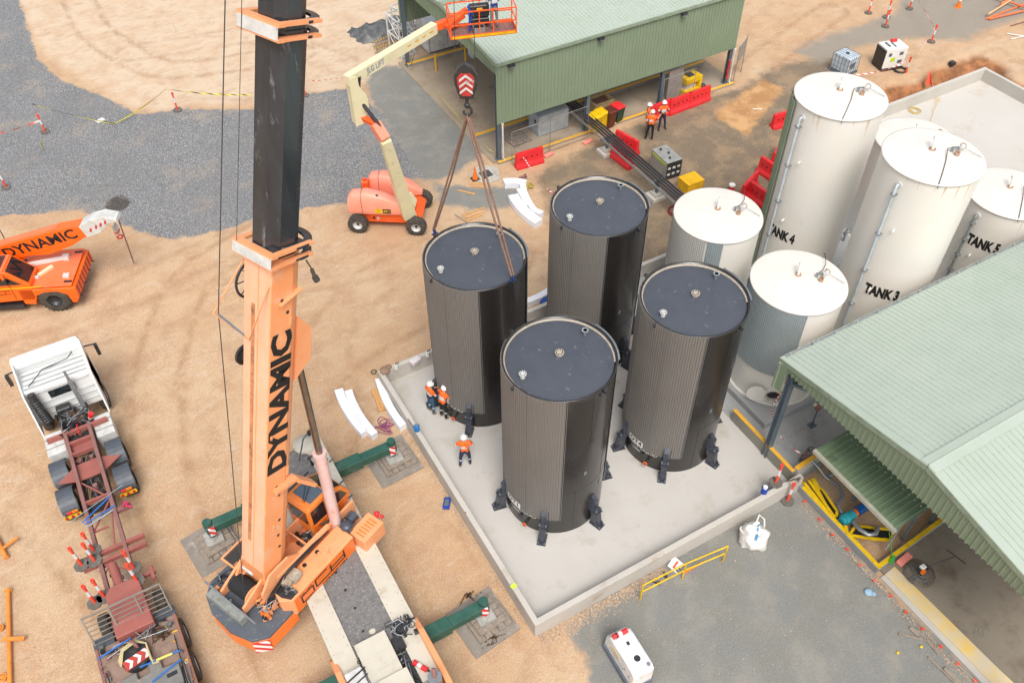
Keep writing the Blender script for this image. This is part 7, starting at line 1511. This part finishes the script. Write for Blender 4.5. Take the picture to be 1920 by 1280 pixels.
mb(whc).prism([(-L2, .3), (-L2 + .05, .85), (-L2 + .25, 1.12), (-L2 + .4, 1.16), (L2 - .12, 1.16), (L2, 1.02), (L2, .3)], -.36, .36, 'y').build('canopy', k, bev=.05, seg=2)
mb(mat('skid_grey', (104, 112, 126), .5)).bx(-L2 - .02, L2 + .02, -.4, .4, .0, .3).build('skid', k, bev=.03)
B = mb(redp).cyl((-L2 + .3, -.3, 1.22), (-L2 + .3, .2, 1.22), .08, n=14); B.use(white).cyl((-L2 + .3, -.12, 1.22), (-L2 + .3, .0, 1.22), .083, n=14); B.use(black).cyl((-L2 + .3, -.2, 1.22), (-L2 + .3, -.16, 1.22), .09, n=14); B.build('extinguisher', k)
B = mb(black).cyl((L2 - .45, .02, 1.16), (L2 - .45, .02, 1.17), .1, n=18).bx(-.2, -.1, -.02, .06, 1.16, 1.2); B.use(steel).cyl((L2 - .15, .22, 1.14), (L2 - .15, .22, 1.2), .06, n=12); B.build('top_fittings', k)
for q, sg in ((1, 1), (-1, -1)):
    lb_ = mb(yelb).bx(-.45, -.02, q * .363 - .003, q * .363 + .003, .72, .82).build('yellow_label', k)
B = mb(greyst)
for i in range(9): B.bx(-.5 + i * .09, -.45 + i * .09, -.368, -.363, .56, .6)
for x_ in (.3, .55): B.bx(x_, x_ + .05, -.368, -.363, .7, .76)
B.build('side_marks', k)
# bulk bag
k = thing('bulk_bag', 'crumpled white bulk bag with blue print, right of the bund', 'bag', A(1411, 1012), .3)
bagm = mat('white_bag', (226, 224, 218), .8, rgb2=(212, 208, 200), sc1=3, bump=.5, bsc=7); random.seed(11); secs = []
for z_, r_ in ((0, .42), (.12, .5), (.35, .48), (.5, .42), (.62, .3)):
    secs.append([((r_ + .07 * math.sin(3 * t + z_ * 9) + .04 * math.sin(7 * t + z_ * 20)) * math.cos(t), (r_ + .06 * math.cos(4 * t + z_ * 7)) * math.sin(t), z_ + .06 * math.sin(5 * t) * (z_ > 0)) for t in np.linspace(0, 2 * math.pi, 29)[:-1]])
mb(bagm).loft(secs, True, True).build('sack', k); mb(bagm).tube([(.4, .2, .5), (.6, .25, .62), (.65, .05, .5), (.42, -.1, .45)], .03).tube([(-.3, .3, .5), (-.35, .42, .7), (-.2, .45, .6)], .03).build('handles', k)
B = mb(mat('blue_print', (70, 150, 200), .7)); B.bar((-.35, -.2, .64), (-.12, -.12, .665), .07, .01).bar((-.02, -.06, .675), (.1, 0, .675), .05, .01).bar((.16, .04, .665), (.3, .02, .64), .05, .01).build('blue_print', k)
# pump pit contents
pit = thing('pit_cover', 'folded yellow-edged black cover, upper one in the pump pit', 'cover')
def cover(k, pts, z=.25, w_=.09):
    P_ = [A(*q, z) for q in pts]; n_ = len(P_); mb(mat('pit_black', (14, 14, 16), .9)).add([p + Vector((0, 0, 0)) for p in P_], [tuple(range(n_))]).build('black_sheet', k)
    B = mb(yelb)
    for i in range(n_): B.bar(P_[i], P_[(i + 1) % n_], w_, .07)
    B.build('yellow_edge', k)
cover(pit, [(1530, 912), (1542, 918), (1569, 958), (1568, 966), (1560, 968)])
mb(yelb).bar(A(1508, 905, .3), A(1558, 968, .3), .1, .05).bar(A(1516, 900, .3), A(1562, 966, .28), .1, .05).bar(A(1501, 902, .22), A(1556, 972, .22), .1, .05).bar(A(1524, 897, .3), A(1534, 916, .3), .16, .05).build('yellow_folds', pit)
k = thing('pit_cover', 'folded yellow-edged black cover, lower one in the pump pit', 'cover'); cover(k, [(1592, 1003), (1605, 985), (1640, 990), (1674, 993), (1672, 1012), (1640, 1010)])
mb(yelb).bar(A(1585, 985, .28), A(1590, 1004, .28), .1, .05).build('yellow_fold', k)
k = thing('pump', 'blue and teal pump with an orange collar in the pump pit', 'pump'); p, q = A(1578, 977, .3), A(1628, 945, .35); d = (q - p).normalized()
mb(mat('pump_teal', (44, 160, 170), .45)).cyl(p, p + d * .55, .14, .17, n=18).cyl(p + d * .1, p + d * .3, .2, n=18).build('pump_end', k); mb(orange).cyl(p + d * .57, p + d * .68, .15, n=18).build('coupling', k); mb(mat('pump_blue', (20, 90, 160), .4)).cyl(p + d * .7, p + d * 1.15, .17, n=18).build('motor', k); mb(redp).cyl(p + d * 1.15, p + d * 1.22, .2, n=18).build('end_cover', k)
gp = mat('grey_pvc', (124, 128, 134), .45)
pipe([A(1560, 902, .3), A(1572, 912, .3), A(1580, 925, .3), A(1576, 938, .3), A(1570, 945, .3), A(1580, 962, .3)], .06, 'curved grey pipe in the pump pit above the pump', gp); pipe([A(1600, 978, .35), A(1612, 992, .45), A(1628, 1002, .5), A(1642, 1000, .5), A(1646, 990, .4)], .08, 'silver bent pipe across the lower pit cover', steel)
pipe([A(1606, 920, .2), A(1600, 938, .2)], .07, 'short ribbed grey pipe in the pump pit', gp); pipe([A(1522, 862, .75), A(1536, 878, .6), A(1546, 892, .4), A(1556, 900, .3)], .05, 'steel pipe dropping over the yellow wall top', steel)
def valve(px, z, r_, lab, m=black, h=.3):
    k = thing('valve', lab, 'valve', A(*px, z)); mb(steel).cyl((0, 0, -h), (0, 0, .05), .05, n=10).cyl((-.12, 0, -.15), (.12, 0, -.15), .07, n=12).build('valve_body', k); B = mb(m).ring((0, 0, .07), r_, .014, (0, 0, 1), 20, 5)
    for i in range(3): t = i * 2.09; B.bar((0, 0, .07), (r_ * math.cos(t), r_ * math.sin(t), .07), .015, .015)
    B.build('hand_wheel', k)
valve((1521, 845), .9, .13, 'valve with black hand wheel at the end of the red-white tape', h=.8); valve((1560, 885), .55, .11, 'valve with black hand wheel under the canopy edge', h=.5); valve((1588, 432), 1.0, .17, 'grey valve wheel seen between TANK 4 and TANK 3', steel, h=.6)
tag(mb(greyst).box((0, 0, 0), (.2, .1, .3)).build('grey_float', None, A(1503, 858, .45), .5, bev=.04), 'grey teardrop float beside the first valve', 'float')
tag(mb(rust).box((0, 0, 0), (.3, .25, .25)).cyl((0, 0, 0), (.3, .1, .1), .07, n=10).build('brass_fitting', None, A(1512, 858, .6), .4, bev=.02), 'brownish pipe fitting beside the grey float', 'fitting')
k = thing('standpipe', 'grey standpipe with a rusty flange on the old slab', 'standpipe', A(1522, 797, .1)); mb(greyst).cyl((0, 0, 0), (0, 0, 1.0), .035, n=10).bx(-.15, .15, -.12, .12, 0, .02).build('pipe', k); mb(rust).cyl((-.0, -.06, 1.0), (0, .1, 1.03), .12, n=16).build('flange', k); mb(cream).cyl((0, .1, 1.03), (0, .22, 1.06), .07, n=12).build('spout', k)
# pipework between the tall tanks
for i in range(6):
    y_ = 6.45 + i * .19; pipe([(16.9, y_, .55 + .05 * (i % 2)), (19.9, y_ + .1, .55 + .05 * (i % 2))], .07 if i % 2 else .05, ['first', 'second', 'third', 'fourth', 'fifth', 'sixth'][i] + ' pipe from below in the gap between TANK 3 and TANK 4', [steel, gp, whited][i % 3])
random.seed(12)
B = mb(oil)
for i in range(10): B.box((18.2 + random.random() * 1.6, 6.5 + random.random() * .8, .8 + random.random() * .15), (.15 + random.random() * .2, .12, .12), random.random() * 3)
tag(B.build('pump_cluster'), 'dark pumps and fittings on the pipes between the tall tanks', 'pump')
# power trowel
k = thing('power_trowel', 'walk-behind power trowel with round wire guard in the workshop', 'power trowel', A(1722, 1078, .08), 0)
B = mb(mat('trowel_wire', (120, 108, 96), .5, .4))
for z_, r_ in ((.08, .48), (.2, .46), (.3, .36), (.34, .24)): B.ring((0, 0, z_), r_, .012, (0, 0, 1), 32, 5)
for i in range(14): t = i * math.pi / 7; B.tube([(.48 * math.cos(t), .48 * math.sin(t), .08), (.46 * math.cos(t), .46 * math.sin(t), .2), (.24 * math.cos(t), .24 * math.sin(t), .34)], .008, 4)
B.build('guard', k); B = mb(steel)
for i in range(4): B.box((.22 * math.cos(i * 1.571), .22 * math.sin(i * 1.571), .03), (.4, .13, .01), i * 1.571)
B.build('blades', k); mb(black).box((0, 0, .42), (.3, .26, .2)).build('engine', k, bev=.02); mb(white).box((-.03, .02, .56), (.18, .16, .1)).build('fuel_tank', k, bev=.02); mb(orange).box((-.12, -.1, .5), (.14, .1, .14)).build('air_cleaner', k)
h_ = A(1792, 1042, .95) - A(1722, 1078, .08); mb(mat('trowel_handle', (70, 62, 60), .5)).tube([(.1, .02, .4), tuple(h_)], .02).tube([tuple(h_ + Vector((-.1, .3, .05))), tuple(h_), tuple(h_ + Vector((.05, -.35, .0)))], .022).build('handle', k)
tag(mb(mat('green_broom', (60, 160, 60), .6)).box((0, 0, .05), (.3, .12, .1)).tube([(0, 0, .1), (.25, .5, 1.0)], .012).build('broom', None, A(1672, 1050, .3), .4), 'green broom head resting on the yellow kerb', 'broom')
tag(mb(mat('grey_post', (140, 136, 130), .6)).tube([A(1660, 1030, .35), A(1690, 985, .9)], .04).build('grey_tube'), 'grey tube leaning at the lower canopy corner', 'tube')
tag(mb(mat('blue_rag', (150, 180, 200), .8)).ball((0, 0, .03), .15, 8, .3).ball((.1, -.12, .03), .1, 8, .3).build('rag', None, A(1628, 1110)), 'pale blue rag on the grey ground by the kerb', 'rag')
planks([((1684, 1188), (1738, 1201))], 'single plank lying across the dirt beside the kerb', timberg, w_=.08); planks([((1706, 1176), (1722, 1192))], 'short grey board stub above the single plank', timberg, w_=.14)
planks([((1738, 1200), (1760, 1226))], 'short grey board below the single plank', timberg, w_=.12); planks([((1740, 1232), (1800, 1290))], 'long thin board running out of the lower right bottom edge', timberg, w_=.07); planks([((1770, 1252), (1800, 1282))], 'thick grey board at the bottom edge beside the kerb', timberg, w_=.14)
for px, lab in (((1683, 1223), 'yellow scrap on the grey ground'), ((1727, 1212), 'yellow scrap beside the plank')): tag(mb(yelb).ball((0, 0, .02), .06, 6, .5).build('yellow_scrap', None, A(*px)), lab, 'scrap')
lettering('70', .42, mat('faded_paint', (138, 134, 122), .8), A(1835, 1185, .085), (1, -.9, 0), (.9, 1, 0), None); fo_ = [o for o in C.objects if o.name.startswith('lettering') and o.parent is None][-1]; fo_.name = 'floor_marking'; tag(fo_, 'faded painted marking on the workshop floor', 'marking')
# loose stones on the sand
random.seed(21); B = mb(mat('loose_stone', (196, 176, 152), .9, rgb2=(140, 112, 88), sc1=12))
def stone(p, r): 
    v = [(r * random.uniform(.7, 1.2) * a, r * random.uniform(.7, 1.2) * b_, r * random.uniform(.5, .9) * c) for a, b_, c in ((1, 0, 0), (0, 1, 0), (-1, 0, 0), (0, -1, 0), (0, 0, 1))]
    B.add([p + Vector(q) for q in v], [(0, 1, 4), (1, 2, 4), (2, 3, 4), (3, 0, 4)])
for i in range(9000):
    x_ = random.uniform(-14, 30); y_ = random.uniform(-9, 40)
    if -.1 < x_ < 27 and -0.1 < y_ < 12.3 or (x_ > 10.7 and y_ < 1) or (11 < x_ < 27 and 22.6 < y_ < 35): continue
    stone(Vector((x_, y_, 0)), random.choice((.008, .012, .016, .022, .03)))
for i in range(1500):
    t_ = random.gauss(0, .12); y_ = random.uniform(.5, 12); stone(Vector((-abs(t_) - .03, y_, 0)), random.uniform(.01, .025))
for i in range(900):
    stone(Vector((11.0 - abs(random.gauss(0, .2)) * .6 - .2, random.uniform(-9, -.4), 0)), random.uniform(.01, .035))
for i in range(1500):   # rubble along the foot of the bund
    t = random.random(); x_ = random.uniform(.1, 5); stone(Vector((x_, -abs(random.gauss(0, .22)) - .02, 0)), random.uniform(.012, .04))
tag(B.build('loose_stones'), kind='stuff')
